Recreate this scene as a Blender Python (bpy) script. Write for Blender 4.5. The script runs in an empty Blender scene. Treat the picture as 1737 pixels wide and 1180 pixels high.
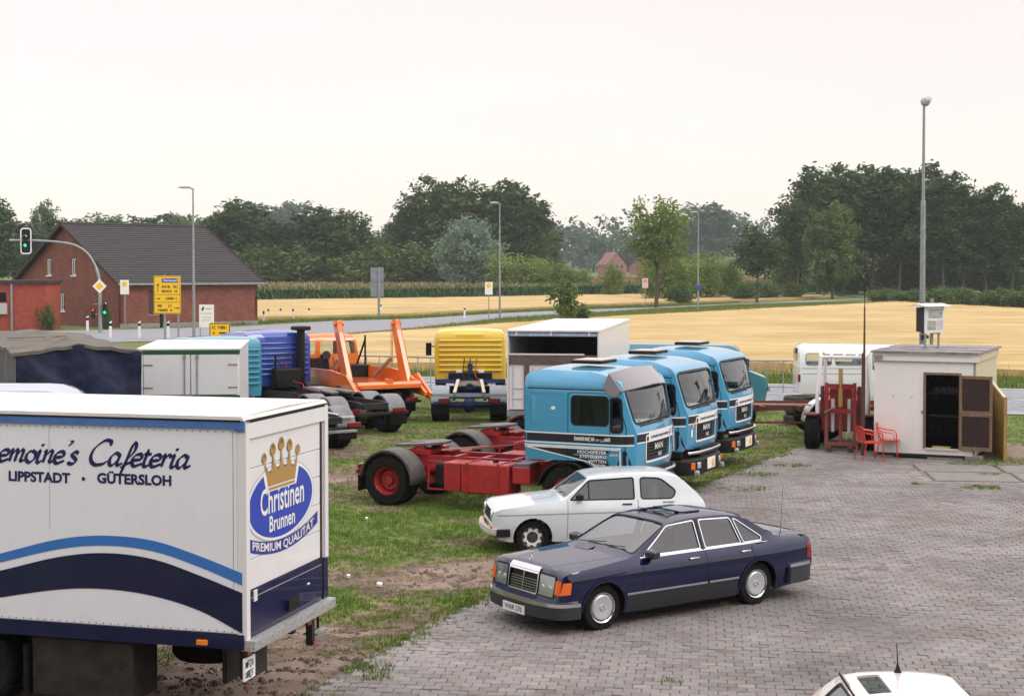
import bpy, bmesh, math, random
import numpy as np
from math import radians as R, sin, cos, pi, tan
from mathutils import Vector, Matrix, noise
from mathutils.geometry import delaunay_2d_cdt

random.seed(7)
sc = bpy.context.scene
COL = sc.collection

# ------------------------------------------------------------------ camera, sky, sun, exposure
CAMH = 4.85
cd = bpy.data.cameras.new('camera')
cam = bpy.data.objects.new('camera', cd)
COL.objects.link(cam)
cam.location = (0, 0, CAMH)
cam.rotation_euler = (R(90 - 1.8), 0, 0)
cd.sensor_width = 36.0
cd.lens = 36.0 * 2600 / 1737
cd.shift_y = -(590 - (462 + 2600 * tan(R(1.8)))) / 1737
cd.clip_start = 0.2
cd.clip_end = 6000
sc.camera = cam

SUN_EL, SUN_AZ = R(42), R(118)          # azimuth clockwise from +Y (view direction)
world = bpy.data.worlds.new('World')
sc.world = world
world.use_nodes = True
wn, wl = world.node_tree.nodes, world.node_tree.links
wn.clear()
wo = wn.new('ShaderNodeOutputWorld')
sky = wn.new('ShaderNodeTexSky')
sky.sky_type = 'NISHITA'
sky.sun_disc = False
sky.sun_elevation = SUN_EL
sky.sun_rotation = SUN_AZ
bg1 = wn.new('ShaderNodeBackground'); bg1.inputs[1].default_value = 0.05
wl.new(sky.outputs[0], bg1.inputs[0])
# overcast veil: brighter towards the zenith as an overcast sky is, with faint cloud mottling
tc = wn.new('ShaderNodeTexCoord')
sep = wn.new('ShaderNodeSeparateXYZ'); wl.new(tc.outputs['Generated'], sep.inputs[0])
ramp = wn.new('ShaderNodeValToRGB'); wl.new(sep.outputs[2], ramp.inputs[0])
ramp.color_ramp.elements[0].position = 0.0; ramp.color_ramp.elements[0].color = (.89, .765, .705, 1)
ramp.color_ramp.elements[1].position = 1.0; ramp.color_ramp.elements[1].color = (2.3, 2.15, 2.1, 1)
e = ramp.color_ramp.elements.new(0.22); e.color = (.90, .76, .675, 1)
nz = wn.new('ShaderNodeTexNoise'); nz.inputs['Scale'].default_value = 3.2; nz.inputs['Detail'].default_value = 5
mp = wn.new('ShaderNodeMapping'); mp.inputs['Scale'].default_value = (1, 1, 3.5)
wl.new(tc.outputs['Generated'], mp.inputs[0]); wl.new(mp.outputs[0], nz.inputs[0])
mr = wn.new('ShaderNodeMapRange'); wl.new(nz.outputs[0], mr.inputs[0])
mr.inputs[1].default_value = .3; mr.inputs[2].default_value = .7; mr.inputs[3].default_value = .985; mr.inputs[4].default_value = 1.03
mul = wn.new('ShaderNodeVectorMath'); mul.operation = 'SCALE'
wl.new(ramp.outputs[0], mul.inputs[0]); wl.new(mr.outputs[0], mul.inputs['Scale'])
bg2 = wn.new('ShaderNodeBackground'); bg2.inputs[1].default_value = 0.9
wl.new(mul.outputs[0], bg2.inputs[0])
ad = wn.new('ShaderNodeAddShader')
wl.new(bg1.outputs[0], ad.inputs[0]); wl.new(bg2.outputs[0], ad.inputs[1]); wl.new(ad.outputs[0], wo.inputs[0])

sd = bpy.data.lights.new('sun', 'SUN')
sd.energy = 1.0; sd.angle = R(24); sd.color = (1, .94, .86)
sun = bpy.data.objects.new('sun', sd)
COL.objects.link(sun)
sdir = Vector((sin(SUN_AZ) * cos(SUN_EL), cos(SUN_AZ) * cos(SUN_EL), sin(SUN_EL)))
sun.rotation_euler = sdir.to_track_quat('Z', 'Y').to_euler()
sun.location = (20, -20, 40)

sc.view_settings.view_transform = 'Standard'
sc.view_settings.look = 'None'
sc.view_settings.exposure = 0.08
sc.view_settings.gamma = 1
sc.view_settings.use_curve_mapping = False
sc.render.engine = 'CYCLES'
sc.cycles.max_bounces = 6
sc.cycles.transparent_max_bounces = 12
sc.cycles.volume_bounces = 1
sc.cycles.volume_step_rate = 10

# ------------------------------------------------------------------ materials
MATS = {}
def _new(name):
    m = bpy.data.materials.new(name); m.use_nodes = True
    return m, m.node_tree.nodes, m.node_tree.links, m.node_tree.nodes['Principled BSDF']

def M(name, col, rough=.6, metal=0., coat=0., var=.0, scale=8., col2=None, bump=0., bscale=40., spec=.35, detail=6., thr=(.35, .65), objrand=0.):
    """principled with two-colour noise wear, fine bump; all in object coordinates"""
    if name in MATS: return MATS[name]
    m, n, l, b = _new(name)
    c = tuple(col) + (1,)
    b.inputs['Roughness'].default_value = rough
    b.inputs['Metallic'].default_value = metal
    b.inputs['Coat Weight'].default_value = coat
    b.inputs['Coat Roughness'].default_value = .06
    b.inputs['Specular IOR Level'].default_value = spec
    b.inputs['Base Color'].default_value = c
    t = n.new('ShaderNodeTexCoord')
    if col2 is not None or var > 0:
        z = n.new('ShaderNodeTexNoise'); z.inputs['Scale'].default_value = scale; z.inputs['Detail'].default_value = detail
        z.inputs['Roughness'].default_value = .65
        l.new(t.outputs['Object'], z.inputs[0])
        rp = n.new('ShaderNodeValToRGB'); l.new(z.outputs[0], rp.inputs[0])
        rp.color_ramp.elements[0].position = thr[0]; rp.color_ramp.elements[1].position = thr[1]
        if col2 is None:
            a = tuple(max(0, v * (1 - var)) for v in col); d = tuple(v * (1 + var) for v in col)
        else:
            a, d = tuple(col), tuple(col2)
        rp.color_ramp.elements[0].color = a + (1,); rp.color_ramp.elements[1].color = d + (1,)
        out = rp.outputs[0]
        if objrand:
            oi = n.new('ShaderNodeObjectInfo')
            hs = n.new('ShaderNodeHueSaturation')
            q = n.new('ShaderNodeMapRange'); l.new(oi.outputs['Random'], q.inputs[0])
            q.inputs[3].default_value = 1 - objrand; q.inputs[4].default_value = 1 + objrand
            l.new(q.outputs[0], hs.inputs['Value']); l.new(out, hs.inputs['Color']); out = hs.outputs[0]
        l.new(out, b.inputs['Base Color'])
        rr = n.new('ShaderNodeMapRange'); l.new(z.outputs[0], rr.inputs[0])
        rr.inputs[3].default_value = max(0.03, rough - .08); rr.inputs[4].default_value = min(1, rough + .12)
        l.new(rr.outputs[0], b.inputs['Roughness'])
    if bump > 0:
        z2 = n.new('ShaderNodeTexNoise'); z2.inputs['Scale'].default_value = bscale; z2.inputs['Detail'].default_value = 4
        l.new(t.outputs['Object'], z2.inputs[0])
        bp = n.new('ShaderNodeBump'); bp.inputs['Strength'].default_value = bump; bp.inputs['Distance'].default_value = .02
        l.new(z2.outputs[0], bp.inputs['Height']); l.new(bp.outputs[0], b.inputs['Normal'])
    MATS[name] = m
    return m

def paint(name, col, dirt=(.22, .2, .17), amt=.25, rough=.28, coat=.5, bump=.006, metal=0., cior=1.6, spec=.25):
    """vehicle paint with road dust that gathers low and in streaks"""
    if name in MATS: return MATS[name]
    m, n, l, b = _new(name)
    t = n.new('ShaderNodeTexCoord')
    z = n.new('ShaderNodeTexNoise'); z.inputs['Scale'].default_value = 2.2; z.inputs['Detail'].default_value = 9; z.inputs['Roughness'].default_value = .7
    mpp = n.new('ShaderNodeMapping'); mpp.inputs['Scale'].default_value = (1.6, 1.6, .55)
    l.new(t.outputs['Object'], mpp.inputs[0]); l.new(mpp.outputs[0], z.inputs[0])
    s = n.new('ShaderNodeSeparateXYZ'); l.new(t.outputs['Object'], s.inputs[0])
    zr = n.new('ShaderNodeMapRange'); l.new(s.outputs[2], zr.inputs[0]); zr.inputs[1].default_value = 1.3; zr.inputs[2].default_value = .1
    zr.inputs[3].default_value = 0.0; zr.inputs[4].default_value = .45
    a = n.new('ShaderNodeMath'); a.operation = 'ADD'; l.new(z.outputs[0], a.inputs[0]); l.new(zr.outputs[0], a.inputs[1])
    mr = n.new('ShaderNodeMapRange'); l.new(a.outputs[0], mr.inputs[0]); mr.inputs[1].default_value = .5; mr.inputs[2].default_value = .95
    mr.inputs[3].default_value = amt * .08; mr.inputs[4].default_value = amt * 1.3
    mx = n.new('ShaderNodeMix'); mx.data_type = 'RGBA'; l.new(mr.outputs[0], mx.inputs[0])
    mx.inputs[6].default_value = tuple(col) + (1,); mx.inputs[7].default_value = tuple(dirt) + (1,)
    l.new(mx.outputs[2], b.inputs['Base Color'])
    r2 = n.new('ShaderNodeMapRange'); l.new(mr.outputs[0], r2.inputs[0]); r2.inputs[3].default_value = rough; r2.inputs[4].default_value = .75
    l.new(r2.outputs[0], b.inputs['Roughness'])
    b.inputs['Coat Weight'].default_value = min(1, coat * 2); b.inputs['Coat Roughness'].default_value = .03; b.inputs['Coat IOR'].default_value = cior; b.inputs['Specular IOR Level'].default_value = spec
    b.inputs['Metallic'].default_value = metal
    z3 = n.new('ShaderNodeTexNoise'); z3.inputs['Scale'].default_value = 3.5; z3.inputs['Detail'].default_value = 2
    l.new(t.outputs['Object'], z3.inputs[0])
    bp = n.new('ShaderNodeBump'); bp.inputs['Strength'].default_value = .5; bp.inputs['Distance'].default_value = bump
    l.new(z3.outputs[0], bp.inputs['Height']); l.new(bp.outputs[0], b.inputs['Normal'])
    MATS[name] = m
    return m

def glassmat(name, tint=(.85, .9, .9), refl=1.0, ior=1.5):
    if name in MATS: return MATS[name]
    m, n, l, b = _new(name)
    n.remove(b)
    o = n['Material Output']
    tr = n.new('ShaderNodeBsdfTransparent'); tr.inputs[0].default_value = tuple(tint) + (1,)
    gl = n.new('ShaderNodeBsdfGlossy'); gl.inputs['Roughness'].default_value = .04; gl.inputs[0].default_value = (refl, refl, refl, 1)
    fr = n.new('ShaderNodeFresnel'); ge = n.new('ShaderNodeNewGeometry'); ma = n.new('ShaderNodeMath'); ma.operation = 'MULTIPLY_ADD'
    l.new(ge.outputs['Backfacing'], ma.inputs[0]); ma.inputs[1].default_value = 1 / ior - ior; ma.inputs[2].default_value = ior; l.new(ma.outputs[0], fr.inputs[0])
    mx = n.new('ShaderNodeMixShader')
    l.new(fr.outputs[0], mx.inputs[0]); l.new(tr.outputs[0], mx.inputs[1]); l.new(gl.outputs[0], mx.inputs[2]); l.new(mx.outputs[0], o.inputs[0])
    MATS[name] = m
    return m

def emis(name, col, st=1.0):
    if name in MATS: return MATS[name]
    m, n, l, b = _new(name)
    b.inputs['Base Color'].default_value = tuple(col) + (1,)
    b.inputs['Emission Color'].default_value = tuple(col) + (1,); b.inputs['Emission Strength'].default_value = st
    MATS[name] = m
    return m

black = M('black_plastic', (.009, .009, .010), .5, spec=.25, var=.3, scale=20)
rubber = M('rubber', (.013, .0125, .012), .85, spec=.12, var=.45, scale=9, bump=.3, bscale=60)
chassisblack = M('chassis_black', (.010, .010, .011), .6, col2=(.032, .028, .025), scale=6, bump=.3)
chassisred = M('chassis_red', (.44, .02, .024), .4, col2=(.26, .02, .022), scale=5, bump=.15, coat=.3)
darkred = M('rusty_dark_red', (.16, .03, .028), .7, col2=(.07, .035, .03), scale=7, bump=.4)
chrome = M('chrome', (.72, .73, .76), .16, metal=1.)
steel = M('galvanised_steel', (.28, .31, .31), .5, metal=.5, var=.15, scale=5)
greymetal = M('grey_paint_metal', (.23, .25, .26), .55, var=.2, scale=3)
glass = glassmat('window_glass', ior=1.85)
darkglass = glassmat('dark_window_glass', (.16, .2, .22), ior=1.45)
interior = M('cab_interior', (.10, .10, .095), .9, var=.3, scale=10)
cream_int = M('pale_cab_interior', (.74, .71, .60), .9, var=.15, scale=6)
seatcloth = M('seat_cloth', (.05, .055, .065), .95, var=.4, scale=15)
whitepaint = M('white_paint', (.74, .75, .77), .45, var=.05, scale=3)
printblack = M('print_black', (.015, .015, .018), .5)
printnavy = M('print_navy', (.014, .018, .10), .45)
printwhite = M('print_white', (.78, .78, .78), .5)
orangelens = M('orange_lens', (.75, .13, .01), .2, coat=.8)
redlens = M('red_lens', (.20, .008, .008), .2, coat=.8)
clearlens = M('clear_lens', (.6, .62, .64), .12, metal=.6, coat=1)

# ------------------------------------------------------------------ object helpers
def tag(o, label=None, cat=None, group=None, kind=None):
    if label: o['label'] = label
    if cat: o['category'] = cat
    if group: o['group'] = group
    if kind: o['kind'] = kind
    return o

def thing(name, label, cat, loc=(0, 0, 0), rz=0., group=None, sc_=1.):
    o = bpy.data.objects.new(name, None); COL.objects.link(o)
    o.location = loc; o.rotation_euler = (0, 0, rz); o.scale = (sc_,) * 3
    o.empty_display_size = .3
    return tag(o, label, cat, group)

def rawobj(name, V, F, mats, parent=None, smooth=0, mi=None, bevel=0., label=None, kind=None):
    me = bpy.data.meshes.new(name)
    me.from_pydata([tuple(v) for v in V], [], F)
    if not isinstance(mats, (list, tuple)): mats = [mats]
    for m in mats: me.materials.append(m)
    if mi is not None and len(mats) > 1: me.polygons.foreach_set('material_index', mi)
    me.update()
    if smooth:
        me.shade_smooth()
        me.set_sharp_from_angle(angle=R(smooth))
    o = bpy.data.objects.new(name, me); COL.objects.link(o)
    if parent: o.parent = parent
    if bevel:
        b = o.modifiers.new('bevel', 'BEVEL'); b.width = bevel; b.segments = 2; b.limit_method = 'ANGLE'; b.angle_limit = R(50)
        b.harden_normals = False
        me.shade_smooth(); me.set_sharp_from_angle(angle=R(40))
    if label: o['label'] = label
    if kind: o['kind'] = kind
    return o

def copytree(o, parent=None, **kw):
    c = o.copy(); COL.objects.link(c)
    if parent: c.parent = parent
    for ch in list(o.children): copytree(ch, c)
    return c

class MB:
    def __init__(s): s.V, s.F, s.I = [], [], []
    def add(s, V, F, mi=0):
        b = len(s.V); s.V += [tuple(v) for v in V]
        for f in F: s.F.append([b + i for i in f]); s.I.append(mi)
        return s
    def box(s, c, d, rz=0., rot=None, mi=0):
        h = [x / 2 for x in d]
        P = [Vector((sx * h[0], sy * h[1], sz * h[2])) for sx in (-1, 1) for sy in (-1, 1) for sz in (-1, 1)]
        m = rot if rot is not None else Matrix.Rotation(rz, 3, 'Z')
        P = [m @ p + Vector(c) for p in P]
        return s.add(P, [[0, 1, 3, 2], [4, 6, 7, 5], [0, 4, 5, 1], [2, 3, 7, 6], [0, 2, 6, 4], [1, 5, 7, 3]], mi)
    def bx(s, x0, x1, y0, y1, z0, z1, mi=0):
        return s.box(((x0 + x1) / 2, (y0 + y1) / 2, (z0 + z1) / 2), (abs(x1 - x0), abs(y1 - y0), abs(z1 - z0)), mi=mi)
    def tube(s, pts, r, n=8, mi=0, caps=True):
        pts = [Vector(p) for p in pts]; rs = r if isinstance(r, (list, tuple)) else [r] * len(pts)
        V = []; up = Vector((0, 0, 1)); prev = None
        for i, p in enumerate(pts):
            t = (pts[min(i + 1, len(pts) - 1)] - pts[max(i - 1, 0)]).normalized()
            if prev is None:
                a = t.cross(up)
                if a.length < .05: a = t.cross(Vector((0, 1, 0)))
            else:
                a = prev - t * prev.dot(t)
            a.normalize(); prev = a; b = t.cross(a)
            for k in range(n):
                q = 2 * pi * (k + .5) / n
                V.append(p + (a * cos(q) + b * sin(q)) * rs[i])
        F = [[i * n + k, i * n + (k + 1) % n, (i + 1) * n + (k + 1) % n, (i + 1) * n + k] for i in range(len(pts) - 1) for k in range(n)]
        if caps: F += [list(range(n))[::-1], [(len(pts) - 1) * n + k for k in range(n)]]
        return s.add(V, F, mi)
    def bar(s, p0, p1, w, h, mi=0):
        p0, p1 = Vector(p0), Vector(p1); d = p1 - p0; L = d.length; d.normalize()
        a = d.cross(Vector((0, 0, 1)))
        if a.length < .05: a = Vector((1, 0, 0))
        a.normalize(); b = a.cross(d).normalized()
        m = Matrix((d, a, b)).transposed()
        return s.box((p0 + p1) / 2, (L, w, h), rot=m, mi=mi)
    def lathe(s, prof, n=24, c=(0, 0, 0), axis='Y', mi=0, a0=0., a1=2 * pi):
        """prof: (radius, along) pairs"""
        full = abs(a1 - a0 - 2 * pi) < 1e-6; m = n if full else n + 1
        V = []
        for (r, y) in prof:
            for k in range(m):
                a = a0 + (a1 - a0) * k / n
                if axis == 'Y': v = (r * cos(a), y, r * sin(a))
                elif axis == 'Z': v = (r * cos(a), r * sin(a), y)
                else: v = (y, r * cos(a), r * sin(a))
                V.append((v[0] + c[0], v[1] + c[1], v[2] + c[2]))
        F = [[i * m + k, i * m + (k + 1) % m, (i + 1) * m + (k + 1) % m, (i + 1) * m + k] for i in range(len(prof) - 1) for k in range(n)]
        return s.add(V, F, mi)
    def sweep(s, path, sec, closed=False, mi=0):
        """section (side, up) swept along a horizontal path; side = to the right of travel"""
        pts = [Vector(p) for p in path]; N = len(pts); V = []; n = len(sec)
        for i, p in enumerate(pts):
            a = pts[max(i - 1, 0)]; b = pts[min(i + 1, N - 1)]
            d = Vector((b.x - a.x, b.y - a.y, 0)).normalized(); r = Vector((d.y, -d.x, 0))
            k = 1.
            if 0 < i < N - 1:
                d1 = (p - a); d1.z = 0; d1.normalize(); k = 1 / max(.5, abs(d1.dot(d)))
            for (u, w) in sec: V.append(p + r * u * k + Vector((0, 0, w)))
        F = [[i * n + k, i * n + (k + 1) % n, (i + 1) * n + (k + 1) % n, (i + 1) * n + k] for i in range(N - 1) for k in range(n)]
        F += [list(range(n))[::-1], [(N - 1) * n + k for k in range(n)]]
        return s.add(V, F, mi)
    def prism(s, poly, a, b, fm, mi=0):
        """polygon extruded between a and b; fm(u, v, w) -> xyz"""
        n = len(poly)
        V = [fm(u, v, a) for u, v in poly] + [fm(u, v, b) for u, v in poly]
        F = [list(range(n)), [n + k for k in range(n)][::-1]] + [[k, (k + 1) % n, n + (k + 1) % n, n + k] for k in range(n)]
        return s.add(V, F, mi)
    def build(s, name, mats, parent=None, smooth=0, bevel=0., label=None, kind=None):
        return rawobj(name, s.V, s.F, mats, parent, smooth, s.I, bevel, label, kind)

# -------- 2D polygons to curved skins
def rr(x0, x1, y0, y1, r=.05, k=4):
    r = min(r, abs(x1 - x0) / 2.01, abs(y1 - y0) / 2.01); P = []
    for cx, cy, a0 in ((x1 - r, y1 - r, 0), (x0 + r, y1 - r, 90), (x0 + r, y0 + r, 180), (x1 - r, y0 + r, 270)):
        for i in range(k + 1):
            a = R(a0 + 90 * i / k); P.append((cx + r * cos(a), cy + r * sin(a)))
    return P

def fillet(P, closed=True, k=4):
    """P: (x, y) or (x, y, r); returns points with rounded corners"""
    out = []; n = len(P)
    for i, p in enumerate(P):
        r = p[2] if len(p) > 2 else 0
        if r <= 0 or (not closed and i in (0, n - 1)): out.append((p[0], p[1])); continue
        a = Vector(P[i - 1][:2]); b = Vector(p[:2]); c = Vector(P[(i + 1) % n][:2])
        d1 = (a - b); d2 = (c - b); t = min(r, d1.length * .49, d2.length * .49)
        d1.normalize(); d2.normalize(); s_, e_ = b + d1 * t, b + d2 * t
        for j in range(k + 1):
            u = j / k; q = s_ * (1 - u) ** 2 + b * 2 * u * (1 - u) + e_ * u * u
            out.append((q.x, q.y))
    return out

def dens(P, g, closed=True):
    out = []; n = len(P)
    for i in range(n if closed else n - 1):
        a, b = P[i], P[(i + 1) % n]; L = math.hypot(b[0] - a[0], b[1] - a[1]); m = max(1, int(math.ceil(L / g)))
        for j in range(m): out.append((a[0] + (b[0] - a[0]) * j / m, a[1] + (b[1] - a[1]) * j / m))
    if not closed: out.append(tuple(P[-1][:2]))
    return out

def pip(P, xs, ys):
    ins = np.zeros(len(xs), bool); n = len(P)
    for i in range(n):
        x0, y0 = P[i]; x1, y1 = P[(i + 1) % n]
        if y0 == y1: continue
        c = ((ys < y0) != (ys < y1)) & (xs < (x1 - x0) * (ys - y0) / (y1 - y0) + x0)
        ins ^= c
    return ins

def skin(outer, holes, g=.1):
    loops = [dens([p[:2] for p in outer], g)] + [dens([p[:2] for p in h], g) for h in holes]
    pts = []; edges = []
    for L in loops:
        b = len(pts); pts += L; edges += [(b + i, b + (i + 1) % len(L)) for i in range(len(L))]
    B = np.array(pts)
    x0, y0 = B.min(0); x1, y1 = B.max(0)
    gx = np.arange(x0 + g * .6, x1 - g * .3, g); gy = np.arange(y0 + g * .6, y1 - g * .3, g)
    if len(gx) and len(gy):
        X, Y = np.meshgrid(gx, gy); X = X.ravel(); Y = Y.ravel()
        ok = pip(loops[0], X, Y)
        for h in loops[1:]: ok &= ~pip(h, X, Y)
        X, Y = X[ok], Y[ok]
        if len(X):
            d = ((X[:, None] - B[None, :, 0]) ** 2 + (Y[:, None] - B[None, :, 1]) ** 2).min(1)
            ok = d > (g * .45) ** 2
            pts += list(zip(X[ok].tolist(), Y[ok].tolist()))
    vs, es, fs, _, _, _ = delaunay_2d_cdt([Vector(p) for p in pts], edges, [], 0, 1e-6)
    A = np.array([[v[0], v[1]] for v in vs])
    C = np.array([A[list(f)].mean(0) for f in fs])
    ok = pip(loops[0], C[:, 0], C[:, 1])
    for h in loops[1:]: ok &= ~pip(h, C[:, 0], C[:, 1])
    F = [list(f) for f, k in zip(fs, ok) if k]
    return [(v[0], v[1]) for v in vs], F, loops

def skinmb(mb, outer, holes, fm, g=.1, off=0., thick=0., flip=False, mi=0):
    """curved sheet through fm(u, v, offset); thick adds rims inward"""
    P, F, loops = skin(outer, holes, g)
    if flip: F = [f[::-1] for f in F]
    mb.add([fm(u, v, off) for u, v in P], F, mi)
    if thick:
        for L in loops:
            n = len(L); V = [fm(u, v, off) for u, v in L] + [fm(u, v, off - thick) for u, v in L]
            mb.add(V, [[k, (k + 1) % n, n + (k + 1) % n, n + k] for k in range(n)], mi)
    return mb

def ring(poly, w):
    """outline band around a polygon: (outer, inner) with the polygon as the middle line"""
    n = len(poly); A = sum(poly[i][0] * poly[(i + 1) % n][1] - poly[(i + 1) % n][0] * poly[i][1] for i in range(n))
    s_ = 1 if A > 0 else -1; o = []
    for i in range(n):
        a, b = Vector(poly[i - 1]), Vector(poly[(i + 1) % n]); d = (b - a).normalized()
        o.append((poly[i][0] + d.y * w * s_, poly[i][1] - d.x * w * s_))
    return o

def band(mb, line, w, fm, off=.003, closed=False, g=.08, mi=0, thick=0.):
    """a strip of width w drawn along a line on a surface"""
    L = dens(line, g, closed); n = len(L); V = []
    for i in range(n):
        a = Vector(L[(i - 1) % n] if closed else L[max(i - 1, 0)]); b = Vector(L[(i + 1) % n] if closed else L[min(i + 1, n - 1)])
        d = (b - a)
        if d.length < 1e-9: d = Vector((1, 0))
        d.normalize(); px, py = -d.y * w / 2, d.x * w / 2
        V += [fm(L[i][0] + px, L[i][1] + py, off), fm(L[i][0] - px, L[i][1] - py, off)]
    m = n if closed else n - 1
    mb.add(V, [[2 * i, 2 * i + 1, 2 * ((i + 1) % n) + 1, 2 * ((i + 1) % n)] for i in range(m)], mi)
    return mb

def textgeo(s_, size, sx=1., bold=0., shear=0., align='CENTER', space=1.):
    c = bpy.data.curves.new('t', 'FONT'); c.body = s_; c.size = size; c.shear = shear; c.offset = bold
    c.align_x = align; c.align_y = 'CENTER'; c.resolution_u = 3; c.fill_mode = 'BOTH'; c.space_character = space
    o = bpy.data.objects.new('t', c); COL.objects.link(o)
    bpy.context.view_layer.update()
    me = o.to_mesh(); V = [(v.co.x * sx, v.co.y) for v in me.vertices]; F = [list(p.vertices) for p in me.polygons]
    o.to_mesh_clear(); bpy.data.objects.remove(o); bpy.data.curves.remove(c)
    return V, F

def text(mb, s_, size, u, v, fm, off=.004, mi=0, warp=None, **kw):
    V, F = textgeo(s_, size, **kw)
    if warp: V = [warp(a, b) for a, b in V]
    mb.add([fm(u + a, v + b, off) for a, b in V], F, mi)
    return mb

class Shell:
    """body whose side surface is y=S(x,z) and whose top, front and back follow a profile in x,z"""
    def __init__(s, prof, S, crown=lambda x, z: .03, vp=2.0):
        s.P = []; s.key = []; acc = 0; last = None
        n = len(prof)
        for i, p in enumerate(prof):
            seg = fillet(prof[i - 1:i + 2], False, 5) if 0 < i < n - 1 and len(p) > 2 and p[2] > 0 else None
            if seg: q = seg[1:-1]
            else: q = [(p[0], p[1])]
            idx = len(s.P) + len(q) // 2
            s.P += q; s.key.append(idx)
        s.L = [0.]
        for a, b in zip(s.P, s.P[1:]): s.L.append(s.L[-1] + math.hypot(b[0] - a[0], b[1] - a[1]))
        s.S, s.crown, s.vp = S, crown, vp
        s.k = [s.L[i] for i in s.key]; s.len = s.L[-1]
    def at(s, q):
        q = min(max(q, 0), s.len); i = int(np.searchsorted(s.L, q)) - 1; i = min(max(i, 0), len(s.P) - 2)
        t = (q - s.L[i]) / max(1e-9, s.L[i + 1] - s.L[i]); a, b = s.P[i], s.P[i + 1]
        return a[0] + (b[0] - a[0]) * t, a[1] + (b[1] - a[1]) * t
    def nrm(s, q):
        a = s.at(q - .05); b = s.at(q + .05); d = Vector((b[0] - a[0], b[1] - a[1])).normalized()
        return (d.y, -d.x)
    def top(s, q, v, o=0.):
        x, z = s.at(q); nx, nz_ = s.nrm(q)
        vv = min(1, abs(v)); c = s.crown(x, z) * (1 - vv ** s.vp) + o
        return (x + nx * c, v * s.S(x, z), z + nz_ * c)
    def topy(s, q, y, o=0.):
        x, z = s.at(q); return s.top(q, y / max(.01, s.S(x, z)), o)
    def side(s, sg):
        return lambda x, z, o=0.: (x, sg * (s.S(x, z) + o), z)
    def build(s, root, bottom, sideholes, tops, name='body', mat=None, g=.1, gt=.1, thick=.03, rrange=None, qv=None):
        """bottom: points closing the side outline (rear to front); tops: list of (q0,q1) strips with holes"""
        mb = MB()
        outer = list(s.P) + list(bottom)
        for sg in (-1, 1):
            hs = sideholes[sg] if isinstance(sideholes, dict) else sideholes
            skinmb(mb, outer, hs, s.side(sg), g, 0, thick)
        # top in (q, v*W) space so that the grid is about square
        W = s.S(*s.at(s.len * .5)) or 1
        fm = lambda q, w, o: s.top(q, w / W, o)
        skinmb(mb, [(0, -W), (s.len, -W), (s.len, W), (0, W)], [[(q, v * W) for q, v in h] for h in tops], fm, gt, 0, thick)
        o = mb.build(name, mat, root, smooth=32)
        weld(o)
        return o, fm, W

def weld(o, d=.004):
    bm = bmesh.new(); bm.from_mesh(o.data)
    bmesh.ops.remove_doubles(bm, verts=bm.verts, dist=d)
    bmesh.ops.recalc_face_normals(bm, faces=bm.faces)
    bm.to_mesh(o.data); bm.free()
    o.data.shade_smooth(); o.data.set_sharp_from_angle(angle=R(34))

def lerpz(tab):
    zs = [t[0] for t in tab]; ws = [t[1] for t in tab]
    return lambda z: float(np.interp(z, zs, ws))

def wheel(root, x, y, r, w, rimmat, side=-1, n=28, rimr=.6, dish=.05, cap=None, lugs=8, tread=True):
    """part wheel (hub) > tyre, rim; side = which way the face looks (-1: towards -y)"""
    hub = MB(); c = (x, y, r); s_ = side
    hub.lathe([(0, s_ * (w * .30)), (r * .17, s_ * w * .30), (r * .2, s_ * w * .2), (r * .2, s_ * .02)], 16, c)
    for k in range(lugs):
        a = 2 * pi * k / lugs; hub.box((x + r * .27 * cos(a), y + s_ * (w * .5 - dish - .0), r + r * .27 * sin(a)), (.03, .05, .03))
    h = hub.build('wheel', rimmat, root, smooth=40)
    t = MB(); hw = w / 2
    t.lathe([(r * rimr, -hw * .9), (r * (rimr + .08), -hw), (r * .9, -hw), (r * .97, -hw * .86), (r, -hw * .6), (r, hw * .6), (r * .97, hw * .86), (r * .9, hw), (r * (rimr + .08), hw), (r * rimr, hw * .9)], n, c)
    if tread:
        for k in range(int(n * 1.6)):
            a = 2 * pi * k / int(n * 1.6)
            for j in (-1, 1):
                rot = Matrix.Rotation(-a, 3, 'Y')
                t.box((x + (r - .004) * cos(a + j * .04), y + j * hw * .45, r + (r - .004) * sin(a + j * .04)), (.03, hw * .7, r * .07), rot=rot)
    t.build('tyre', rubber, h, smooth=30)
    m = MB()
    m.lathe([(r * rimr, s_ * hw * .9), (r * (rimr - .04), s_ * hw * .8), (r * (rimr - .08), s_ * (hw * .75 - dish)), (r * .36, s_ * (hw - dish)), (r * .3, s_ * (hw - dish - .01)), (r * .16, s_ * (hw - dish - .01))], n, c)
    m.lathe([(r * rimr, -s_ * hw * .88), (0.01, -s_ * hw * .5)], n, c)
    m.build('rim', rimmat, h, smooth=40)
    return h

# ================================================================== SETTING
def ter(x, y):
    """terrain height"""
    d = math.hypot(x, y); h = 0.
    if d > 250: h += 1.6 * min(1, (d - 250) / 170) ** 1.2
    if d > 450: h += 6 * min(1, (d - 450) / 500) ** 1.5 * (1 + .5 * noise.noise((x * .004, y * .004, 0)))
    return h

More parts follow.
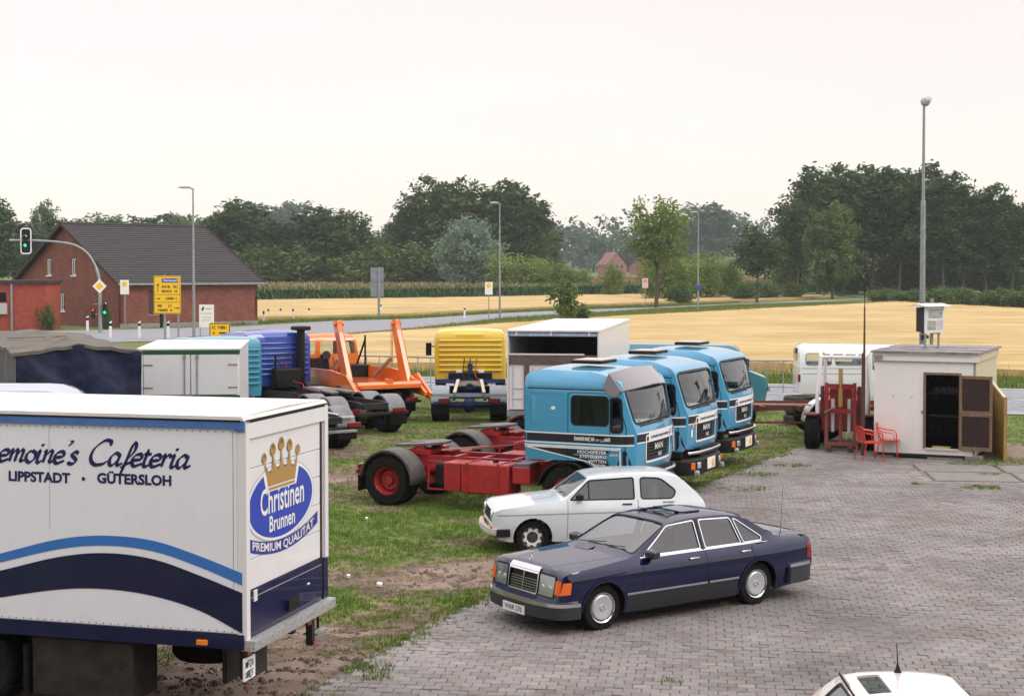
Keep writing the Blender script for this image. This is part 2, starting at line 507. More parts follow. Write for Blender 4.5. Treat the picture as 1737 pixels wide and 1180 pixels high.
MUDS = [(-1.5, 24.2, 2.0, .9, .34), (-.3, 25.0, 1.4, 1.0, .24), (-2.6, 20.6, 1.4, .7, .30), (-3.4, 17.3, 1.8, 1.2, .5), (-7.5, 17.5, 4, 2.6, .7), (-5, 36, 2.5, 2.0, .4), (.6, 27.5, 1.2, .8, .35), (-5.5, 31, 1.0, 2.5, .2)]
def mudf(x, y):
    m = .335 + .36 * noise.noise((x * .55, y * .8, 3.1)) + .25 * noise.noise((x * 1.7, y * 2.6, 8.)) + .12 * noise.noise((x * 4.3, y * 6.6, 1.))
    for (a, b, rx, ry, s) in MUDS:
        q = ((x - a) / rx) ** 2 + ((y - b) / ry) ** 2
        if q < 4: m += s * math.exp(-q)
    if 25.5 < y < 32: m -= .12
    return m

def edgex(y):
    """x of the paving's left edge"""
    ys = [0, 12.5, 18.2, 20.6, 23.3, 29, 35.1, 40.8, 44]; xs = [-8, -4.5, -2.18, -1.34, -.26, 2.0, 4.36, 7.1, 8.6]
    return float(np.interp(y, ys, xs))

# ground: one sheet, finely divided in the lot, coarse towards the horizon
def axis(lo, hi, step, ext, far):
    a = list(np.arange(lo, hi + 1e-6, step)); s = step; v = hi
    while v < far: s = min(s * 1.22, 90); v += s; a.append(v)
    s = step; v = lo; b = []
    while v > -ext: s = min(s * 1.22, 90); v -= s; b.append(v)
    return b[::-1] + a
gxs = axis(-10, 9, .16, 2200, 2200); gys = axis(13, 46, .17, 120, 2600)
V = []; muds = []
for y in gys:
    for x in gxs:
        z = ter(x, y)
        if -13 < x < 13 and 10 < y < 50:
            m = mudf(x, y); k = max(0, min(1, (m - .42) * 4))
            z += k * (.075 * noise.noise((x * 1.8, y * 5.5, 0)) + .045 * noise.noise((x * 5, y * 9, 4))) - .025 * k + .02 * noise.noise((x * .8, y * .8, 2))
            if x > edgex(y) - .15: z = min(z, -.05)
            elif x > edgex(y) - .5: z = z * .4
        else: m = .3
        V.append((x, y, z)); muds.append(m)
nx = len(gxs)
F = [[j * nx + i, j * nx + i + 1, (j + 1) * nx + i + 1, (j + 1) * nx + i] for j in range(len(gys) - 1) for i in range(nx - 1)]
gm, n, l, b = _new('ground_soil_and_grass')
b.inputs['Roughness'].default_value = .95; b.inputs['Specular IOR Level'].default_value = .2
at = n.new('ShaderNodeAttribute'); at.attribute_name = 'mud'
t = n.new('ShaderNodeTexCoord')
z1 = n.new('ShaderNodeTexNoise'); z1.inputs['Scale'].default_value = 5; z1.inputs['Detail'].default_value = 9; z1.inputs['Roughness'].default_value = .7
mm = n.new('ShaderNodeMapping'); mm.inputs['Scale'].default_value = (1, 1.8, 1); l.new(t.outputs['Object'], mm.inputs[0]); l.new(mm.outputs[0], z1.inputs[0])
a1 = n.new('ShaderNodeMath'); a1.operation = 'MULTIPLY_ADD'; l.new(z1.outputs[0], a1.inputs[0]); a1.inputs[1].default_value = .7; l.new(at.outputs['Fac'], a1.inputs[2])
rp = n.new('ShaderNodeValToRGB'); l.new(a1.outputs[0], rp.inputs[0])
cr = rp.color_ramp
cr.elements[0].position = .55; cr.elements[0].color = (.095, .155, .030, 1)
cr.elements[1].position = 1.15; cr.elements[1].color = (.27, .21, .165, 1)
for p_, c_ in ((.68, (.125, .155, .045)), (.76, (.185, .155, .085)), (.84, (.09, .064, .045)), (.90, (.19, .145, .108)), (.96, (.10, .074, .056)), (1.05, (.22, .17, .135))):
    e = cr.elements.new(p_); e.color = c_ + (1,)
z2 = n.new('ShaderNodeTexNoise'); z2.inputs['Scale'].default_value = .03; z2.inputs['Detail'].default_value = 6; l.new(t.outputs['Object'], z2.inputs[0])
z4 = n.new('ShaderNodeTexNoise'); z4.inputs['Scale'].default_value = 1.1; z4.inputs['Detail'].default_value = 8; l.new(t.outputs['Object'], z4.inputs[0])
hs = n.new('ShaderNodeHueSaturation'); q = n.new('ShaderNodeMapRange'); l.new(z4.outputs[0], q.inputs[0]); q.inputs[1].default_value = .3; q.inputs[2].default_value = .7; q.inputs[3].default_value = .7; q.inputs[4].default_value = 1.35
l.new(q.outputs[0], hs.inputs['Value']); l.new(rp.outputs[0], hs.inputs['Color'])
q2 = n.new('ShaderNodeMapRange'); l.new(z2.outputs[0], q2.inputs[0]); q2.inputs[3].default_value = .47; q2.inputs[4].default_value = .53; l.new(q2.outputs[0], hs.inputs['Hue'])
l.new(hs.outputs[0], b.inputs['Base Color'])
bp = n.new('ShaderNodeBump'); bp.inputs['Strength'].default_value = .7; bp.inputs['Distance'].default_value = .05; l.new(z1.outputs[0], bp.inputs['Height']); l.new(bp.outputs[0], b.inputs['Normal'])
ground = rawobj('ground', V, F, gm, smooth=60, kind='structure')
at_ = ground.data.attributes.new('mud', 'FLOAT', 'POINT'); at_.data.foreach_set('value', muds)

# grass tufts in the lot and along the verges
def grassmat(name, c1, c2):
    m, n, l, b = _new(name)
    b.inputs['Roughness'].default_value = .8; b.inputs['Specular IOR Level'].default_value = .2
    a = n.new('ShaderNodeAttribute'); a.attribute_name = 'rnd'
    mx = n.new('ShaderNodeMix'); mx.data_type = 'RGBA'; l.new(a.outputs['Fac'], mx.inputs[0]); mx.inputs[6].default_value = c1 + (1,); mx.inputs[7].default_value = c2 + (1,)
    l.new(mx.outputs[2], b.inputs['Base Color']); MATS[name] = m
    return m
def facernd(o, vals):
    a = o.data.attributes.new('rnd', 'FLOAT', 'FACE'); a.data.foreach_set('value', vals)
def blades(name, spots, h, w, mat, nb=5):
    rs = np.random.RandomState(len(spots)); V = []; F = []; rn = []
    for (x, y, z, k) in spots:
        base = rs.rand()
        for j in range(nb):
            a = rs.rand() * 6.283; dx, dy = cos(a) * w * .5, sin(a) * w * .5; hh = h * k * (.5 + rs.rand() * .7)
            ox, oy = (rs.rand(2) - .5) * w * 6; lx, ly = (rs.rand(2) - .5) * hh * 1.1
            b_ = len(V)
            V += [(x + ox - dx, y + oy - dy, z - .01), (x + ox + dx, y + oy + dy, z - .01), (x + ox + lx, y + oy + ly, z + hh)]
            F.append([b_, b_ + 1, b_ + 2]); rn.append(min(1, max(0, base * .6 + rs.rand() * .4)))
    o = rawobj(name, V, F, mat, kind='stuff'); facernd(o, rn)
    return o
gmat = grassmat('lot_grass', (.06, .125, .016), (.20, .26, .055))
rs = random.Random(4); spots = []
while len(spots) < 60000:
    y = 13 + 47 * rs.random() ** 1.35; x = -10 + rs.random() * ((edgex(y) if y < 42.4 else 22) + 10 + .15)
    m = mudf(x, y)
    if m + .22 * rs.random() > .56: continue
    spots.append((x, y, 0.0, .55 + .6 * max(0, .45 - m) * 2))
for (cx, cy, r_, n_) in ((-1.72, 18.6, .22, 60), (-1.62, 18.2, .15, 25), (10.6, 34.4, .28, 90), (5.8, 36.6, .35, 60), (5.2, 34.2, .4, 50), (7.0, 38.3, .3, 60), (9.3, 35.0, .08, 12), (1.9, 18.0, .09, 10), (11.5, 36.6, .2, 30), (12.0, 38.7, .6, 160), (12.6, 39.4, .6, 160), (3.1, 22.2, .08, 8)):
    for k in range(n_):
        a = rs.random() * 6.28; q = r_ * math.sqrt(rs.random()); spots.append((cx + cos(a) * q * 1.6, cy + sin(a) * q, .01, .8))
for k in range(900):
    y = 13 + 28 * rs.random(); u = abs(rs.gauss(0, .18)); 
    if noise.noise((y * .9, 0, 5)) + .25 * rs.random() > .05: spots.append((edgex(y) + u, y, .01, .7))
for k in range(700):
    y = 14 + 26 * rs.random(); x = edgex(y) + rs.random() * 12
    if noise.noise((x * .5, y * .7, 11)) > .28: spots.append((x, round(y / .165) * .165, .0, .35))
gr_ = blades('grass', spots, .075, .016, gmat)
gr_['label'] = 'short patchy grass of the muddy vehicle lot'; gr_['category'] = 'grass'
# clods of churned earth
rs = random.Random(9); V, F = [], []; c_ = 0
while c_ < 12000:
    y = 13 + 27 * rs.random() ** 1.3; x = -10 + rs.random() * (edgex(y) + 10.2)
    m = mudf(x, y)
    if m - .1 * rs.random() < .44: continue
    c_ += 1; s_ = (.008 + .032 * rs.random() ** 4); z = -.02 + .075 * noise.noise((x * 1.8, y * 5.5, 0)) * max(0, min(1, (m - .42) * 4)); b_ = len(V)
    a = rs.random() * 6.28
    P5 = [(cos(a + k * 1.257) * s_ * (1 + rs.random()), sin(a + k * 1.257) * s_ * (.7 + .6 * rs.random())) for k in range(5)]
    V += [(x + p[0], y + p[1], z - .01) for p in P5] + [(x + p[0] * .55, y + p[1] * .55, z + s_ * (.6 + .6 * rs.random())) for p in P5]
    F += [[b_ + k, b_ + (k + 1) % 5, b_ + 5 + (k + 1) % 5, b_ + 5 + k] for k in range(5)] + [[b_ + 5, b_ + 6, b_ + 7, b_ + 8, b_ + 9]]
cl_ = rawobj('earth_clods', V, F, M('clod', (.13, .10, .075), .98, col2=(.27, .215, .17), scale=2.5, detail=3, spec=.1), kind='stuff')
cl_['label'] = 'loose clods of earth in the churned mud'; cl_['category'] = 'earth'
# taller weeds below the fence and on the verges
vm = grassmat('verge_grass', (.07, .13, .02), (.20, .24, .06))
spots = []
def scatter(poly, n_, k=1.):
    xs = [p[0] for p in poly]; ys = [p[1] for p in poly]; P = []
    while len(P) < n_:
        X = np.random.RandomState(len(P) + n_).uniform(min(xs), max(xs), n_ * 2); Y = np.random.RandomState(len(P) + n_ + 1).uniform(min(ys), max(ys), n_ * 2)
        ok = pip(poly, X, Y); P += list(zip(X[ok], Y[ok]))
    return [(float(a), float(b_), ter(a, b_), k) for a, b_ in P[:n_]]
spots += scatter([(-26, 76), (-4.6, 71), (21, 63.8), (45, 55), (46, 58), (23, 70.5), (-4.8, 75), (-20, 80)], 7000, 1.7)
spots += scatter([(-15, 108), (-8, 130), (-.5, 160), (10, 181), (18, 198), (33, 224), (55, 246), (60, 232), (36, 199), (22.5, 177), (12.4, 161), (-.4, 137), (-8, 120), (-12, 110)], 16000, 2.6)
spots += scatter([(-26, 140), (-18, 152.5), (-10.3, 160), (-.6, 183.2), (10.2, 200.6), (19, 212.5), (35, 238.5), (36, 243), (20, 222), (10.5, 208), (-1, 187), (-10.6, 165), (-18.5, 157), (-25, 147)], 6000, 2.6)
vg = blades('verge_grass', spots, .14, .05, vm, 4)
vg['label'] = 'long grass on the road verges'; vg['category'] = 'grass'

# sheets laid on the ground
def sheet(name, poly, z, mat, g=2., fz=None, kind='structure', thick=0.):
    mb = MB()
    fm = lambda u, v, o: (u, v, (fz(u, v) if fz else ter(u, v)) + z + o)
    skinmb(mb, poly, [], fm, g, 0, thick)
    o = mb.build(name, mat, None, smooth=40, kind=kind)
    return o
asph = M('asphalt', (.20, .205, .235), .85, col2=(.27, .275, .30), scale=1.2, bump=.3, bscale=25)
line_ = M('road_paint', (.7, .7, .68), .7, var=.15, scale=3)
roadAtop = [(-70, 122), (-45, 124.5), (-33.1, 128.7), (-27.8, 134), (-24.4, 136.5), (-18.04, 151.9), (-10.35, 159.6), (-.6, 182.8), (10.13, 200.2), (18.9, 212), (34.9, 238), (45.8, 252.3), (75, 290)]
roadAbot = [(72, 281), (44, 242.6), (33.06, 225.3), (17.8, 200), (9.25, 182.8), (-.54, 162), (-8.61, 132.7), (-14.7, 117.6), (-20.1, 110.5), (-27.5, 106), (-45, 102), (-70, 98)]
sheet('far_road', roadAtop + roadAbot, .035, asph, 6)
near_far = [(-60, 83), (-30, 76), (-4.6, 71), (21, 63.5), (45, 54)]
near_near = [(45, 39), (17, 52), (-4, 61.5), (-30, 66), (-60, 72)]
sheet('near_road', near_far + near_near, .03, asph, 3)
if 0: sheet('junction_road', [(-38, 104.5), (-22, 109), (-27, 78), (-40, 79.5)], .026, asph, 3)
mb = MB()
def off_line(a, b, t, w, z=.045):
    A = [tuple(Vector(p).lerp(Vector(q_), t)) for p, q_ in zip(a, b)]
    band(mb, A, w, lambda u, v, o: (u, v, z), closed=False, g=4)
nn = near_near[::-1]
off_line(near_far, nn, .04, .16); off_line(near_far, nn, .96, .16)
A = dens([tuple(Vector(p).lerp(Vector(q_), .5)) for p, q_ in zip(near_far, nn)], 4, False)
for i in range(0, len(A) - 1): band(mb, [A[i], tuple(Vector(A[i]).lerp(Vector(A[i + 1]), .9))], .14, lambda u, v, o: (u, v, .045))
mb.build('road_markings', line_, None, kind='structure')

# ---- paving: bed, then blocks with joints
pavpoly = [(edgex(y), y) for y in (10, 12.5, 14, 16, 18.2, 20.6, 23.3, 26, 29, 32, 35.1, 38, 40.8, 42.6)] + [(9.4, 42.0), (12.3, 39.0), (15.5, 37.4), (17, 10)]
bed = M('paving_bed', (.17, .15, .135), .95, col2=(.10, .09, .08), scale=9, bump=.5)
paving = sheet('paving', pavpoly, -.002, bed, .8, fz=lambda u, v: 0.)
def pavmat(name, attr):
    m, n, l, b = _new(name); b.inputs['Roughness'].default_value = .82; b.inputs['Specular IOR Level'].default_value = .35
    if attr: a = n.new('ShaderNodeAttribute'); a.attribute_name = 'rnd'; src = a.outputs['Fac']
    else: a = n.new('ShaderNodeObjectInfo'); src = a.outputs['Random']
    g_ = n.new('ShaderNodeNewGeometry')
    z = n.new('ShaderNodeTexNoise'); z.inputs['Scale'].default_value = .35; z.inputs['Detail'].default_value = 7; l.new(g_.outputs['Position'], z.inputs[0])
    z3 = n.new('ShaderNodeTexNoise'); z3.inputs['Scale'].default_value = 14; z3.inputs['Detail'].default_value = 8; z3.inputs['Roughness'].default_value = .7; l.new(g_.outputs['Position'], z3.inputs[0])
    rp = n.new('ShaderNodeValToRGB'); l.new(src, rp.inputs[0]); c = rp.color_ramp
    c.elements[0].position = 0; c.elements[0].color = (.150, .133, .127, 1); c.elements[1].position = 1; c.elements[1].color = (.255, .230, .216, 1)
    for p_, k in ((.12, (.165, .148, .145)), (.3, (.195, .178, .174)), (.5, (.21, .19, .185)), (.7, (.188, .182, .184)), (.88, (.23, .208, .20))):
        e = c.elements.new(p_); e.color = k + (1,)
    q = n.new('ShaderNodeMapRange'); l.new(z.outputs[0], q.inputs[0]); q.inputs[1].default_value = .3; q.inputs[2].default_value = .7; q.inputs[3].default_value = .72; q.inputs[4].default_value = 1.38
    q3 = n.new('ShaderNodeMapRange'); l.new(z3.outputs[0], q3.inputs[0]); q3.inputs[1].default_value = .3; q3.inputs[2].default_value = .75; q3.inputs[3].default_value = .78; q3.inputs[4].default_value = 1.15
    mu = n.new('ShaderNodeMath'); mu.operation = 'MULTIPLY'; l.new(q.outputs[0], mu.inputs[0]); l.new(q3.outputs[0], mu.inputs[1])
    hs = n.new('ShaderNodeHueSaturation'); l.new(mu.outputs[0], hs.inputs['Value']); l.new(rp.outputs[0], hs.inputs['Color'])
    # sandy and oily stains
    z5 = n.new('ShaderNodeTexNoise'); z5.inputs['Scale'].default_value = .9; z5.inputs['Detail'].default_value = 5; z5.inputs['Distortion'].default_value = .6; l.new(g_.outputs['Position'], z5.inputs[0])
    q5 = n.new('ShaderNodeMapRange'); l.new(z5.outputs[0], q5.inputs[0]); q5.inputs[1].default_value = .5; q5.inputs[2].default_value = .74; q5.inputs[3].default_value = 0; q5.inputs[4].default_value = .6
    mx = n.new('ShaderNodeMix'); mx.data_type = 'RGBA'; l.new(q5.outputs[0], mx.inputs[0]); l.new(hs.outputs[0], mx.inputs[6]); mx.inputs[7].default_value = (.115, .088, .068, 1)
    l.new(mx.outputs[2], b.inputs['Base Color'])
    bp = n.new('ShaderNodeBump'); bp.inputs['Strength'].default_value = .5; bp.inputs['Distance'].default_value = .01; l.new(z3.outputs[0], bp.inputs['Height']); l.new(bp.outputs[0], b.inputs['Normal'])
    return m
pm_join, pm_one = pavmat('paving_block', True), pavmat('paving_block_single', False)
PL, PW, PA = .22, .165, R(-7)
rs = random.Random(11); cells = []
pp = [(p[0], p[1]) for p in pavpoly]
us, vs_ = [], []
for j in range(-10, 260):
    wob = .03 * noise.noise((j * .13, 0, 0))
    for i in range(-70, 120):
        us.append(i * PL + (j % 2) * PL * .5 + wob + .02 * noise.noise((i * .2, j * .2, 0))); vs_.append(9 + j * PW + .05 * noise.noise((i * .03, j * .05, 5)))
us = np.array(us); vs_ = np.array(vs_)
X = us * cos(PA) - (vs_ - 9) * sin(PA); Y = us * sin(PA) + (vs_ - 9) * cos(PA) + 9
ok = pip(pp, X + .05, Y) & pip(pp, X - .12, Y) & (Y > 13.5)
ok &= (np.abs(X) < Y * .37 + .6)
slabs = [(10.9, 36.2, 1.9, 1.5, -.12), (12.9, 36.0, 1.9, 1.5, -.12), (11.0, 37.8, 1.9, 1.4, -.12), (13.0, 37.55, 1.9, 1.4, -.12)]
for (cx, cy, w_, h_, a_) in slabs:
    dx, dy = X - cx, Y - cy; u = dx * cos(a_) + dy * sin(a_); v = -dx * sin(a_) + dy * cos(a_)
    ok &= ~((np.abs(u) < w_ / 2 + .1) & (np.abs(v) < h_ / 2 + .09))
X, Y = X[ok], Y[ok]
infr = (np.abs(X) < Y * .333) & (Y > 17.7) & (Y < 40)
occl = ((X > -.6) & (X < 5.2) & (Y > 19.2) & (Y < 23.6))
order = sorted(range(len(X)), key=lambda k: (not (infr[k] and not occl[k]), Y[k] + .0 * X[k]))
def blockgeo(l_, w_, tilt=(0, 0), dz=0.):
    a, b_ = l_ / 2 - .005, w_ / 2 - .005; i = .009
    V = [(-a, -b_, -.03), (a, -b_, -.03), (a, b_, -.03), (-a, b_, -.03)]
    V += [(x, y, dz + tilt[0] * x + tilt[1] * y) for x, y in ((-a + i, -b_ + i), (a - i, -b_ + i), (a - i, b_ - i), (-a + i, b_ - i))]
    V[0:4] = [(x, y, -.03) for x, y, _ in V[:4]]
    mid = [(x, y, dz - .007 + tilt[0] * x + tilt[1] * y) for x, y in ((-a, -b_), (a, -b_), (a, b_), (-a, b_))]
    V = V + mid
    F = [[4, 5, 6, 7]] + [[8 + k, 8 + (k + 1) % 4, 4 + (k + 1) % 4, 4 + k] for k in range(4)] + [[k, (k + 1) % 4, 8 + (k + 1) % 4, 8 + k] for k in range(4)]
    return V, F
singles = []
for q_ in range(6):
    V, F = blockgeo(PL, PW, ((rs.random() - .5) * .05, (rs.random() - .5) * .05), (rs.random() - .5) * .008)
    me = bpy.data.meshes.new('paving_block'); me.from_pydata(V, [], F); me.materials.append(pm_one); singles.append(me)
for c_, k in enumerate(order[:300]):
    o = bpy.data.objects.new('paving_block', singles[rs.randrange(6)]); COL.objects.link(o); o.parent = paving
    o.location = (X[k], Y[k], (rs.random() - .5) * .004 + .012); o.rotation_euler = (0, 0, PA + (rs.random() - .5) * .03 + pi * (rs.random() < .5))
V, F, rn = [], [], []
for k in order[300:]:
    v_, f_ = blockgeo(PL, PW, ((rs.random() - .5) * .09, (rs.random() - .5) * .09), .008 + (rs.random() - .5) * .01 + .012 * noise.noise((X[k] * .5, Y[k] * .5, 9)))
    a = PA + (rs.random() - .5) * .03; b_ = len(V)
    V += [(x * cos(a) - y * sin(a) + X[k], x * sin(a) + y * cos(a) + Y[k], z) for x, y, z in v_]
    F += [[b_ + i for i in f] for f in f_]; rv = rs.random() * .75 + .25 * (.5 + noise.noise((X[k] * .6, Y[k] * .6, 2))); rn += [rv] * len(f_)
o = rawobj('paving_block_field', V, F, pm_join, paving, kind='stuff'); facernd(o, rn)
conc = M('concrete_slab', (.175, .162, .152), .88, col2=(.23, .213, .20), scale=3, bump=.3)
for (cx, cy, w_, h_, a_) in slabs:
    mb = MB(); mb.box((0, 0, -.02), (w_, h_, .08)); o = mb.build('concrete_slab', conc, paving, bevel=.01); o.location = (cx, cy, 0.0); o.rotation_euler = (0, 0, a_)
sheet('dirt_path', [(11.9, 38.9), (13.6, 38.1), (16.5, 37.2), (20, 39.5), (16, 43.2), (13.4, 43.6)], .008, M('dirt', (.24, .19, .14), .95, col2=(.17, .135, .10), scale=3, bump=.5), .6, fz=lambda u, v: 0.)

# ---- fields
wheatm = M('ripe_wheat', (.41, .285, .115), .95, col2=(.54, .415, .215), scale=.35, bump=.8, bscale=6, detail=9, spec=.1)
# streaks of drill rows in the crop
wt = wheatm.node_tree; n = wt.nodes; l = wt.links
mpn = n.new('ShaderNodeMapping'); mpn.inputs['Rotation'].default_value = (0, 0, R(-8)); mpn.inputs['Scale'].default_value = (.22, 1.6, 1)
tcn = [k for k in n if k.type == 'TEX_COORD'][0]; nzn = [k for k in n if k.type == 'TEX_NOISE'][0]
l.new(tcn.outputs['Object'], mpn.inputs[0]); l.new(mpn.outputs[0], nzn.inputs[0])
z_ = n.new('ShaderNodeTexNoise'); z_.inputs['Scale'].default_value = .06; z_.inputs['Detail'].default_value = 8; z_.inputs['Roughness'].default_value = .75; l.new(tcn.outputs['Object'], z_.inputs[0])
hs_ = n.new('ShaderNodeHueSaturation'); q_ = n.new('ShaderNodeMapRange'); l.new(z_.outputs[0], q_.inputs[0]); q_.inputs[1].default_value = .35; q_.inputs[2].default_value = .65; q_.inputs[3].default_value = .78; q_.inputs[4].default_value = 1.12; l.new(q_.outputs[0], hs_.inputs['Value'])
rp_ = [k for k in n if k.type == 'VALTORGB'][0]; pb_ = [k for k in n if k.type == 'BSDF_PRINCIPLED'][0]; l.new(rp_.outputs[0], hs_.inputs['Color']); l.new(hs_.outputs[0], pb_.inputs['Base Color'])
wf = lambda s_: (lambda u, v: ter(u, v) + .42 + .05 * noise.noise((u * .5, v * .5, s_)) + .04 * noise.noise((u * 1.6, v * .8, s_)))
wheat1 = [(-14, 105), (-7.7, 119), (-.45, 135.6), (12.4, 159.6), (22.3, 175), (35.7, 197), (52.9, 225), (59, 236), (61, 214), (63.8, 191), (75, 176), (95, 160), (60, 62), (45, 57.5), (23, 70), (12.6, 75.5), (-4.8, 75), (-18, 80)]
o = sheet('wheat_field', wheat1, 0, wheatm, 1.5, fz=wf(1), kind='stuff', thick=.5); tag(o, 'ripe golden wheat field behind the railing', 'wheat field')
wheat2 = [(-60, 150), (-25.6, 152), (-18.9, 159.6), (-10.9, 168), (-1.3, 189), (10.7, 212.5), (20.4, 229), (48, 262), (60, 285), (50, 292), (21, 296), (-7.2, 271), (-42.5, 249), (-60, 240)]
o = sheet('wheat_field', wheat2, 0, wheatm, 2.5, fz=wf(2), kind='stuff', thick=.5); tag(o, 'narrow ripe wheat strip between the far road and the maize', 'wheat field')
farf = M('far_field', (.34, .22, .12), .95, col2=(.26, .20, .09), scale=.02)
sheet('far_field', [(-120, 425), (160, 395), (260, 440), (300, 620), (-200, 640)], .25, farf, 20)
sheet('far_meadow', [(64, 262), (82, 262), (150, 258), (150, 372), (50, 372), (62, 300)], .12, M('meadow', (.12, .20, .06), .9, col2=(.09, .15, .04), scale=.1), 8)

ws_ = grassmat('wheat_stalk', (.42, .27, .09), (.66, .50, .24))
sp_ = []
for poly in (wheat1, wheat2):
    for (x, y) in dens(poly, .16):
        if abs(x) < y * .36 + 2:
            for k in range(2): sp_.append((x + random.gauss(0, .22), y + random.gauss(0, .25), ter(x, y), .7 + .5 * random.random()))
ws_o = blades('wheat_edge_stalks', sp_, .62, .035, ws_, 3); ws_o['label'] = 'ragged stalks along the margins of the wheat'; ws_o['category'] = 'wheat'
# tramlines pressed into the near field
# maize: leafy front, tasselled top
maizeleaf = grassmat('maize_leaf', (.035, .095, .03), (.09, .19, .075))
tassel = grassmat('maize_tassel', (.20, .13, .07), (.36, .25, .14))
maizepoly = [(-75, 236), (-42.5, 251), (-7.2, 273), (21, 299), (70, 322), (110, 330), (130, 396), (-115, 425)]
rs2 = np.random.RandomState(3); V = []; F = []; rn = []; mi = []
def quad(c, w, h, a, lean, rv, m_):
    b_ = len(V); dx, dy = cos(a) * w / 2, sin(a) * w / 2; lx, ly = lean
    V.extend([(c[0] - dx, c[1] - dy, c[2]), (c[0] + dx, c[1] + dy, c[2]), (c[0] + dx * .3 + lx, c[1] + dy * .3 + ly, c[2] + h), (c[0] - dx * .3 + lx, c[1] - dy * .3 + ly, c[2] + h)])
    F.append([b_, b_ + 1, b_ + 2, b_ + 3]); rn.append(rv); mi.append(m_)
front = dens(maizepoly[:6], .35, False)
for (x, y) in front:
    for row in range(4):
        for k in range(7):
            xx, yy = x + rs2.randn() * .25, y + row * .7 + rs2.randn() * .2
            quad((xx, yy, ter(xx, yy) + rs2.rand() * 2.0), .14 + rs2.rand() * .1, .5 + rs2.rand() * .4, rs2.rand() * 6.28, tuple(rs2.randn(2) * .28), rs2.rand(), 0)
        quad((x + rs2.randn() * .2, y + row * .7, ter(x, y) + 2.05), .1, .35, rs2.rand() * 3, tuple(rs2.randn(2) * .1), rs2.rand(), 1)
P = scatter(maizepoly, 26000)
for (x, y, z, k) in P:
    quad((x, y, z + 1.85 + rs2.rand() * .25), .25 + rs2.rand() * .3, .32 + rs2.rand() * .25, rs2.rand() * 6.28, tuple(rs2.randn(2) * .2), rs2.rand(), 1 if rs2.rand() < .7 else 0)
P_, F_, _ = skin(maizepoly, [], 6.)
b_ = len(V); V += [(u, v, ter(u, v) + 1.9) for u, v in P_]; F += [[b_ + i for i in f] for f in F_]; rn += [.3] * len(F_); mi += [1] * len(F_)
o = rawobj('maize_field', V, F, [maizeleaf, tassel], mi=mi, kind='stuff'); facernd(o, rn); tag(o, 'green maize with brown tassels in front of the wood', 'maize field')

# ================================================================== VEGETATION
def leafmat(name, dark, light, transl=.25):
    m, n, l, b = _new(name); o = n['Material Output']
    a = n.new('ShaderNodeAttribute'); a.attribute_name = 'rnd'
    oi = n.new('ShaderNodeObjectInfo')
    mx = n.new('ShaderNodeMix'); mx.data_type = 'RGBA'; l.new(a.outputs['Fac'], mx.inputs[0]); mx.inputs[6].default_value = dark + (1,); mx.inputs[7].default_value = light + (1,)
    hs = n.new('ShaderNodeHueSaturation'); q = n.new('ShaderNodeMapRange'); l.new(oi.outputs['Random'], q.inputs[0]); q.inputs[3].default_value = .85; q.inputs[4].default_value = 1.18
    l.new(q.outputs[0], hs.inputs['Value']); l.new(mx.outputs[2], hs.inputs['Color'])
    l.new(hs.outputs[0], b.inputs['Base Color']); b.inputs['Roughness'].default_value = .7; b.inputs['Specular IOR Level'].default_value = .25
    tr = n.new('ShaderNodeBsdfTranslucent'); l.new(hs.outputs[0], tr.inputs[0])
    ms = n.new('ShaderNodeMixShader'); ms.inputs[0].default_value = transl
    l.new(b.outputs[0], ms.inputs[1]); l.new(tr.outputs[0], ms.inputs[2]); l.new(ms.outputs[0], o.inputs[0])
    MATS[name] = m
    return m
L_oak = leafmat('leaves_dark', (.022, .046, .014), (.085, .13, .036))
L_mid = leafmat('leaves_mid', (.045, .085, .02), (.14, .20, .055))
L_light = leafmat('leaves_fresh', (.075, .125, .022), (.25, .33, .07))
L_willow = leafmat('leaves_silver', (.115, .18, .13), (.26, .36, .25))
L_far = leafmat('leaves_haze_tint', (.035, .068, .048), (.085, .135, .09))  # bluish tint puts distance haze into the leaf colour
bark = M('bark', (.055, .045, .035), .9, col2=(.10, .085, .07), scale=6, bump=.6, bscale=12)

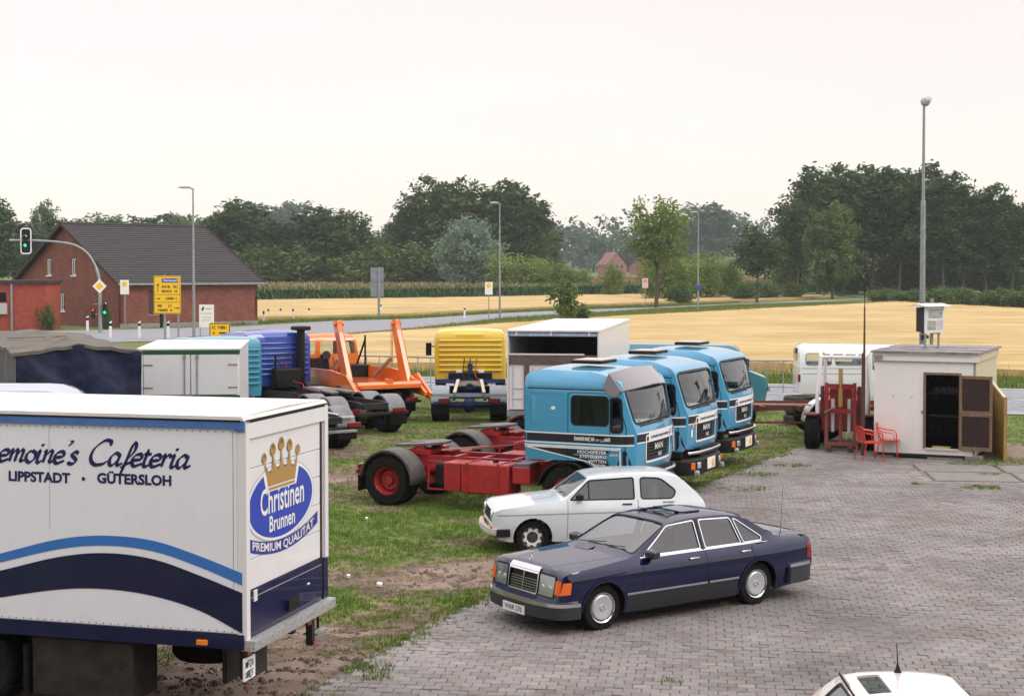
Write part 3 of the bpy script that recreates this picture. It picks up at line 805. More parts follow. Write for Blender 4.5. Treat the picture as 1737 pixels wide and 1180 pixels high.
def crownmesh(name, lobes, nclump, nleaf, size, mats, seed, flat=.8, spread=.55, core=.35):
    """leaf-sized faces in clumps spread over lobes (cx,cy,cz,rx,ry,rz)"""
    r = np.random.RandomState(seed); C = []
    vol = np.array([l_[3] * l_[4] + l_[4] * l_[5] + l_[3] * l_[5] for l_ in lobes]); vol = vol / vol.sum()
    for li, l_ in enumerate(lobes):
        k = max(3, int(nclump * vol[li])); d = r.randn(k, 3); d /= np.linalg.norm(d, axis=1)[:, None]
        rad = core + (1 - core) * r.rand(k) ** .45; rad *= 1 + .13 * r.randn(k)
        c = np.array(l_[:3]) + d * rad[:, None] * np.array(l_[3:])
        C.append(np.hstack([c, np.tile((r.rand(k) * .5)[:, None], 1)]))
    C = np.vstack(C); n_ = len(C) * nleaf
    base = np.repeat(C, nleaf, 0)
    P = base[:, :3] + r.randn(n_, 3) * spread * np.array([1, 1, flat])
    a = r.randn(n_, 3); a[:, 2] *= .6; a /= np.linalg.norm(a, axis=1)[:, None]
    b_ = r.randn(n_, 3); b_ = np.cross(a, b_); b_ /= np.linalg.norm(b_, axis=1)[:, None]
    s_ = size * (.55 + .8 * r.rand(n_))[:, None]
    V = np.stack([P - a * s_, P + b_ * s_ * .55, P + a * s_, P - b_ * s_ * .5 + a * s_ * .1], 1).reshape(-1, 3)
    me = bpy.data.meshes.new(name)
    me.vertices.add(n_ * 4); me.vertices.foreach_set('co', V.ravel())
    me.loops.add(n_ * 4); me.loops.foreach_set('vertex_index', np.arange(n_ * 4))
    me.polygons.add(n_); me.polygons.foreach_set('loop_start', np.arange(n_) * 4)
    me.update()
    me.validate()
    at_ = me.attributes.new('rnd', 'FLOAT', 'FACE'); at_.data.foreach_set('value', np.clip(base[:, 3] + r.rand(n_) * .5, 0, 1))
    me.materials.append(mats)
    return me

def trunkmesh(name, h, r0, lobes, seed, clear=.3):
    r = random.Random(seed); mb = MB(); pts = []; x = y = 0
    for i in range(7):
        t = i / 6; pts.append((x, y, h * t)); x += (r.random() - .5) * h * .02; y += (r.random() - .5) * h * .02
    mb.tube(pts, [r0 * 1.35] + [r0 * (1 - .8 * i / 6) for i in range(1, 7)], 8)
    for l_ in lobes:
        z0 = h * (clear + .5 * r.random() * (1 - clear)); s_ = Vector((pts[3][0] * .5, pts[3][1] * .5, z0)); e_ = Vector(l_[:3])
        if e_.z < z0: s_.z = e_.z * .7
        m_ = s_.lerp(e_, .5) + Vector((r.random() - .5, r.random() - .5, .3)) * h * .05
        mb.tube([s_, m_, e_], [r0 * .5, r0 * .32, r0 * .12], 6)
        for k in range(3):
            q = e_ + Vector(((r.random() - .5) * l_[3] * 1.5, (r.random() - .5) * l_[4] * 1.5, (r.random() - .2) * l_[5])); mb.tube([m_, q], [r0 * .18, r0 * .05], 4)
    me = bpy.data.meshes.new(name); me.from_pydata(mb.V, [], mb.F); me.materials.append(bark)
    return me

def lobes_round(h, w, z0, n_, seed, top=1.):
    r = random.Random(seed); out = []
    for i in range(n_):
        t = (i + .5) / n_; z = z0 + (h - z0) * (.12 + .8 * t); k = math.sin(pi * min(1, (.18 + .74 * t))) ** .7
        a = i * 2.4 + r.random(); d = w * .5 * k * (.35 + .3 * r.random())
        s_ = w * (.2 + .12 * r.random()) * (.6 + .5 * k)
        out.append((cos(a) * d, sin(a) * d, z, s_, s_, s_ * (.7 + .3 * r.random())))
    out.append((0, 0, z0 + (h - z0) * .5, w * .3, w * .3, (h - z0) * .36))
    return out

TREES = {}
def treelib(key, h, w, z0, nl, nclump, nleaf, size, mat, r0, seed, clear=.3, spread=.55, core=.35):
    lb = lobes_round(h, w, z0, nl, seed)
    TREES[key] = (crownmesh('crown', lb, nclump, nleaf, size, mat, seed, spread=spread, core=core), trunkmesh('trunk', h * .82, r0, lb, seed, clear), h)
treelib('oakA', 20, 13, 2.0, 13, 430, 26, .42, L_oak, .32, 1)
treelib('oakB', 20, 11, 2.5, 11, 400, 26, .42, L_oak, .3, 2)
treelib('oakC', 20, 15, 2.2, 15, 480, 26, .42, L_mid, .34, 3)
treelib('grove', 24, 12, 7.0, 12, 420, 26, .40, L_oak, .30, 4, .35)
treelib('groveB', 24, 10, 6.0, 10, 380, 26, .40, L_oak, .26, 5, .35)
treelib('willow', 13, 12, .5, 12, 520, 24, .30, L_willow, .3, 6, .2)
treelib('avenue', 14.5, 9.2, 5.2, 13, 230, 24, .25, L_light, .26, 7, .42, .5, .3)
treelib('small', 11.5, 8.6, 4.3, 10, 240, 26, .25, L_oak, .2, 8, .42, .45, .3)
treelib('bush', 6, 7, .1, 7, 260, 22, .26, L_mid, .12, 9, .1)
treelib('bushlight', 6, 7, .1, 7, 300, 22, .22, L_light, .12, 19, .1)
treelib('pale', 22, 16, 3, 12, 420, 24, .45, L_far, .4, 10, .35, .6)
treelib('sapling', 4.2, 2.3, .8, 8, 90, 16, .17, L_mid, .05, 12, .2, .22)

TN = {}
def tree(key, x, y, h, w, label, cat, group=None, name='tree', rot=None):
    cm, tm, hh = TREES[key]; s_ = h / hh
    o = thing(name, label, cat, (x, y, ter(x, y) - .05), rot if rot is not None else random.random() * 6.28, group)
    o.scale = (s_ * w, s_ * w, s_)
    for nm, me in (('crown', cm), ('trunk', tm)):
        c = bpy.data.objects.new(nm, me); COL.objects.link(c); c.parent = o
    return o
def atpx(px, d): return (px - 868.5) / 2600 * d
def zpx(py, d): return CAMH + (462 - py) / 2600 * d
def treepx(key, px, top, wpx, d, label, cat, group=None, name='tree'):
    """real size from the distance"""
    x = atpx(px, d); h = zpx(top, d) - ter(x, d); w0 = {'oakA': 13, 'oakB': 11, 'oakC': 15, 'grove': 12, 'groveB': 10, 'willow': 12, 'avenue': 9.2, 'small': 8.6, 'bush': 7, 'bushlight': 7, 'pale': 16, 'sapling': 2.3}[key]
    wm = wpx / 2600 * d; s_ = h / TREES[key][2]
    return tree(key, x, d, h, wm / (w0 * s_), label, cat, group, name)
def pseudo(mb, u0, u1, v, h, fm, seed=1, off=.004):
    """weathered small print too small to read: letter-sized strokes"""
    r = random.Random(seed); u = u0; w = h * .62
    while u + w < u1:
        k = r.randrange(5)
        L = [[(u, v - h / 2), (u, v + h / 2)]]
        if k in (0, 1): L += [[(u, v + h / 2), (u + w * .7, v + h / 2)], [(u, v), (u + w * .6, v)]]
        if k in (1, 2): L += [[(u + w * .7, v - h / 2), (u + w * .7, v + h / 2)]]
        if k in (3,): L += [[(u, v - h / 2), (u + w * .7, v - h / 2)], [(u, v + h / 2), (u + w * .7, v + h / 2)]]
        if k == 4: L += [[(u, v + h / 2), (u + w * .7, v - h / 2)], [(u + w * .7, v - h / 2), (u + w * .7, v + h / 2)]]
        for q in L: band(mb, q, h * .2, fm, off, g=.3)
        u += w * 1.15


random.seed(21)
GW = 'trees of the dark wood behind the maize'
# wood on the left, behind the farmhouse and the maize (key, px, top, width px, distance, look)
left = [('oakA', -25, 325, 120, 300, 'tall dark tree cut by the left edge of the photo'),
 ('oakB', 40, 378, 110, 320, 'low dark tree behind the small brick outbuilding'),
 ('oakC', 75, 348, 60, 380, 'thin-topped tree rising over the wood left of the farmhouse gable'),
 ('oakB', 110, 372, 120, 360, 'dark tree directly behind the farmhouse gable top'),
 ('oakC', 180, 370, 130, 400, 'tree behind the left third of the farmhouse ridge'),
 ('oakA', 250, 366, 130, 390, 'tree behind the middle of the farmhouse ridge'),
 ('oakC', 318, 372, 120, 400, 'low tree behind the right end of the farmhouse ridge'),
 ('oakA', 403, 342, 140, 330, 'tall dark tree just right of the farmhouse roof'),
 ('oakB', 365, 385, 110, 330, 'dark tree half hidden by the farmhouse roof verge'),
 ('oakB', 462, 385, 120, 335, 'dark tree with a flat top in front of the pale hazy trees'),
 ('oakA', 543, 352, 125, 330, 'dark tree with a ragged top left of the sky gap'),
 ('oakB', 590, 360, 90, 326, 'dark tree with two tufts at its top beside the sky gap'),
 ('oakC', 632, 398, 80, 335, 'lowest dark tree under the gap of sky'),
 ('oakB', 690, 372, 100, 350, 'dark tree at the left foot of the high clump'),
 ('oakA', 705, 328, 95, 345, 'narrow topped tree on the left shoulder of the high clump'),
 ('oakA', 757, 303, 150, 340, 'highest tree of the big clump'),
 ('oakC', 815, 320, 130, 345, 'broad tree in the middle of the big clump'),
 ('oakA', 868, 308, 140, 340, 'second highest tree of the big clump behind the middle lamp'),
 ('oakB', 908, 352, 90, 335, 'tree forming the round right flank of the big clump'),
 ('oakC', 925, 392, 60, 332, 'lowest tree at the right edge of the big clump')]
for k, px, top, w, d, lab in left:
    treepx(k, px, top, w, d, lab, 'tree', GW)
for px, top, w, d, lab in ((430, 344, 130, 520, 'pale hazy tree behind the wood right of the farmhouse'), (490, 342, 120, 540, 'second pale hazy tree behind the wood'), (300, 362, 80, 560, 'pale tree seen far behind the farmhouse ridge'), (667, 376, 40, 520, 'tiny pale treetop in the sky gap left of the big clump')):
    treepx('pale', px, top, w, d * 1.5, lab, 'tree', 'pale trees far behind the wood')
for px, w, top, d, lab in ((445, 110, 428, 322, 'dark undergrowth bush at the left end of the maize'), (520, 120, 430, 322, 'undergrowth bush below the ragged-topped tree'), (590, 110, 430, 322, 'undergrowth bush below the two-tufted tree'), (650, 100, 428, 325, 'undergrowth bush below the gap of sky'), (715, 120, 425, 325, 'undergrowth bush at the foot of the big clump')):
    treepx('bush', px, top, w, d, lab, 'bush', 'bushes at the foot of the dark wood', 'bush')
treepx('willow', 795, 378, 118, 315, 'silver green willow in front of the big dark clump', 'tree', name='willow_tree')
for px, top, w, d, lab in ((858, 432, 80, 305, 'grey green bush right of the willow'), (905, 440, 75, 305, 'bush below the right flank of the big clump'), (950, 448, 70, 300, 'bright green bush right of the big clump'), (985, 458, 50, 300, 'low bright bush at the end of the row by the maize'), (1042, 450, 46, 290, 'small dark green tree-like bush alone in the maize edge'),
    (1112, 440, 60, 262, 'round green bush left behind the avenue tree'), (1152, 434, 84, 262, 'round green bush right behind the avenue tree'), (1198, 432, 70, 268, 'big round green bush behind the thin far lamp'), (1236, 442, 55, 270, 'last round bush right of the thin far lamp')):
    treepx('bushlight', px, top + 4, w * .92, d, lab, 'bush', 'bushes between the big clump and the grove', 'bush')
# middle distance
treepx('avenue', 1113, 342, 118, 210, 'slender roadside tree with open pale crown and bare trunk', 'tree', name='roadside_tree')
treepx('small', 1284, 391, 98, 247, 'small round-crowned dark roadside tree with leaning trunk', 'tree', name='roadside_tree')
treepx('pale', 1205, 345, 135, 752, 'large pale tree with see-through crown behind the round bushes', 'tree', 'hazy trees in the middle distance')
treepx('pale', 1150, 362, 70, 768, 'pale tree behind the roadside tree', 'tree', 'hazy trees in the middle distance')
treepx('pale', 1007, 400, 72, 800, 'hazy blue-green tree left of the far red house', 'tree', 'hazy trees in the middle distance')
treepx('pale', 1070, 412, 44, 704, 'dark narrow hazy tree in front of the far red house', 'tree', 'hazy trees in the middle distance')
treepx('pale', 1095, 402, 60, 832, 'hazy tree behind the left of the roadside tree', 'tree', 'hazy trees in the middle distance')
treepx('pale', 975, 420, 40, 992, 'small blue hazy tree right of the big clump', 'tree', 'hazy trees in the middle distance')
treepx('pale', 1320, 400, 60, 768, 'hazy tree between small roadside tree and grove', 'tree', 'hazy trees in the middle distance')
# grove on the right, on its bare trunks
gr = [('grove', 1352, 345, 75, 283, 'leftmost tree of the grove, leaning outwards'), ('grove', 1388, 290, 125, 296, 'tall tree at the left of the grove'),
 ('groveB', 1432, 284, 95, 300, 'tree with a double tuft at the top left of the grove'), ('grove', 1478, 286, 120, 296, 'broad tree left of the high lamp pole'),
 ('groveB', 1525, 290, 100, 290, 'tree directly left of the high lamp pole'), ('grove', 1562, 284, 110, 300, 'tree behind the high lamp pole'),
 ('groveB', 1600, 300, 95, 288, 'tree right of the high lamp pole'), ('grove', 1632, 322, 100, 293, 'lower tree in the right half of the grove'),
 ('groveB', 1672, 318, 85, 290, 'second last tree of the grove on the right'), ('grove', 1716, 342, 90, 288, 'tree at the right edge of the photo'), ('groveB', 1770, 350, 90, 290, 'tree of the grove cut by the right edge')]
for k, px, top, w, d, lab in gr: treepx(k, px, top, w * 1.12, d, lab, 'tree', 'trees of the grove on the right')
treepx('oakC', 1412, 352, 100, 268, 'lighter green bushy tree standing in front of the grove', 'tree')
for px, top, w, d, lab in ((1345, 420, 60, 290, 'bush at the left foot of the grove'), (1440, 430, 90, 305, 'bush between the grove trunks on the left'), (1520, 425, 110, 308, 'bush between the grove trunks left of the pole'), (1600, 420, 110, 306, 'bush between the grove trunks right of the pole'), (1690, 425, 120, 304, 'bush at the right foot of the grove')):
    treepx('bush', px, top, w, d, lab, 'bush', 'undergrowth of the grove', 'bush')
for i, (px, top, w, d) in enumerate(((1500, 492, 60, 244), (1545, 494, 66, 238), (1592, 490, 66, 226), (1640, 492, 70, 214), (1690, 493, 72, 206), (1738, 494, 70, 200))):
    treepx('bush', px, top, w, d, ['leftmost hedge bush at the far edge of the wheat', 'hedge bush left of the roof sign', 'hedge bush behind the roof sign', 'hedge bush right of the roof sign', 'hedge bush above the grey panel of the cabin', 'hedge bush at the right edge of the photo'][i], 'bush', 'hedge bushes at the far edge of the wheat', 'bush')
for i, (px, d) in enumerate(((1150, 236), (1265, 255), (1305, 262), (1345, 268))):
    treepx('bush', px, 483, 46, d, ['low scrub by the far road right of the roadside tree', 'low scrub left of the small roadside tree', 'low scrub right of the small roadside tree', 'low scrub at the left foot of the grove'][i], 'bush', 'low scrub along the far road', 'bush')
tree('sapling', atpx(958, 128), 128, 4.5, .95, 'young leafy tree by the far road seen above the white box body', 'tree', name='young_tree')
tree('sapling', atpx(988, 130), 130, 2.3, 1.1, 'small side shoot shrub right of the young roadside tree', 'bush', name='bush')
tree('bush', atpx(75, 128), 128, 2.0, .75, 'low dark bush between outbuilding and farmhouse gable', 'bush', name='bush')
tree('bush', atpx(182, 131), 131, 1.8, .4, 'small dark bush behind the signal mast', 'bush', name='bush')

# far wooded ridge
def ridgewood(name, x0, x1, y, hh, seed, n_):
    r = np.random.RandomState(seed); lb = []
    for i in range(n_):
        x = x0 + (x1 - x0) * (i + r.rand()) / n_; s_ = 9 + 7 * r.rand()
        lb.append((x, y + r.randn() * 15, hh * (.72 + .2 * noise.noise((x * .012, seed, 0)) + .1 * r.rand()) - s_ * .6 + ter(x, y) * .6, s_ * 1.3, s_, s_))
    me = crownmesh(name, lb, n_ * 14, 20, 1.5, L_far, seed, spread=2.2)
    o = bpy.data.objects.new(name, me); COL.objects.link(o); tag(o, None, None, kind='stuff')
    return o
o = ridgewood('distant_wood', -330, 60, 780, 26, 5, 44); tag(o, 'distant wood behind the farmhouse and maize', 'wood')
o = ridgewood('distant_wood', 10, 420, 900, 34, 6, 48); tag(o, 'blue hazy distant wood on the horizon at right', 'wood')
V = []; F = []
for j in range(9):
    for i in range(61):
        x = -900 + i * 34; y = 900 + j * 60; V.append((x, y, 4 + 18 * sin(pi * min(1, j / 7)) * (.7 + .5 * noise.noise((x * .003, j * .2, 0)))))
F = [[j * 61 + i, j * 61 + i + 1, (j + 1) * 61 + i + 1, (j + 1) * 61 + i] for j in range(8) for i in range(60)]
rawobj('hills', V, F, M('hill_green', (.06, .09, .04), .95, var=.3, scale=.02), smooth=60, kind='structure')

# ---------------------------------------------------------------- farmhouse
brickm, n, l, b = _new('red_brick'); b.inputs['Roughness'].default_value = .9
t = n.new('ShaderNodeTexCoord')
sp = n.new('ShaderNodeSeparateXYZ'); l.new(t.outputs['Object'], sp.inputs[0])
ad_ = n.new('ShaderNodeMath'); l.new(sp.outputs[0], ad_.inputs[0]); l.new(sp.outputs[1], ad_.inputs[1])
cb = n.new('ShaderNodeCombineXYZ'); l.new(ad_.outputs[0], cb.inputs[0]); l.new(sp.outputs[2], cb.inputs[1])
bt = n.new('ShaderNodeTexBrick'); l.new(cb.outputs[0], bt.inputs[0]); bt.inputs['Scale'].default_value = 1
bt.inputs['Brick Width'].default_value = .26; bt.inputs['Row Height'].default_value = .085; bt.inputs['Mortar Size'].default_value = .01
bt.inputs['Color1'].default_value = (.27, .062, .036, 1); bt.inputs['Color2'].default_value = (.15, .036, .026, 1); bt.inputs['Mortar'].default_value = (.16, .11, .09, 1)
z = n.new('ShaderNodeTexNoise'); z.inputs['Scale'].default_value = .9; z.inputs['Detail'].default_value = 9; z.inputs['Roughness'].default_value = .8; l.new(t.outputs['Object'], z.inputs[0])
q = n.new('ShaderNodeMapRange'); l.new(z.outputs[0], q.inputs[0]); q.inputs[1].default_value = .3; q.inputs[2].default_value = .7; q.inputs[3].default_value = .65; q.inputs[4].default_value = 1.3
hs = n.new('ShaderNodeHueSaturation'); l.new(q.outputs[0], hs.inputs['Value']); l.new(bt.outputs[0], hs.inputs['Color']); l.new(hs.outputs[0], b.inputs['Base Color'])
brightbrick = M('orange_brick', (.36, .075, .045), .9, col2=(.25, .05, .035), scale=2.2, bump=.3)
tilem, n, l, b = _new('dark_roof_tiles'); b.inputs['Roughness'].default_value = .7
t = n.new('ShaderNodeTexCoord'); z = n.new('ShaderNodeTexNoise'); z.inputs['Scale'].default_value = 1.4; z.inputs['Detail'].default_value = 10; z.inputs['Roughness'].default_value = .85; l.new(t.outputs['Object'], z.inputs[0])
rp = n.new('ShaderNodeValToRGB'); l.new(z.outputs[0], rp.inputs[0]); rp.color_ramp.elements[0].position = .3; rp.color_ramp.elements[0].color = (.010, .0085, .011, 1); rp.color_ramp.elements[1].position = .75; rp.color_ramp.elements[1].color = (.046, .040, .043, 1)
l.new(rp.outputs[0], b.inputs['Base Color'])
HX, HY, HA = -34.25, 134.0, R(43)
house = thing('farmhouse', 'large red brick farmhouse with steep dark tiled roof across the road', 'house', (HX, HY, 0), HA)
Lh, Wh, eave, ridge = 14.2, 20.0, 4.1, 9.3
# local: x along the long wall, y into the house
def wallholes(name, poly, holes, fm, mat, par, th=.3):
    mb = MB(); skinmb(mb, poly, holes, fm, 2.5, 0, th); return mb.build(name, mat, par)
front = lambda u, v, o: (u, -o, v)
gable = lambda u, v, o: (-o, u, v)
fh = [rr(2.8, 3.9, 1.1, 3.25, .02)]
wallholes('front_wall', [(0, -.2), (Lh, -.2), (Lh, eave), (0, eave)], fh, front, brickm, house)
gh = [rr(Wh * .5 - 1.9, Wh * .5 - 1.05, 4.6, 6.1, .02), rr(Wh * .5 + 3.0, Wh * .5 + 3.85, 4.6, 6.1, .02), rr(Wh * .5 + .4, Wh * .5 + 1.25, 1.3, 2.9, .02)]
wallholes('gable_wall', [(0, -.2), (Wh, -.2), (Wh, eave), (Wh / 2, ridge - .1), (0, eave)], gh, gable, brickm, house)
mb = MB(); mb.prism([(0, -.2), (Wh, -.2), (Wh, eave), (Wh / 2, ridge - .1), (0, eave)], Lh - .3, Lh, lambda u, v, w: (w, u, v)); mb.bx(.1, Lh - .1, Wh - .3, Wh, 0, eave)
mb.build('rear_wall', brickm, house)
mb = MB(); mb.bx(-.05, Lh + .05, -.06, .0, -.2, .35); mb.build('plinth', M('plinth', (.25, .24, .22), .9, var=.2), house)
ov = .55
for sgn in (0, 1):
    mb = MB(); sl = (ridge - eave) / (Wh / 2)
    ye = -ov; ze = eave - sl * ov
    nseg = 26; V = []; 
    for i in range(nseg + 1):
        t_ = i / nseg; y = ye + (Wh / 2 - ye) * t_; z_ = ze + (ridge - ze) * t_
        yy = y if sgn == 0 else Wh - y
        if i > 0: V += [(-ov, yy, z_ + .02), (Lh + ov, yy, z_ + .02)]
        if i < nseg: V += [(-ov, yy, z_ + .09), (Lh + ov, yy, z_ + .09)]
    F = [[2 * i, 2 * i + 1, 2 * i + 3, 2 * i + 2] for i in range(len(V) // 2 - 1)]
    mb.add(V, F); mb.add([(-ov, ye if sgn == 0 else Wh - ye, ze - .12), (Lh + ov, ye if sgn == 0 else Wh - ye, ze - .12), (Lh + ov, Wh / 2, ridge - .12), (-ov, Wh / 2, ridge - .12)], [[0, 1, 2, 3]])
    r_ = mb.build('roof_slope', tilem, house)
    for x in (-ov, Lh + ov): MB().bar((x, ye if sgn == 0 else Wh - ye, ze), (x, Wh / 2, ridge), .06, .26).build('verge_board', M('dark_wood', (.05, .03, .022), .8), r_)
    if sgn == 0:
        gb = MB(); gb.tube([(-ov, ye - .06, ze - .02), (Lh + ov, ye - .06, ze - .02)], .09, 8); gb.build('gutter', greymetal, r_)
mb = MB(); mb.tube([(-ov, Wh / 2, ridge + .03), (Lh + ov, Wh / 2, ridge + .03)], .16, 8); mb.build('ridge_tiles', tilem, house)
for (y0, y1, z0, z1) in ((Wh * .5 - 1.9, Wh * .5 - 1.05, 4.6, 6.1), (Wh * .5 + 3.0, Wh * .5 + 3.85, 4.6, 6.1), (Wh * .5 + .4, Wh * .5 + 1.25, 1.3, 2.9)):
    mb = MB()
    for a, b2, c_, d_ in ((y0, y0 + .12, z0, z1), (y1 - .12, y1, z0, z1), (y0, y1, z1 - .1, z1), (y0, y1, z0, z0 + .1), ((y0 + y1) / 2 - .05, (y0 + y1) / 2 + .05, z0, z1)): mb.bx(.06, .12, a, b2, c_, d_)
    w_ = mb.build('window', whitepaint, house)
    MB().bx(.1, .13, y0 + .05, y1 - .05, z0 + .05, z1 - .05).build('pane', darkglass, w_)
    MB().bx(-.1, .1, y0 - .12, y1 + .12, z0 - .14, z0 - .02).build('sill', whitepaint, w_)
mb = MB(); mb.bx(2.85, 3.85, .1, .16, 1.15, 3.2); 
for k in range(1, 4): mb.bx(2.85, 3.85, .07, .1, 1.15 + k * .5, 1.19 + k * .5)
dd = mb.build('door', M('brown_door', (.07, .035, .025), .7, var=.3), house)
MB().bx(2.7, 4.0, -.02, .1, 1.02, 1.12).build('door_sill', M('plinth', (.25, .24, .22), .9), dd)
# inside is dark
MB().bx(.4, Lh - .4, .5, Wh - .5, 0, .05).build('floor', interior, house)

ob = thing('brick_outbuilding', 'low bright red brick outbuilding at the left edge with flat roof', 'building', (-46.5, 127.0, 0), R(4))
mb = MB(); mb.bx(-8, 7.7, 0, 5.5, -.1, 3.95); mb.build('wall', brightbrick, ob)
mb = MB(); mb.bx(-8.2, 7.9, -.25, 5.7, 3.95, 4.2); mb.build('roof', tilem, ob)
mb = MB(); mb.tube([(4.95, -.1, -.1), (4.95, -.1, 3.9)], .1, 8); mb.build('downpipe', steel, ob)
mb = MB(); mb.bx(3.6, 4.6, -.3, 0, 1.4, 2.3); mb.build('meter_box', M('meter_grey', (.4, .42, .38), .6), ob)
mb = MB(); mb.bx(3.5, 4.5, -.03, .0, 2.4, 3.2); mb.build('window', darkglass, ob)

rh = thing('distant_house', 'hazy pink-red gabled house far behind the roadside tree', 'house', (atpx(1046, 660), 660, ter(70, 660) - 1.0), R(20), sc_=1.0)
rb = M('far_pink_brick', (.26, .12, .115), .9, var=.3, scale=1)
mb = MB(); mb.prism([(-4.5, 0), (4.5, 0), (4.5, 6), (0, 11), (-4.5, 6)], 0, 10, lambda u, v, w: (u, w, v)); mb.build('wall', rb, rh)
mb = MB()
for s_ in (-1, 1): mb.add([(0, -.4, 11.2), (0, 10.4, 11.2), (s_ * 5.2, 10.4, 5.6), (s_ * 5.2, -.4, 5.6)], [[0, 1, 2, 3]])
mb.build('roof', M('far_red_tile', (.22, .10, .09), .8, var=.3, scale=1), rh)
for x in (-2.4, 0, 2.4): 
    for z0 in (1.2, 4.2): MB().bx(x - .5, x + .5, -.05, .0, z0, z0 + 1.4).build('window', darkglass, rh)
rh2 = thing('distant_house', 'second hazy red house half hidden by trees right of the first', 'house', (atpx(1082, 680), 680, ter(75, 680)), R(-25))
mb = MB(); mb.prism([(-4, 0), (4, 0), (4, 4), (0, 7.5), (-4, 4)], 0, 9, lambda u, v, w: (u, w, v)); mb.build('wall', rb, rh2)
mb = MB()
for s_ in (-1, 1): mb.add([(0, -.4, 7.8), (0, 9.4, 7.8), (s_ * 4.7, 9.4, 3.6), (s_ * 4.7, -.4, 3.6)], [[0, 1, 2, 3]])
mb.build('roof', MATS['far_red_tile'], rh2)

# ---------------------------------------------------------------- street furniture
def lamp(x, y, h, arm, label, heads, rz=0., r=.09, group='street lamps along the roads'):
    t_ = thing('street_lamp', label, 'street lamp', (x, y, ter(x, y)), rz, group)
    MB().tube([(0, 0, 0), (0, 0, h * .45), (0, 0, h)], [r * 1.35, r, r * .62], 10).build('pole', steel, t_, smooth=40)
    for a in heads:
        hb = MB(); q_ = Vector((cos(a), sin(a), 0))
        hb.tube([Vector((0, 0, h - .05)), Vector((0, 0, h - .02)) + q_ * .2, Vector((0, 0, h + .06)) + q_ * arm], .05, 8)
        c_ = Vector((0, 0, h + .08)) + q_ * (arm + .35)
        V = []; rot = Matrix.Rotation(a, 3, 'Z')
        prof = [(-.45, .06), (-.3, .15), (0, .19), (.3, .16), (.45, .05)]
        hb2 = MB()
        for (u, w) in prof:
            for k in range(10):
                g_ = 2 * pi * k / 10; V.append(rot @ Vector((u, w * cos(g_), w * .55 * sin(g_))) + c_)
        F = [[i * 10 + k, i * 10 + (k + 1) % 10, (i + 1) * 10 + (k + 1) % 10, (i + 1) * 10 + k] for i in range(4) for k in range(10)] + [list(range(10)), [40 + k for k in range(10)]]
        ar = hb.build('lamp_arm', steel, t_, smooth=40)
        MB().add(V, F).build('lamp_head', M('lamp_head_grey', (.42, .43, .43), .5), ar, smooth=50)
    return t_
lamp(-22.96, 110.57, 10.9, .25, 'tall grey street lamp behind the yellow direction sign', [R(180)])
lamp(-1.24, 155, 11.8, .2, 'grey street lamp at the far road in front of the dark clump', [R(165)])
l3 = lamp(23.55, 194.0, 12.4, .2, 'thin pale far street lamp with small round blue sign', [R(170)])
MB().lathe([(.01, -.14), (.34, -.14), (.34, -.1)], 16, (0, 0, 2.9)).build('round_sign', M('sign_blue', (.02, .06, .35), .5), l3)
hp = thing('floodlight_mast', 'tall slim lamp mast with round floodlight rising behind the cabin', 'lamp mast', (13.55, 50.6, 0))
MB().tube([(0, 0, 0), (0, 0, 7.2), (0, 0, 7.21), (0, 0, 10.42)], [.10, .08, .055, .04], 12).build('pole', steel, hp, smooth=40)
MB().tube([(0, 0, 6.0), (0, 0, 6.08)], .105, 12).build('collar', greymetal, hp)
MB().lathe([(.01, -.18), (.10, -.16), (.16, 0), (.16, .04), (.01, .03)], 18, (.05, 0, 10.46)).build('floodlight', M('lamp_head_grey', (.42, .43, .43), .5), hp, smooth=40)
MB().lathe([(.01, -.23), (.1, -.22), (.1, -.2)], 14, (.10, -.02, 10.5)).build('lens', clearlens, hp)
# thin rusty pole left of the cabin
tp = thing('thin_pole', 'thin dark rusty pole standing left of the white cabin', 'pole', (9.3, 40.5, 0))
MB().tube([(0, 0, 0), (0, 0, 2.7), (.02, 0, 2.75), (.02, 0, 3.95)], [.055, .05, .03, .02], 8).build('shaft', M('rusty_pole', (.10, .055, .04), .8, var=.3), tp)
MB().tube([(.02, 0, 3.95), (.02, 0, 5.4)], [.012, .006], 6).build('tip', black, tp)

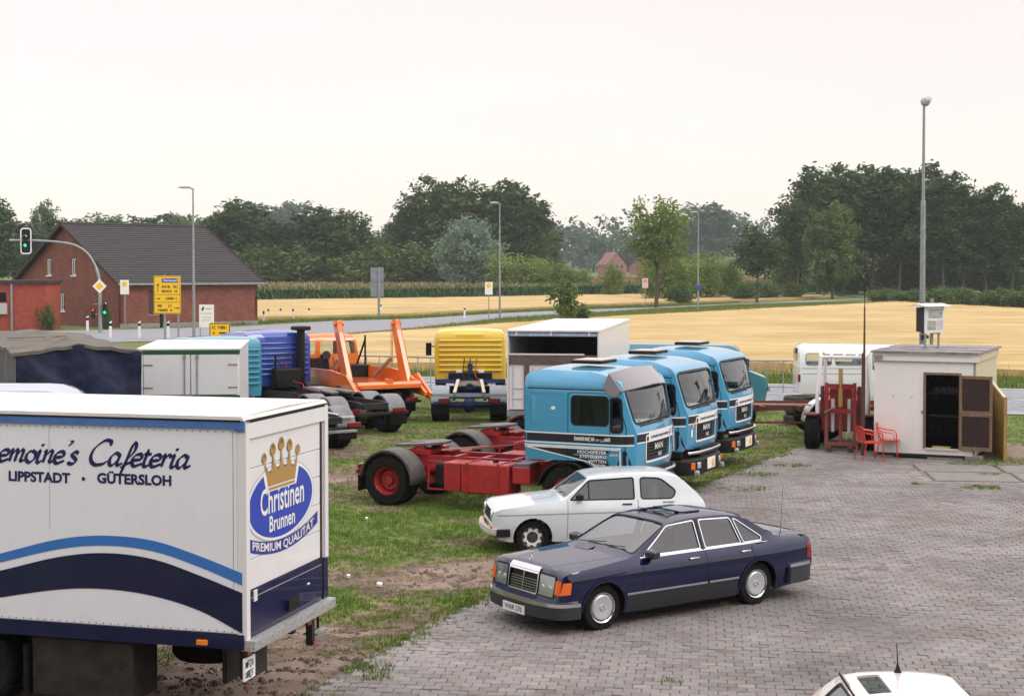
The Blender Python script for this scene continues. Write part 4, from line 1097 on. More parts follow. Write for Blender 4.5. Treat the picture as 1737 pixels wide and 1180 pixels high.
# traffic signal on a curved mast
sig = thing('traffic_signal', 'curved grey mast with overhanging traffic light, priority sign and lower lights', 'traffic light', (-32.9, 122.4, 0))
pts = [(0, 0, 0), (0, 0, 2.8)] + [(-1.9 * (1 - cos(a)) * 1.0 - 0, 0, 2.8 + 3.9 * sin(a)) for a in np.linspace(.1, pi / 2, 12)]
pts = [(0, 0, 0), (0, 0, 3.9), (-.12, 0, 4.7), (-.42, 0, 5.6), (-.95, 0, 6.4), (-1.7, 0, 6.95), (-2.6, 0, 7.2), (-3.9, 0, 7.33), (-5.6, 0, 7.42), (-7.2, 0, 7.4)]
pts = fillet([(p[0], p[2], .5) for p in pts], False, 4); 
MB().tube([(p[0], 0, p[1]) for p in pts], [.15] + [.13] * 10 + [.09] * (len(pts) - 11), 10).build('mast', steel, sig, smooth=40)
def sighead(par, x, y, z, s_, lit, board=True):
    mb = MB(); mb.bx(x - .17 * s_, x + .17 * s_, y - .15, y + .15, z - .5 * s_, z + .5 * s_); h_ = mb.build('signal_head', black, par, bevel=.03)
    if board:
        mb = MB(); P = rr(x - .38 * s_, x + .38 * s_, z - .95 * s_, z + .95 * s_, .2 * s_)
        mb.prism(P, y + .05, y + .09, lambda u, v, w: (u, w, v)); mb.build('backboard', black, h_)
        mb = MB(); band(mb, rr(x - .38 * s_, x + .38 * s_, z - .95 * s_, z + .95 * s_, .2 * s_), .10 * s_, lambda u, v, o: (u, y + .045 - o, v), .003, True); mb.build('board_rim', whitepaint, h_)
    for i, c_ in enumerate(('red', 'yellow', 'green')):
        zz = z + (.32 - .32 * i) * s_
        on = lit == c_
        m_ = emis('light_' + c_, {'red': (1, .04, .02), 'green': (.02, .9, .35), 'yellow': (1, .6, 0)}[c_], 1.2) if on else M('dead_' + c_, {'red': (.06, .01, .01), 'green': (.01, .05, .03), 'yellow': (.06, .04, .01)}[c_], .3)
        MB().lathe([(.01, y - .17), (.12 * s_, y - .165), (.12 * s_, y - .15)], 12, (x, 0, zz)).build('lamp_lens', m_, h_)
        MB().lathe([(.135 * s_, y - .34), (.14 * s_, y - .15)], 12, (x, 0, zz), a0=0, a1=pi).build('visor', black if lit != 'green' or i != 0 else whitepaint, h_)
    return h_
sighead(sig, -5.85, -.12, 7.35, 1.05, 'green')
MB().tube([(-6.6, 0, 7.4), (-7.05, 0, 7.46), (-7.15, 0, 7.35)], .07, 8).build('mast_tip_lamp', M('lamp_head_grey', (.42, .43, .43), .5), sig)
mb = MB(); D = .56; mb.prism([(0, -D), (D, 0), (0, D), (-D, 0)], -.2, -.17, lambda u, v, w: (u + .02, w, v + 3.75)); ps = mb.build('priority_sign', M('sign_white', (.8, .8, .76), .5), sig)
mb = MB(); D = .33; mb.prism([(0, -D), (D, 0), (0, D), (-D, 0)], -.212, -.203, lambda u, v, w: (u + .02, w, v + 3.75)); mb.build('yellow_field', M('sign_yellow', (.85, .52, .02), .5), ps)
sighead(sig, .45, -.15, 2.0, 1.0, 'green', False)
sighead(sig, -.55, .1, 1.6, .8, 'red', False)
for z_ in (2.3, 1.5): MB().bx(-.55, .45, -.03, .03, z_, z_ + .06).build('signal_bracket', steel, sig)

# yellow direction sign on two posts
yel = M('sign_yellow', (.85, .52, .02), .5)
ds = thing('direction_sign', 'tall yellow direction sign with black town lines on two grey posts', 'road sign', (-24.6, 109.6, 0))
mb = MB(); mb.prism(rr(-1.0, .92, 1.9, 4.6, .06), 0, .05, lambda u, v, w: (u, -w, v)); bo = mb.build('board', yel, ds)
sf = lambda u, v, o: (u, -.05 - o, v)
mb = MB(); band(mb, rr(-.95, .87, 1.95, 4.55, .05), .025, sf, .004, True)
for z_ in (3.27, 2.72): band(mb, [(-.93, z_), (.85, z_)], .03, sf, .004)
for i_, (a_, b2, z_) in enumerate(((-.42, .28, 3.82), (.42, .8, 3.82), (-.42, .34, 3.5), (.5, .8, 3.5), (-.15, .45, 2.98), (.58, .8, 2.98), (-.72, -.3, 2.46), (.05, .35, 2.46), (-.72, .1, 2.15), (.2, .4, 2.15))):
    pseudo(mb, a_, b2, z_, .17, sf, 20 + i_)
for q in (((-.7, 3.45), (-.7, 3.95)), ((-.85, 2.98), (-.62, 2.98)), ((.45, 2.3), (.8, 2.3))): band(mb, q, .05, sf, .004)
mb.add([sf(-.8, 3.9, .004), sf(-.6, 3.9, .004), sf(-.7, 4.08, .004), sf(-.66, 2.9, .004), sf(-.66, 3.06, .004), sf(-.52, 2.98, .004), sf(.7, 2.22, .004), sf(.7, 2.38, .004), sf(.84, 2.3, .004)], [[0, 1, 2], [3, 4, 5], [6, 7, 8]])
mb.build('lettering', printblack, bo)
mb = MB(); mb.prism(rr(-.42, .72, 4.12, 4.42, .05), .052, .06, lambda u, v, w: (u, -w, v)); bf = mb.build('blue_field', M('sign_blue', (.02, .06, .35), .5), bo)
mb = MB(); text(mb, 'Dortmund', .22, .17, 4.27, lambda u, v, o: (u, -.06 - o, v), bold=.006); mb.build('lettering', printwhite, bo)
mb = MB()
mb.tube([(-.25, .06, 0), (-.25, .06, 4.7)], .07, 8); mb.build('post', steel, ds)
mb = MB(); mb.tube([(.72, .06, 0), (.72, .06, 4.6)], .07, 8); mb.build('post', steel, ds)
MB().bx(-.62, -.42, .1, .3, .9, 2.0).build('control_box', black, ds)
ys = thing('town_sign', 'small yellow sign with two black lines between cabs and road', 'road sign', (-18.5, 97, 0))
mb = MB(); mb.prism(rr(-.66, .66, .75, 1.65, .05), 0, .04, lambda u, v, w: (u, -w, v)); bo = mb.build('board', yel, ys)
sf = lambda u, v, o: (u, -.04 - o, v)
mb = MB(); band(mb, rr(-.62, .62, .79, 1.61, .05), .05, sf, .004, True); pseudo(mb, -.48, -.2, 1.36, .19, sf, 31); pseudo(mb, -.1, .55, 1.36, .19, sf, 32); pseudo(mb, -.42, -.25, 1.02, .16, sf, 33); band(mb, [(-.05, 1.02), (.42, 1.02)], .1, sf, .004); mb.build('lettering', printblack, bo)
for x in (-.5, .5): MB().tube([(x, .04, 0), (x, .04, 1.7)], .04, 8).build('post', steel, ys)
ws = thing('advert_board', 'white upright advertising board with dark blue mark before the farmhouse lawn', 'sign', (-21.4, 107.5, 0), R(-4))
mb = MB(); mb.prism(rr(-.55, .5, 1.0, 2.6, .02), 0, .05, lambda u, v, w: (u, -w, v)); bo = mb.build('board', M('sign_white', (.8, .8, .76), .5), ws)
sf = lambda u, v, o: (u, -.05 - o, v)
mb = MB(); mb.add([sf(-.4, 2.2, .004), sf(-.28, 2.15, .004), sf(-.16, 2.42, .004), sf(-.3, 2.44, .004)], [[0, 1, 2, 3]]); band(mb, [(-.5, 1.98), (.45, 1.98)], .02, sf); band(mb, [(-.1, 2.3), (.35, 2.3)], .03, sf); mb.build('mark', printnavy, bo)
mb = MB(); band(mb, [(-.3, 1.7), (.3, 1.7)], .04, sf); band(mb, [(-.4, 1.5), (.3, 1.5)], .04, sf); mb.build('mark', M('print_pink', (.6, .25, .22), .5), bo)
for x in (-.5, .45): MB().tube([(x, .03, 0), (x, .03, 1.1)], .035, 8).build('post', steel, ws)
# back of a big sign
bs = thing('sign_back', 'grey back of a large two-panel road sign on one post beyond the far road', 'road sign', (-14.1, 161, 0))
for i, (a, b2) in enumerate(((2.3, 3.75), (3.85, 5.35))):
    MB().bx(-.75, -.02, -.02, .02, a, b2).build('panel', M('panel_back', (.22, .25, .28), .6, var=.1), bs); MB().bx(.28, .62, -.02, .02, a, b2).build('panel', M('panel_back', (.22, .25, .28), .6), bs)
MB().tube([(.12, 0, 0), (.12, 0, 5.4)], .14, 10).build('post', steel, bs)
for z_ in (2.6, 3.5, 4.1, 5.0): MB().bx(-.7, .6, -.06, -.02, z_, z_ + .06).build('rail', steel, bs)
def busstop(x, y, h, label, colr='sign_yellow', pink=False):
    t_ = thing('stop_sign_post', label, 'sign', (x, y, ter(x, y)), 0, 'slim white signs on posts')
    MB().tube([(0, 0, 0), (0, 0, h)], .05, 8).build('post', steel, t_)
    MB().bx(-.38, .38, -.07, -.03, h - 1.25, h).build('board', M('print_pinkish', (.7, .5, .5), .5) if pink else M('sign_white', (.8, .8, .76), .5), t_)
    MB().lathe([(.01, -.09), (.22, -.088), (.22, -.07)], 14, (0, 0, h - .35)).build('roundel', M(colr, (.5, .5, .5), .5) if not pink else M('print_pink', (.6, .25, .22), .5), t_)
busstop(-33.6, 133.0, 4.2, 'white stop sign with yellow disc in front of the farmhouse corner')
busstop(-2.3, 152, 3.9, 'white stop sign with yellow disc left of the middle street lamp')
busstop(17.2, 198, 4.1, 'white and pink sign post left of the roadside tree', pink=True)
# marker posts
mk0 = None
posts = [(148, 562, .6), (187, 574, 0), (236, 574, 0), (285, 574, .9), (447, 548, 0), (455, 543, 0), (476, 542, 0), (497, 543, 0), (524, 541, 0), (646, 533, 0), (788, 540, 0), (1255, 503, 0), (1343, 508, 0)]
labs = ['marker post left of the signal mast', 'marker post on the near verge left of the farmhouse corner', 'marker post in front of the farmhouse wall', 'black and white marker post left of the yellow sign', 'marker post at the right end of the farmhouse lawn', 'first marker post of the row beyond the farmhouse', 'second marker post of the row beyond the farmhouse', 'third marker post of the row beyond the farmhouse', 'last marker post of the row beyond the farmhouse', 'marker post at the foot of the big sign back', 'marker post left of the middle street lamp', 'tiny marker post right of the thin far lamp', 'tiny marker post at the left foot of the grove']
for (px, py, ex), lab in zip(posts, labs):
    d = CAMH * 2600 / (py - 462); x = atpx(px, d)
    if mk0 is None:
        mk = thing('marker_post', lab, 'marker post', (x, d, ter(x, d)), 0, 'white marker posts along the far road'); mk0 = mk
        MB().prism([(-.09, -.05), (.09, -.05), (.09, .05), (-.09, .05)], 0, 1.25, lambda u, v, w: (u, v, w + (u * .6 if w > 1 else 0))).build('post', whitepaint, mk)
        MB().prism([(-.095, -.056), (.095, -.056), (.095, .056), (-.095, .056)], .92, 1.12, lambda u, v, w: (u, v, w)).build('black_band', black, mk)
    else:
        mk = copytree(mk0); mk.location = (x, d, ter(x, d)); mk['label'] = lab

# railing between lot and near road
fe = thing('railing', 'grey tube railing between the truck lot and the near road', 'railing', (0, 0, 0))
P = [(-13, 66.5), (-6.75, 65.4), (-3.4, 64.0), (3, 62.5), (10.9, 61.5), (14.5, 60.6)]
P = dens(P, .72, False)
mb = MB(); mb.tube([(x, y, 1.3) for x, y in P], .04, 8); mb.build('top_rail', steel, fe)
mb = MB(); mb.tube([(x, y, .25) for x, y in P], .025, 6); mb.build('lower_rail', steel, fe)
m0 = None
for (x, y) in P:
    if m0 is None: o = MB().tube([(0, 0, 0), (0, 0, 1.3)], .02, 6).build('post', steel, fe); m0 = o.data
    else: o = bpy.data.objects.new('post', m0); COL.objects.link(o); o.parent = fe
    o.location = (x, y, 0)
# signal with leaves of ivy behind the cabin
sg = thing('traffic_signal', 'dark signal head with black backboard beside the tall lamp mast', 'traffic light', (13.75, 50.2, 0))
MB().tube([(0, 0, 0), (0, 0, 4.0)], .06, 8).build('post', steel, sg)
sighead(sg, .12, -.1, 3.2, .7, 'none', False)
for k in range(3): MB().tube([(-.1, 0, 2.75 + k * .22), (-.34, -.02, 2.72 + k * .22)], [.05, .09], 8).build('visor', black, sg)

# ================================================================== VEHICLES
def crspline(P, k=6):
    P = [Vector(p) for p in P]; P = [P[0] * 2 - P[1]] + P + [P[-1] * 2 - P[-2]]; o = []
    for i in range(1, len(P) - 2):
        for j in range(k):
            t = j / k; a, b_, c, d = P[i - 1], P[i], P[i + 1], P[i + 2]
            o.append(.5 * ((2 * b_) + (c - a) * t + (2 * a - 5 * b_ + 4 * c - d) * t * t + (3 * b_ - 3 * c + d - a) * t ** 3))
    o.append(P[-2]); return o
def brush(mb, P, w, fm, nib=R(40), off=.004, mi=0):
    Q = crspline(P); n = len(Q); V = []
    for i in range(n):
        d = (Q[min(i + 1, n - 1)] - Q[max(i - 1, 0)]).normalized(); a = math.atan2(d.y, d.x)
        k = w * (.28 + .8 * abs(sin(a - nib))) * (.55 if i in (0, n - 1) else 1)
        V += [fm(Q[i].x - d.y * k / 2, Q[i].y + d.x * k / 2, off), fm(Q[i].x + d.y * k / 2, Q[i].y - d.x * k / 2, off)]
    mb.add(V, [[2 * i, 2 * i + 1, 2 * i + 3, 2 * i + 2] for i in range(n - 1)], mi)
GL = {'e': (.62, [[(0, .45), (.5, .6), (.42, .98), (.1, .85), (0, .4), (.2, 0), (.66, .25)]]),
 'm': (1.06, [[(0, .85), (.12, 1), (.1, 0)], [(.1, .5), (.36, 1), (.46, .85), (.42, 0)], [(.42, .5), (.7, 1), (.82, .85), (.78, .1), (1, .2)]]),
 'n': (.74, [[(0, .85), (.12, 1), (.1, 0)], [(.1, .5), (.4, 1), (.52, .85), (.48, .1), (.72, .2)]]),
 'o': (.66, [[(.3, 1), (.05, .75), (.05, .25), (.3, 0), (.55, .3), (.55, .75), (.3, 1)]]),
 'i': (.4, [[(0, .8), (.13, 1), (.1, .2), (.2, 0), (.4, .2)], [(.14, 1.42), (.2, 1.5), (.17, 1.36)]]),
 's': (.52, [[(.48, .85), (.3, 1), (.1, .82), (.22, .58), (.42, .35), (.35, .05), (.1, 0), (0, .18)]]),
 "'": (.3, [[(.16, 1.95), (.2, 1.75), (.04, 1.45)]]), ' ': (.75, []),
 'C': (1.2, [[(1.02, 1.6), (1.0, 1.95), (.6, 2.0), (.12, 1.35), (.03, .55), (.35, .02), (.85, .08), (1.1, .35)]]),
 'L': (1.2, [[(.9, 2.0), (.5, 1.9), (.35, 1), (.1, 0), (.6, .1), (1.1, .1)]]),
 'a': (.84, [[(.56, .85), (.3, 1), (.05, .65), (.06, .15), (.25, 0), (.52, .45)], [(.6, 1), (.52, .25), (.6, .02), (.86, .22)]]),
 'f': (.55, [[(.1, .3), (.5, 1.1), (.55, 1.65), (.42, 1.9), (.3, 1.5), (.2, .4), (.08, -.6), (.0, -.85)], [(-.05, -.2), (.2, .1), (.6, .35)]]),
 't': (.5, [[(.2, 1.45), (.12, .25), (.25, 0), (.5, .2)], [(0, .98), (.45, 1.04)]]),
 'r': (.56, [[(0, .8), (.14, 1), (.1, 0)], [(.1, .5), (.35, .98), (.56, .82)]])}
def script(mb, s_, u, v, sx, sy, w, fm, shear=.22):
    for ch in s_:
        adv, st = GL[ch]
        for P in st: brush(mb, [(u + (p[0] + p[1] * shear) * sx, v + p[1] * sy) for p in P], w, fm)
        u += adv * sx
    return u
# ---------------------------------------------------------------- the white cafeteria box truck
boxwhite = paint('box_white', (.77, .80, .87), amt=.13, rough=.4, coat=.15, bump=.003)
rearwhite = paint('box_rear_white', (.72, .72, .73), amt=.12, rough=.45, coat=.1, bump=.003)
roofwhite = M('box_roof_white', (.72, .70, .69), .6, col2=(.52, .50, .48), scale=1.6, thr=(.5, .8))
bt_ = thing('box_truck', 'white box truck with blue wave stripes, script lettering and crown emblem on its rear', 'truck', (-2.81, 15.98, 0), R(164.8), sc_=.988)
BL, BW = 6.6, 2.3
sideF = lambda u, v, o: (-u, o, v)              # u = -x so that it reads from left to right
rearF = lambda u, v, o: (-o, -u, v)             # u = -y
mb = MB(); mb.bx(0.06, BL, -BW, 0, 1.06, 3.34); body = mb.build('body', boxwhite, bt_, bevel=.015)
mb = MB(); 
V = [(-.02, .02, 3.34), (BL, .02, 3.34), (BL, -BW - .02, 3.34), (-.02, -BW - .02, 3.34)]; top_ = [(x + (.0 if x > 1 else .03), y * .97 - .03 * (1 if y < -1 else 0) + .0, 3.385) for x, y, _ in V]
V2 = V + top_ + [(0, -BW / 2, 3.41), (BL, -BW / 2, 3.41)]
mb.add(V2, [[0, 1, 5, 4], [1, 2, 6, 5], [2, 3, 7, 6], [3, 0, 4, 7], [4, 5, 9, 8], [7, 8, 9, 6][::1], [4, 8, 7], [5, 6, 9], [0, 3, 2, 1]])
mb.build('roof', roofwhite, bt_)
mb = MB(); mb.bx(.0, BL, .0, .022, 3.25, 3.335); mb.bx(-.02, .1, -.1, .02, 3.23, 3.335); mb.build('top_rail', M('rail_blue', (.07, .16, .42), .4, var=.12, scale=4), bt_)
mb = MB(); mb.bx(.02, BL, .018, .028, 3.33, 3.348); mb.bx(-.03, -.015, -BW, -.02, 3.31, 3.345); mb.build('roof_seal', black, bt_)
lightblue = M('stripe_blue', (.04, .17, .52), .35, coat=.3)
navy = paint('stripe_navy', (.004, .006, .05), amt=.04, rough=.3, coat=.25, bump=.003)
def wave(T, Bt):
    a = crspline([(-x, z) for x, z in T], 5); b_ = crspline([(-x, z) for x, z in Bt], 5)
    return [(p.x, p.y) for p in a], [(p.x, p.y) for p in b_]
def strip2(mb, a, b_, fm, off):
    n = min(len(a), len(b_)); V = [fm(p[0], p[1], off) for p in a[:n]] + [fm(p[0], p[1], off) for p in b_[:n]]
    mb.add(V, [[i, i + 1, n + i + 1, n + i] for i in range(n - 1)])
X_ = [5.6, 4.4, 3.6, 2.95, 2.21, 1.63, 1.06, .51, .02]
a, b_ = wave(list(zip(X_, (1.15, 1.42, 1.62, 1.79, 1.985, 2.05, 2.02, 1.88, 1.72))), list(zip(X_, (1.1, 1.34, 1.53, 1.69, 1.875, 1.94, 1.905, 1.76, 1.59))))
mb = MB(); strip2(mb, a, b_, sideF, .003); mb.build('light_blue_wave', lightblue, bt_)
a, b_ = wave(list(zip(X_, (1.08, 1.27, 1.44, 1.60, 1.79, 1.86, 1.82, 1.67, 1.51))), list(zip(X_, (1.065, 1.08, 1.17, 1.30, 1.43, 1.465, 1.42, 1.29, 1.075))))
mb = MB(); strip2(mb, a, b_, sideF, .004); mb.build('navy_wave', navy, bt_)
mb = MB(); ink = printnavy
script(mb, "Lemoine's Cafeteria", -3.20, 2.82, .198, .132, .050, sideF)
mb.build('script_lettering', ink, bt_)
mb = MB(); text(mb, 'LIPPSTADT', .15, -2.45, 2.655, sideF, bold=.006, sx=1.06); mb.build('lettering', ink, bt_)
mb = MB(); text(mb, 'GÜTERSLOH', .15, -1.285, 2.67, sideF, bold=.006, sx=1.06); mb.build('lettering', ink, bt_)
mb = MB(); mb.add([sideF(-1.9 + .022 * cos(t), 2.66 + .022 * sin(t), .004) for t in np.linspace(0, 6.28, 12)[:-1]], [list(range(11))]); mb.build('lettering_dot', ink, bt_)
mb = MB(); band(mb, [(-.12, 1.1), (-.12, 3.24)], .006, sideF, .002); mb.build('panel_seam', greymetal, bt_)
mb = MB()
for k in range(70):
    for z_ in (3.22, 1.09): mb.box((.05 + k * .09, .003, z_), (.012, .006, .012))
mb.build('rivets', greymetal, bt_, kind='stuff')
mb = MB(); band(mb, [(-2.32, 2.08), (-2.32, 3.24)], .004, sideF, .0015); mb.build('panel_seam', greymetal, bt_)
# rear: frame posts, recessed panelled door, navy lower part, chequer sill
mb = MB(); mb.bx(-.03, .08, -.09, .0, 1.0, 3.33); mb.build('corner_post', rearwhite, bt_)
mb = MB(); mb.bx(-.03, .08, -BW, -BW + .10, 1.5, 3.33); mb.build('corner_post', rearwhite, bt_)
mb = MB(); mb.bx(-.028, .06, -BW + .1, -.09, 3.14, 3.31); mb.build('header', rearwhite, bt_)
for k in range(5):
    z0 = 1.51 + k * .326
    mb = MB(); mb.bx(.0, .05, -2.11, -.09, z0, z0 + .32); mb.build('door_panel', rearwhite, bt_, bevel=.006)
mb = MB(); mb.bx(-.012, .02, -2.155, -2.115, 1.49, 3.14); mb.build('door_seal', M('rust_seal', (.07, .045, .04), .9, var=.4, scale=30), bt_)
mb = MB(); mb.bx(-.005, .055, -2.19, -2.16, 1.5, 3.13); mb.build('door_guide', rearwhite, bt_)
mb = MB(); mb.bx(-.018, .05, -2.1, -.02, 1.02, 1.505); mb.bx(-.02, .06, -BW, -2.17, 1.0, 1.49); mb.build('navy_lower_panel', navy, bt_)
mb = MB(); mb.bx(-.01, .03, -2.17, -2.1, 1.05, 1.5); mb.build('panel_gap', black, bt_)
mb = MB(); mb.bx(-.024, -.018, -2.08, -.12, 1.425, 1.435); mb.build('trim_line', greymetal, bt_)
mb = MB(); mb.bx(-.03, -.018, -.27, -.19, 1.38, 1.5); mb.build('latch_plate', rearwhite, bt_)
mb = MB(); mb.bx(-.03, -.018, -1.72, -1.66, 1.27, 1.29); mb.build('sticker', printwhite, bt_)
mb = MB(); mb.bx(-.06, -.02, -1.35, -1.05, 1.09, 1.22); mb.tube([(-.05, -1.1, 1.2), (-.07, -1.4, 1.13)], .012, 6); mb.build('tail_lift_handle', black, bt_)
cheq = M('chequer_plate', (.42, .42, .42), .5, metal=.4, var=.25, scale=30)
sill = MB().bx(-.12, .04, -2.30, .0, .89, 1.0).build('sill', cheq, bt_)
mb = MB()
for k in range(56):
    for j in range(3): mb.bar((-.123, -.03 - k * .0405, .905 + j * .032), (-.123, -.052 - k * .0405, .928 + j * .032), .006, .008)
mb.build('sill_tread', cheq, sill, kind='stuff')
# emblem on the rear door
gold = M('print_gold', (.40, .24, .07), .45, var=.06, scale=40)
eb = M('emblem_blue', (.018, .05, .42), .4, coat=.2)
def ell(cx, cz, rx, rz, rot=0., n=48):
    return [(cx + rx * cos(t) * cos(rot) - rz * sin(t) * sin(rot), cz + rx * cos(t) * sin(rot) + rz * sin(t) * cos(rot)) for t in np.linspace(0, 2 * pi, n + 1)[:-1]]
EC = (.98, 2.36)
mb = MB(); P = ell(*EC, .935, .44); mb.add([rearF(u, v, .004) for u, v in P], [list(range(len(P)))]); mb.build('emblem_rim', M('print_silver', (.5, .5, .5), .4), bt_)
mb = MB(); P = ell(*EC, .915, .425); mb.add([rearF(u, v, .006) for u, v in P], [list(range(len(P)))]); mb.build('emblem_ring', printwhite, bt_)
mb = MB(); P = ell(*EC, .875, .395); mb.add([rearF(u, v, .008) for u, v in P], [list(range(len(P)))]); mb.build('emblem_oval', eb, bt_)
crown_ = [(.60, 2.56), (1.34, 2.56), (1.43, 2.86), (1.36, 2.76), (1.28, 2.70), (1.22, 2.78), (1.20, 2.92), (1.14, 2.78), (1.06, 2.72), (1.00, 2.80), (.97, 2.96), (.94, 2.80), (.88, 2.72), (.80, 2.78), (.74, 2.92), (.72, 2.78), (.66, 2.70), (.58, 2.76), (.51, 2.86)]
wbk = [(.56, 2.50), (1.38, 2.50), (1.46, 2.70), (.48, 2.70)]
mb = MB(); mb.add([rearF(u, v, .010) for u, v in wbk], [[0, 1, 2, 3]]); mb.build('crown_backing', printwhite, bt_)
mb = MB(); skinmb(mb, crown_, [], rearF, .3, .012)
for (u, v, r_) in ((.51, 2.88, .06), (.74, 2.95, .075), (.97, 2.99, .08), (1.20, 2.95, .075), (1.43, 2.88, .06)):
    for rr_, dz in ((r_, 0), (r_ * .6, r_ * .75)):
        P = ell(u, v + dz * .75, rr_, rr_ * .85, n=14); mb.add([rearF(a1, b1, .013) for a1, b1 in P], [list(range(14))])
mb.add([rearF(u, v, .012) for u, v in ((.61, 2.515), (1.33, 2.515), (1.335, 2.545), (.605, 2.545))], [[0, 1, 2, 3]])
mb.build('crown_emblem', gold, bt_)
mb = MB(); text(mb, 'Christinen', .40, 1.0, 2.385, rearF, .012, sx=.72, bold=.006); mb.build('emblem_lettering', printwhite, bt_)
mb = MB(); text(mb, 'Brunnen', .25, .98, 2.13, rearF, .012, sx=.84, bold=.004); mb.build('emblem_lettering', printwhite, bt_)
bow = lambda u: .30 * ((u - 1.03) / .9) ** 2 * (1 if abs(u - 1.03) < 1.2 else 1)
mb = MB(); n = 30; V = []
for i in range(n + 1):
    u = .06 + (2.02 - .06) * i / n; V += [rearF(u, 1.93 + .16 * ((u - 1.03) / 1) ** 2, .005), rearF(u, 1.79 + .16 * ((u - 1.03) / 1) ** 2, .005)]
mb.add(V, [[2 * i, 2 * i + 1, 2 * i + 3, 2 * i + 2] for i in range(n)]); mb.build('emblem_banner', M('banner_blue', (.03, .045, .28), .4), bt_)
mb = MB(); text(mb, 'PREMIUM QUALITÄT', .13, 1.04, 0, rearF, .009, sx=1.42, bold=.002, warp=lambda a1, b1: (a1, b1 + 1.86 + .16 * a1 * a1)); mb.build('banner_lettering', printwhite, bt_)
# chassis, lamps, plate, underrun
mb = MB(); mb.bx(.0, BL, -.02, .01, .90, 1.06); mb.build('skirt_rail', navy, bt_)
mb = MB(); mb.bx(0, BL, -BW, -BW + .03, .9, 1.06); mb.build('skirt_rail', navy, bt_)
for y in (-.75, -1.55): mb = MB(); mb.bx(.1, BL, y - .05, y + .05, .72, .98); mb.build('chassis_rail', chassisblack, bt_)
for k in range(8): MB().bx(.3 + k * .85, .38 + k * .85, -BW + .03, -.02, .96, 1.05).build('cross_member', chassisblack, bt_)
MB().bx(.42, .54, .01, .045, .935, .985).build('side_marker', emis('orange_marker', (.8, .22, .02), .0), bt_)
MB().bx(.06, .1, -.13, -.07, .95, 1.0).build('small_lamp', clearlens, bt_)
mb = MB(); mb.bx(.08, .2, -.75, -.3, .5, .9); mb.build('lamp_bracket', chassisblack, bt_)
pl_ = MB().bx(.0, .02, -.27, -.0, .56, .80).build('number_plate', printwhite, bt_)
mb = MB(); pseudo(mb, .03, .24, .73, .07, lambda u, v, o: (-.0 - o, -u, v), 6); pseudo(mb, .03, .24, .62, .07, lambda u, v, o: (-o, -u, v), 7); mb.build('lettering', printblack, pl_)
def refl(par, x, y, z):
    MB().lathe([(.01, -.02), (.035, -.018), (.035, 0)], 12, (x, y, z), 'X').build('reflector', redlens, par)
MB().add([(.0, -.06, .50), (.0, -.15, .50), (.0, -.105, .38)], [[0, 1, 2]]).build('reflector', redlens, bt_)
MB().bx(.0, .05, -.2, -.08, .82, .9).build('tail_lamp', redlens, bt_)
MB().bx(.02, .06, -1.95, -1.78, .76, .84).build('tail_lamp', redlens, bt_)
MB().add([(.0, -1.9, .55), (.0, -2.0, .55), (.0, -1.95, .38)], [[0, 1, 2]]).build('reflector', redlens, bt_)
mb = MB(); mb.bx(.02, .1, -1.98, -1.9, .5, .9); mb.build('lamp_post', chassisblack, bt_)
mb = MB(); mb.tube([(.1, -2.27, .9), (.1, -2.27, .62), (.1, -1.98, .62)], .018, 8); mb.build('step_bracket', chassisblack, bt_)
MB().bx(-.02, .16, -2.28, -1.98, .60, .625).build('step', steel, bt_)
mb = MB(); mb.lathe([(.36, .3 - .9), (.48, .28 - .9), (.5, .2 - .9), (.5, -.2 - .9), (.36, -.3 - .9)], 24, (1.95, -.1, .5)); 
wheel(bt_, 3.35, -.32, .48, .5, black, side=1)  # near-side rim black: underside shade put into its colour
wheel(bt_, 3.35, -BW + .32, .48, .5, greymetal, side=-1)
mb = MB(); mb.tube([(3.35, -.3, .48), (3.35, -2.0, .48)], .09, 8); mb.bx(3.0, 3.7, -1.3, -1.0, .3, .7); mb.build('axle', chassisblack, bt_)
for y0 in (-.65, -BW + .02): MB().bx(2.65, 2.69, y0, y0 + .62, .22, .78).build('mud_flap', rubber, bt_)
MB().bx(.5, .56, -1.05, -.62, .35, .9).build('spare_bracket', chassisblack, bt_)
mb = MB(); mb.lathe([(.2, -.12), (.42, -.12), (.47, -.06), (.47, .06), (.42, .12), (.2, .12)], 24, (.95, -1.2, .62), 'Z'); mb.build('spare_wheel', rubber, bt_, smooth=40)
wheel(bt_, 6.0, -.3, .48, .3, black, side=1); wheel(bt_, 6.0, -BW + .3, .48, .3, greymetal, side=-1)  # near rim black again for the underside shade

MB().bx(1.35, 2.6, -.62, -.06, .22, .88).build('tool_locker', chassisblack, bt_, bevel=.02)  # black box added to stand for the dark shade under the body
# ---------------------------------------------------------------- truck cabs and tractors
manblue = paint('truck_blue', (.045, .29, .49), amt=.10, rough=.3, coat=.5)
Sz = lerpz([(.9, 1.2), (1.3, 1.235), (2.45, 1.235), (2.60, 1.23), (2.72, 1.20), (2.82, 1.13), (2.90, 1.03)])
def Scab(x, z):
    w = Sz(z)
    if x > 1.02: w -= .20 * min(1, (x - 1.02) / .36) ** 2
    if x < -.78: w -= .06 * min(1, (-.78 - x) / .1) ** 2
    return w
CABPROF = [(1.33, .98), (1.38, 1.12, .05), (1.39, 1.74), (1.35, 1.84, .03), (1.16, 2.58, .04), (1.08, 2.72, .08), (.6, 2.86, .2), (-.6, 2.89, .2), (-.88, 2.79, .08), (-.90, 2.45), (-.88, 1.1)]
ARCH = [(-.86, 1.1), (-.7, 1.14), (.35, 1.16), (.58, 1.05), (.68, .96), (1.3, .94)]
